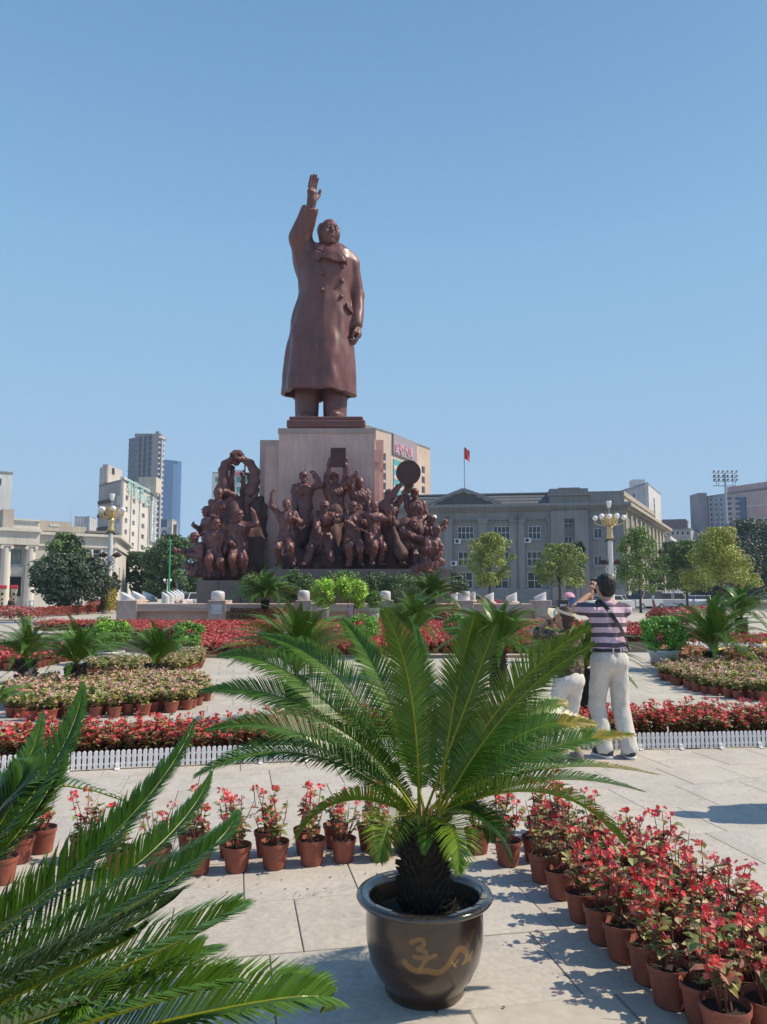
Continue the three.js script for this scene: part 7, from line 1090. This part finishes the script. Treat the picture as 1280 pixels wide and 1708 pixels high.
// the far beds: too many to count
{
  const v0 = begonia(301, { far: 1, h: 0.25, stems: 7, tall: 1, leaves: 5, leaf: 0.075, lc: [[0.38, 0.12, 0.08], [0.44, 0.14, 0.10], [0.30, 0.16, 0.08], [0.20, 0.18, 0.06]], fc: [[0.62, 0.07, 0.07], [0.68, 0.16, 0.15]], fl: 0.8, nf: 4, fs: 0.028, Hp: 0.14, R: 0.085 });
  const bed = (name, label, list, v = v0) => { const t = thing(name, label, 'flower bed'); t.userData.kind = 'stuff'; const put = (nm, g, m) => { const I = new THREE.InstancedMesh(g, m, list.length), M4 = new THREE.Matrix4(), q = new THREE.Quaternion(); I.name = nm; list.forEach(([x, z, s, y], i) => { q.setFromAxisAngle(UPV, (i * 2.4) % 6.28); M4.compose(v3(x, y ?? 0, z), q, v3(s, s, s)); I.setMatrixAt(i, M4); }); I.castShadow = I.receiveShadow = true; t.add(I); }; put('pots', v.pot, M.terracotta); put('foliage', v.foliage, lfM); put('flowers', v.flowers, flM); return t; };
  rnd = mulberry(91); const A = [];
  const rise = (d) => 0.17 * sm(21, 32, d);
  bed('flower_bed', 'strip of pale pink begonias behind the red saucer cycad', farPale, begonia(311, { far: 1, h: 0.2, stems: 11, tall: 1, leaves: 9, leaf: 0.068, spread: 1.5, lc: LIML, fc: PINKF, fl: 0.5, nf: 5, fs: 0.018, Hp: 0.13, R: 0.085 }));
  for (let z = -19.5; z > -31.6; z -= 0.23) for (let x = -13.5; x < 9.5; x += 0.24) { const px = 640 + x / -z * FOCAL; if (z > -26 && (px < 318 || px > 905)) continue; if (px < 226 && z > -30) continue; if (z > -23 && px > 690 && px < 905 && z > -20.5) continue; A.push([x + rr(-0.06, 0.06), z + rr(-0.06, 0.06), rr(0.9, 1.2), rise(-z)]); }
  bed('flower_bed', 'broad bed of red begonias rising to the monument wall', A);
  const sh = new THREE.Shape(); sh.moveTo(21, 0.004); sh.lineTo(33, 0.004); sh.lineTo(33, 0.165); sh.lineTo(27, 0.08); sh.closePath(); const mg = new THREE.ExtrudeGeometry(sh, { depth: 22, bevelEnabled: false }).rotateY(Math.PI / 2).translate(-12, 0, 0); const mo = part(scene, 'flower_bed_soil', boxUV(mg), M.soil); tag(mo, 'dark soil bank under the broad red bed', null, null, 'structure');
  const ed = part(scene, 'bed_edging', bb(V(334, 1097, 19.2).x, V(1000, 1097, 19.2).x, 0, 0.07, -19.3, -19.2), mat([0.34, 0.24, 0.17], 0.8)); tag(ed, 'thin wooden edging board along the front of the broad red bed', 'edging');
  const B = []; for (let z = -20.5; z > -24; z -= 0.26) for (let x = 8.3; x < 13; x += 0.26) B.push([x + rr(-0.06, 0.06), z + rr(-0.06, 0.06), rr(0.9, 1.2), 0]);
  for (let z = -25; z > -29; z -= 0.28) for (let x = 6.5; x < 11; x += 0.28) B.push([x + rr(-0.06, 0.06), z + rr(-0.06, 0.06), rr(0.9, 1.2), 0]);
  bed('flower_bed', 'smaller bed of red begonias on the right beyond the round shrub', B);
  const D = []; for (let z = -16; z > -19; z -= 0.26) for (let x = -9.5; x < -7.4; x += 0.26) D.push([x + rr(-0.06, 0.06), z + rr(-0.06, 0.06), rr(0.9, 1.2), 0]);
  bed('flower_bed', 'red begonia bed cut by the left edge behind the first cycad', D);
  // pansies in yellow, white and violet at the right edge
  rnd = mulberry(95); const pn = thing('pansy_bed', 'mixed yellow white and violet pansies at the right edge', 'flower bed'); pn.userData.kind = 'stuff'; const pp = ground(1262, 19.5); part(pn, 'foliage', leafCloud(2500, () => ({ x: pp.x + rr(-1.6, 1.6), y: rr(0.02, 0.25), z: pp.z + rr(-1.4, 1.4) }), 0.07, () => tint([0.07, 0.15, 0.03], 0.3)), M.leaf); part(pn, 'flowers', leafCloud(1500, () => ({ x: pp.x + rr(-1.6, 1.6), y: rr(0.2, 0.32), z: pp.z + rr(-1.4, 1.4), n: v3(0, 0.6, 0.8) }), 0.085, (o) => { const u = vnoise(o.x * 1.3 + 40, o.z * 1.3 + 40, 1e5, 2); return tint(u < 0.4 ? [0.75, 0.6, 0.05] : u < 0.55 ? [0.16, 0.08, 0.5] : [0.8, 0.8, 0.76], 0.1); }), M.petal);
}
// small things lying on the paving: fallen leaves and petals
{
  rnd = mulberry(97); const lf = thing('fallen_leaf_litter', 'scattered dry leaves and petals on the paving near the pots', 'litter'); lf.userData.kind = 'stuff';
  part(lf, 'leaves', leafCloud(42, () => { const a = rnd(), p = a < 0.6 ? G(rr(330, 640), rr(1452, 1500)) : G(rr(640, 1180), rr(1440, 1690)); return { x: p.x, y: 0.006, z: p.z, n: v3(0, 6, 0) }; }, 0.017, () => tint(rnd() < 0.5 ? [0.06, 0.045, 0.03] : [0.35, 0.1, 0.06], 0.3), 4), M.leaf);
}
// ------------------------------------------------------------------ the two people taking photographs
function vertexTint(g, f) { const p = g.attributes.position, c = new Float32Array(p.count * 3); for (let i = 0; i < p.count; i++) c.set(f(p.getX(i), p.getY(i), p.getZ(i)), i * 3); g.setAttribute('color', new THREE.BufferAttribute(c, 3)); return g; }
function dressed(name, label, pos, yaw, k, sk, o) {
  const t = thing(name, label, 'person', pos, yaw); t.scale.setScalar(k);
  const J = skeleton(sk), a = A3, S = J.spine, ax = J.ax, fw = J.fwd, R = new THREE.Matrix4().makeBasis(ax, S, fw), at = (q, s, x, z = 0) => a(q.clone().addScaledVector(S, s).addScaledVector(ax, x).addScaledVector(fw, z));
  const skinM = mat([0.50, 0.29, 0.20], 0.55), w = o.w ?? 1, [lo, hi] = bounds(J, 0.2);
  // skin: one continuous body
  const L = [ell(at(J.pelvis, 0.02, 0), [0.14, 0.15, 0.10], 0.05, R), ell(at(J.pelvis, 0.2, 0), [0.125, 0.2, 0.085], 0.06, R), ell(at(J.chest, 0.05, 0), [0.15, 0.16, 0.095], 0.06, R), cap(a(J.shR), a(J.shL), 0.045, 0.045, 0.05), cap(at(J.neck, -0.03, 0), a(J.head.clone().addScaledVector(S, -0.07)), 0.055, 0.05, 0.03)];
  for (const n of ['R', 'L']) { L.push(cap(a(J['sh' + n]), a(J['el' + n]), 0.046, 0.038, 0.03), cap(a(J['el' + n]), a(J['hand' + n]), 0.04, 0.026, 0.015), cap(a(J['hip' + n]), a(J['kn' + n]), 0.078, 0.052, 0.05), cap(a(J['kn' + n]), a(J['foot' + n].clone().addScaledVector(S, 0.01)), 0.052, 0.036, 0.02), ell(a(J['kn' + n].clone().lerp(J['foot' + n], 0.3).add(v3(0, 0, -0.015))), [0.05, 0.11, 0.05], 0.03), cap(a(J['foot' + n].clone().add(v3(0, -0.04, 0))), a(J['foot' + n].clone().add(v3(0, -0.055, 0)).addScaledVector(J['toe' + n], 0.13)), 0.034, 0.026, 0.02)); }
  L.push(near(a(J.head), 0.24, headPrims(J, 'none')));
  const hg = [];
  for (const n of ['R', 'L']) { const s = n === 'R' ? -1 : 1, hd = v3(...(o['dir' + n] ?? a(J['hand' + n].clone().sub(J['el' + n])))).normalize(), hp = handPrims(J['hand' + n].clone().addScaledVector(hd, 0.008), hd, v3(...(o['palm' + n] ?? [-s, 0, 0.3])), o.curl ?? 0.7, s, 1.0), c = J['hand' + n].clone().addScaledVector(hd, 0.08); hg.push(sdfMesh(blend([cap(a(J['hand' + n].clone().addScaledVector(hd, -0.06)), a(J['hand' + n]), 0.027, 0.024, 0.02), ...hp]), a(c.clone().addScalar(-0.16)), a(c.clone().addScalar(0.16)), 0.0042)); }
  part(t, 'body', [sdfMesh(blend(L), lo, hi, 0.0095), ...hg], skinM);
  // shirt
  const wr = (f, am, s) => (x, y, z) => { const d = f(x, y, z); return Math.abs(d) > 0.05 ? d : d + am * vn3(x * 11, y * 9, z * 11, s) + am * 0.8 * vn3(x * 26 + y * 12, y * 11 - x * 9, z * 26, s + 3); };
  const hem = o.hem ?? 0.07, sl = o.sleeve ?? 0.7, H = [ell(at(J.pelvis, 0.06, 0), [0.168 * w, 0.17, 0.122 * w], 0.05, R), ell(at(J.pelvis, 0.2, 0), [0.162 * w, 0.2, 0.118 * w], 0.06, R), ell(at(J.chest, 0.04, 0), [0.188 * w, 0.17, 0.125 * w], 0.06, R), cap(at(J.shR, 0.005, 0.0), at(J.shL, 0.005, 0.0), 0.058, 0.058, 0.05), cap(at(J.neck, -0.03, 0), at(J.neck, 0.0, 0), 0.075, 0.062, 0.02)];
  const cuts = [];
  for (const n of ['R', 'L']) { const e = J['sh' + n].clone().lerp(J['el' + n], sl); H.push(cap(a(J['sh' + n]), a(e), 0.062, 0.066, 0.03)); cuts.push([e, J['el' + n].clone().sub(J['sh' + n]).normalize()]); }
  const hb = blend(H), q0 = J.pelvis.clone().addScaledVector(S, hem), shirt = wr((x, y, z) => { let d = hb(x, y, z); d = Math.max(d, (q0.x - x) * S.x + (q0.y - y) * S.y + (q0.z - z) * S.z); for (const [e, n] of cuts) { const r = Math.hypot(x - e.x, y - e.y, z - e.z); if (r < 0.16) d = Math.max(d, (x - e.x) * n.x + (y - e.y) * n.y + (z - e.z) * n.z); } return d; }, 0.02, 3);
  const sg = sdfMesh(shirt, lo, hi, 0.009); if (o.shirtUV) o.shirtUV(sg, J); part(t, 'shirt', sg, o.shirtM);
  // trousers
  const pl = o.leg ?? 1, P2 = [ell(at(J.pelvis, 0.0, 0), [0.168 * w, 0.16, 0.128 * w], 0.05, R), ell(at(J.pelvis, -0.03, 0.07, -0.055), [0.08, 0.09, 0.078], 0.05, R), ell(at(J.pelvis, -0.03, -0.07, -0.055), [0.08, 0.09, 0.078], 0.04, R)];
  for (const n of ['R', 'L']) { const f = J['kn' + n].clone().lerp(J['foot' + n], pl).add(v3(0, pl > 0.95 ? 0.0 : 0, 0)); P2.push(cap(a(J['hip' + n]), a(J['kn' + n]), 0.099, 0.083, 0.03), cap(a(J['kn' + n]), a(f), 0.083, o.cuff ?? 0.08, 0.02)); }
  const pb = blend(P2), qb = J.pelvis.clone().addScaledVector(S, 0.10), cutY = J.knR.clone().lerp(J.footR, pl).y - (pl > 0.95 ? 0.04 : 0);
  part(t, 'trousers', sdfMesh(wr((x, y, z) => Math.max(pb(x, y, z), (x - qb.x) * S.x + (y - qb.y) * S.y + (z - qb.z) * S.z, cutY - y), 0.013, 8), lo, hi, 0.0095), o.pantsM);
  if (o.belt) { const bt = ell(at(J.pelvis, 0.085, 0), [0.172 * w, 0.2, 0.130 * w], 0.0, R); part(t, 'belt', sdfMesh((x, y, z) => Math.max(bt(x, y, z), Math.abs((x - J.pelvis.x) * S.x + (y - J.pelvis.y) * S.y + (z - J.pelvis.z) * S.z - 0.085) - 0.019), lo, hi, 0.0095), mat([0.016, 0.016, 0.028], 0.4)); }
  // hair
  const hc = J.head, HR = J.headRot, h3 = (x, y, z) => a(v3(x, y, z).applyMatrix4(HR).add(hc)), hl = o.hair(h3, HR), hbld = blend(hl), fz = v3(0, 0, 1).transformDirection(HR), upv = v3(0, 1, 0).transformDirection(HR);
  part(t, 'hair', sdfMesh((x, y, z) => { const X = x - hc.x, Y = y - hc.y, Z = z - hc.z, f = fz.x * X + fz.y * Y + fz.z * Z, u = upv.x * X + upv.y * Y + upv.z * Z; return Math.max(hbld(x, y, z), Math.min(f - 0.035 + Math.max(0, 0.06 - u) * 0.5, 0.075 - u)) + 0.008 * vn3(x * 45, y * 30, z * 45, 6) + 0.004 * vn3(x * 110, y * 60, z * 110, 7); }, a(hc.clone().addScalar(-0.24)), a(hc.clone().addScalar(0.2)), 0.0055), o.hairM);
  // shoes
  for (const n of ['R', 'L']) { const f = J['foot' + n], d = J['toe' + n], p = (s, y) => a(v3(f.x + d.x * s, y, f.z + d.z * s)); const up = blend([cap(p(-0.045, 0.055), p(0.13, 0.045), 0.043, 0.038, 0.02), cap(p(-0.03, 0.08), p(0.02, 0.075), 0.044, 0.04, 0.02)]), so = blend([cap(p(-0.05, 0.02), p(0.14, 0.02), 0.046, 0.043, 0.01)]); const b0 = [f.x - 0.26, -0.02, f.z - 0.26], b1 = [f.x + 0.26, 0.17, f.z + 0.26]; const sh = part(t, 'shoe', sdfMesh((x, y, z) => Math.max(up(x, y, z), 0.022 - y, y - 0.115), b0, b1, 0.007), o.shoeM); const s2 = new THREE.Mesh(sdfMesh((x, y, z) => Math.max(so(x, y, z), -y + 0.001, y - 0.028), b0, b1, 0.007), o.soleM); s2.name = 'sole'; sh.add(s2); }
  return { t, J };
}
{ // the man in the striped polo shirt
  const pos = G(1022, 1262), c = document.createElement('canvas'); c.width = 64; c.height = 512; const g = c.getContext('2d'); g.fillStyle = 'rgb(206,176,190)'; g.fillRect(0, 0, 64, 512); g.fillStyle = 'rgb(84,74,88)'; for (let i = 0; i < 5; i++) g.fillRect(0, 20 + i * 102.4, 64, 46); g.fillStyle = 'rgba(225,200,210,0.5)'; for (let i = 0; i < 5; i++) { g.fillRect(0, 14 + i * 102.4, 64, 4); g.fillRect(0, 69 + i * 102.4, 64, 4); }
  const tx = new THREE.CanvasTexture(c); tx.colorSpace = THREE.SRGBColorSpace; tx.wrapS = tx.wrapT = THREE.RepeatWrapping;
  const k = 1.72 / 1.75, yaw = Math.PI + 0.2;
  const inv = (px, py, d) => { const q = V(px, py, d).sub(pos).divideScalar(k).applyAxisAngle(v3(0, 1, 0), -yaw); return [q.x, q.y, q.z]; };
  const d = -pos.z, lh = inv(986, 989, d + 0.34), rh = inv(999, 985, d + 0.36);
  const { t, J } = dressed('person', 'man seen from behind in a pink and grey striped polo shirt raising a phone', pos, yaw, k, { pelvis: [0, 0.95, 0], lean: [0, 1, 0.02], headDir: [0.03, 1, 0.12], pitch: -0.2, yaw: 0.12, handL: lh, handR: rh, elbowL: [0.9, -0.6, 0.1], elbowR: [-0.9, -0.7, 0.2], footL: [0.09, 0.085, -0.03], footR: [-0.13, 0.085, -0.10], toeL: [0.3, 0, 1], toeR: [-0.15, 0, 1] },
    { w: 1.04, hem: 0.075, sleeve: 0.72, belt: 1, leg: 1, cuff: 0.085, palmL: [-0.6, 0.2, 0.6], palmR: [0.6, 0.2, 0.6], dirL: [-0.15, 1, 0.1], dirR: [0.35, 0.9, 0.1], curl: 0.75, shirtM: mat([1, 1, 1], 0.85, { map: tx }), shirtUV: (sg) => { const p = sg.attributes.position, uv = sg.attributes.uv; for (let i = 0; i < p.count; i++) uv.setXY(i, p.getX(i) * 2, (p.getY(i) + 0.012 * vn3(p.getX(i) * 9, p.getY(i) * 6, p.getZ(i) * 9, 2)) / 0.49 + 0.1); }, pantsM: mat([0.63, 0.60, 0.56], 0.85, { map: rep(T.grain, 2) }), hair: (h, R) => [ell(h(0, 0.03, -0.012), [0.094, 0.10, 0.108], 0.01, R), ell(h(0, -0.03, -0.05), [0.082, 0.075, 0.06], 0.03, R)], hairM: mat([0.011, 0.010, 0.011], 0.62), shoeM: mat([0.03, 0.035, 0.055], 0.6), soleM: mat([0.72, 0.72, 0.72], 0.6) });
  const col = part(t, 'collar', new THREE.TorusGeometry(0.068, 0.018, 8, 28).rotateX(Math.PI / 2).scale(1, 1.3, 0.95).translate(J.neck.x, J.neck.y + 0.005, J.neck.z), mat([0.52, 0.36, 0.44], 0.85));
  for (const x of [-0.05, 0.03]) part(t, 'belt_loop', rb(0.012, 0.05, 0.01, 0.003, x, J.pelvis.y + 0.085, J.pelvis.z - 0.139), mat([0.6, 0.57, 0.53], 0.85));
  const ph = thing('phone', 'black phone held up in both hands by the man in the striped shirt', 'phone', V(991, 977, d + 0.37), yaw); part(ph, 'case', rb(0.075, 0.152, 0.011, 0.005), M.dark); part(ph, 'camera_bump', rb(0.022, 0.03, 0.004, 0.0015, 0.02, 0.052, 0.0068), mat([0.05, 0.05, 0.055], 0.3)); part(ph, 'screen', bb(-0.034, 0.034, -0.07, 0.07, -0.0062, -0.0056), mat([0.02, 0.025, 0.03], 0.15));
  // shoulder strap of a bag worn across the back
  const st = thing('shoulder_bag', 'dark bag strap running diagonally across the striped shirt', 'bag', pos, yaw); st.scale.setScalar(k);
  const cp = [[0.115, 1.492, 0.03], [0.105, 1.515, -0.03], [0.085, 1.47, -0.098], [0.02, 1.36, -0.138], [-0.07, 1.22, -0.140], [-0.155, 1.08, -0.09], [-0.185, 1.02, 0.0], [-0.17, 1.0, 0.1]].map((q) => v3(...q)), cv = new THREE.CatmullRomCurve3(cp), P = [], N = 40; for (let i = 0; i <= N; i++) { const p = cv.getPoint(i / N), tn = cv.getTangent(i / N), out = v3(p.x, 0, p.z - 0.0).normalize(), sd = tn.clone().cross(out).normalize().multiplyScalar(0.019); P.push([p.clone().add(sd), p.clone().sub(sd), p.clone().add(sd).addScaledVector(out, 0.006), p.clone().sub(sd).addScaledVector(out, 0.006)]); }
  const tri = []; const Q = (a, b, c, e) => { for (const v of [a, b, c, a, c, e]) tri.push(v.x, v.y, v.z); }; for (let i = 1; i <= N; i++) { const A = P[i - 1], B = P[i]; Q(A[2], B[2], B[3], A[3]); Q(A[0], A[1], B[1], B[0]); Q(A[0], B[0], B[2], A[2]); Q(A[1], A[3], B[3], B[1]); }
  part(st, 'strap', polyG(tri), mat([0.016, 0.016, 0.02], 0.7)); part(st, 'pouch', rb(0.2, 0.15, 0.07, 0.02, -0.1, 0.96, 0.185), mat([0.018, 0.018, 0.02], 0.7)); part(st, 'buckle', rb(0.045, 0.03, 0.012, 0.004, 0.052, 1.415, -0.133), M.steel);
}
{ // the woman in the sun visor
  const pos = G(950, 1270), k = 0.82, yaw = Math.PI + 0.42, d = -pos.z;
  const inv = (px, py, dd) => { const q = V(px, py, dd).sub(pos).divideScalar(k).applyAxisAngle(v3(0, 1, 0), -yaw); return [q.x, q.y, q.z]; };
  const lh = inv(919, 1036, d + 0.16), rh = inv(929, 1036, d + 0.26);
  const tx = dataTex(256, (u, v) => { const a = fbm(u, v, 5, 4, 201), b = fbm(u + 0.3, v, 9, 3, 207); return a > 0.58 ? [0.46, 0.40, 0.32] : b > 0.52 ? [0.20, 0.17, 0.13] : [0.29, 0.245, 0.185]; }, true, 6);
  const { t, J } = dressed('person', 'shorter woman seen from behind in brown patterned top and white calf length trousers', pos, yaw, k, { pelvis: [0, 0.93, -0.03], lean: [0, 1, 0.05], headDir: [0.05, 1, 0.12], pitch: -0.32, yaw: 0.5, handL: lh, handR: rh, elbowL: [0.9, -0.5, 0.1], elbowR: [-0.6, -0.8, 0.2], footL: [0.12, 0.085, 0.02], footR: [-0.1, 0.085, -0.03], toeL: [0.2, 0, 1], toeR: [-0.2, 0, 1] },
    { w: 1.1, hem: 0.0, sleeve: 0.85, leg: 0.62, cuff: 0.086, palmL: [-0.6, 0.2, 0.6], palmR: [0.6, 0.2, 0.6], dirL: [-0.1, 1, 0.2], dirR: [0.3, 0.9, 0.2], curl: 0.8, shirtM: mat([1, 1, 1], 0.8, { map: tx }), pantsM: mat([0.66, 0.64, 0.61], 0.85, { map: rep(T.grain, 2) }), hair: (h, R) => [ell(h(0, 0.025, -0.012), [0.094, 0.098, 0.108], 0.01, R), ell(h(0, -0.06, -0.055), [0.078, 0.1, 0.06], 0.04, R), ell(h(0, -0.10, -0.075), [0.05, 0.07, 0.04], 0.03, R)], hairM: mat([0.045, 0.024, 0.017], 0.6), shoeM: mat([0.22, 0.19, 0.17], 0.7), soleM: mat([0.3, 0.28, 0.26], 0.7) });
  const v = thing('sun_visor', 'cream sun visor on the head of the shorter woman', 'visor', v3(J.head.x, J.head.y, J.head.z).multiplyScalar(k).applyAxisAngle(v3(0, 1, 0), yaw).add(pos)); v.setRotationFromMatrix(new THREE.Matrix4().makeRotationY(yaw).multiply(J.headRot)); v.scale.setScalar(k);
  const cream = mat([0.66, 0.58, 0.42], 0.8, { side: THREE.DoubleSide }); const bg = new THREE.CylinderGeometry(0.108, 0.112, 0.035, 32, 1, true).scale(0.96, 1, 1.08).translate(0, 0.055, -0.005); part(v, 'band', bg, cream);
  const br = new THREE.RingGeometry(0.1, 0.185, 28, 4, 0.3, Math.PI - 0.6).rotateX(Math.PI / 2), bp = br.attributes.position; for (let i = 0; i < bp.count; i++) { const r = Math.hypot(bp.getX(i), bp.getZ(i)); bp.setY(i, 0.05 - (r - 0.1) * 0.2 - bp.getX(i) * bp.getX(i) * 2.6); } br.scale(0.96, 1, 1.08); br.computeVertexNormals(); part(v, 'brim', br, cream);
  const ph = thing('phone', 'dark phone held up by the woman in the visor', 'phone', V(923, 1024, d + 0.24), yaw); part(ph, 'case', rb(0.072, 0.15, 0.01, 0.0045), M.dark); part(ph, 'screen', bb(-0.032, 0.032, -0.068, 0.068, -0.0058, -0.0052), mat([0.02, 0.025, 0.03], 0.15)); part(ph, 'camera_bump', rb(0.02, 0.028, 0.004, 0.0015, 0.018, 0.05, 0.006), M.steel);
  const wr = J.handL.clone().lerp(J.elL, 0.14), bd = J.handL.clone().sub(J.elL).normalize(), bc = part(t, 'bracelet', new THREE.TorusGeometry(0.033, 0.008, 8, 20).applyQuaternion(new THREE.Quaternion().setFromUnitVectors(v3(0, 0, 1), bd)).translate(wr.x, wr.y, wr.z), M.dark);
}
// a passer-by just outside the right edge, whose shadow falls across the paving
farPerson('person in plain clothes standing outside the right edge of the view', 1640, 5.75, 967, [0.3, 0.3, 0.32], [0.1, 0.1, 0.12], 1.2).position.copy(v3(3.62, 0, -5.72));
renderer.render(scene, camera);
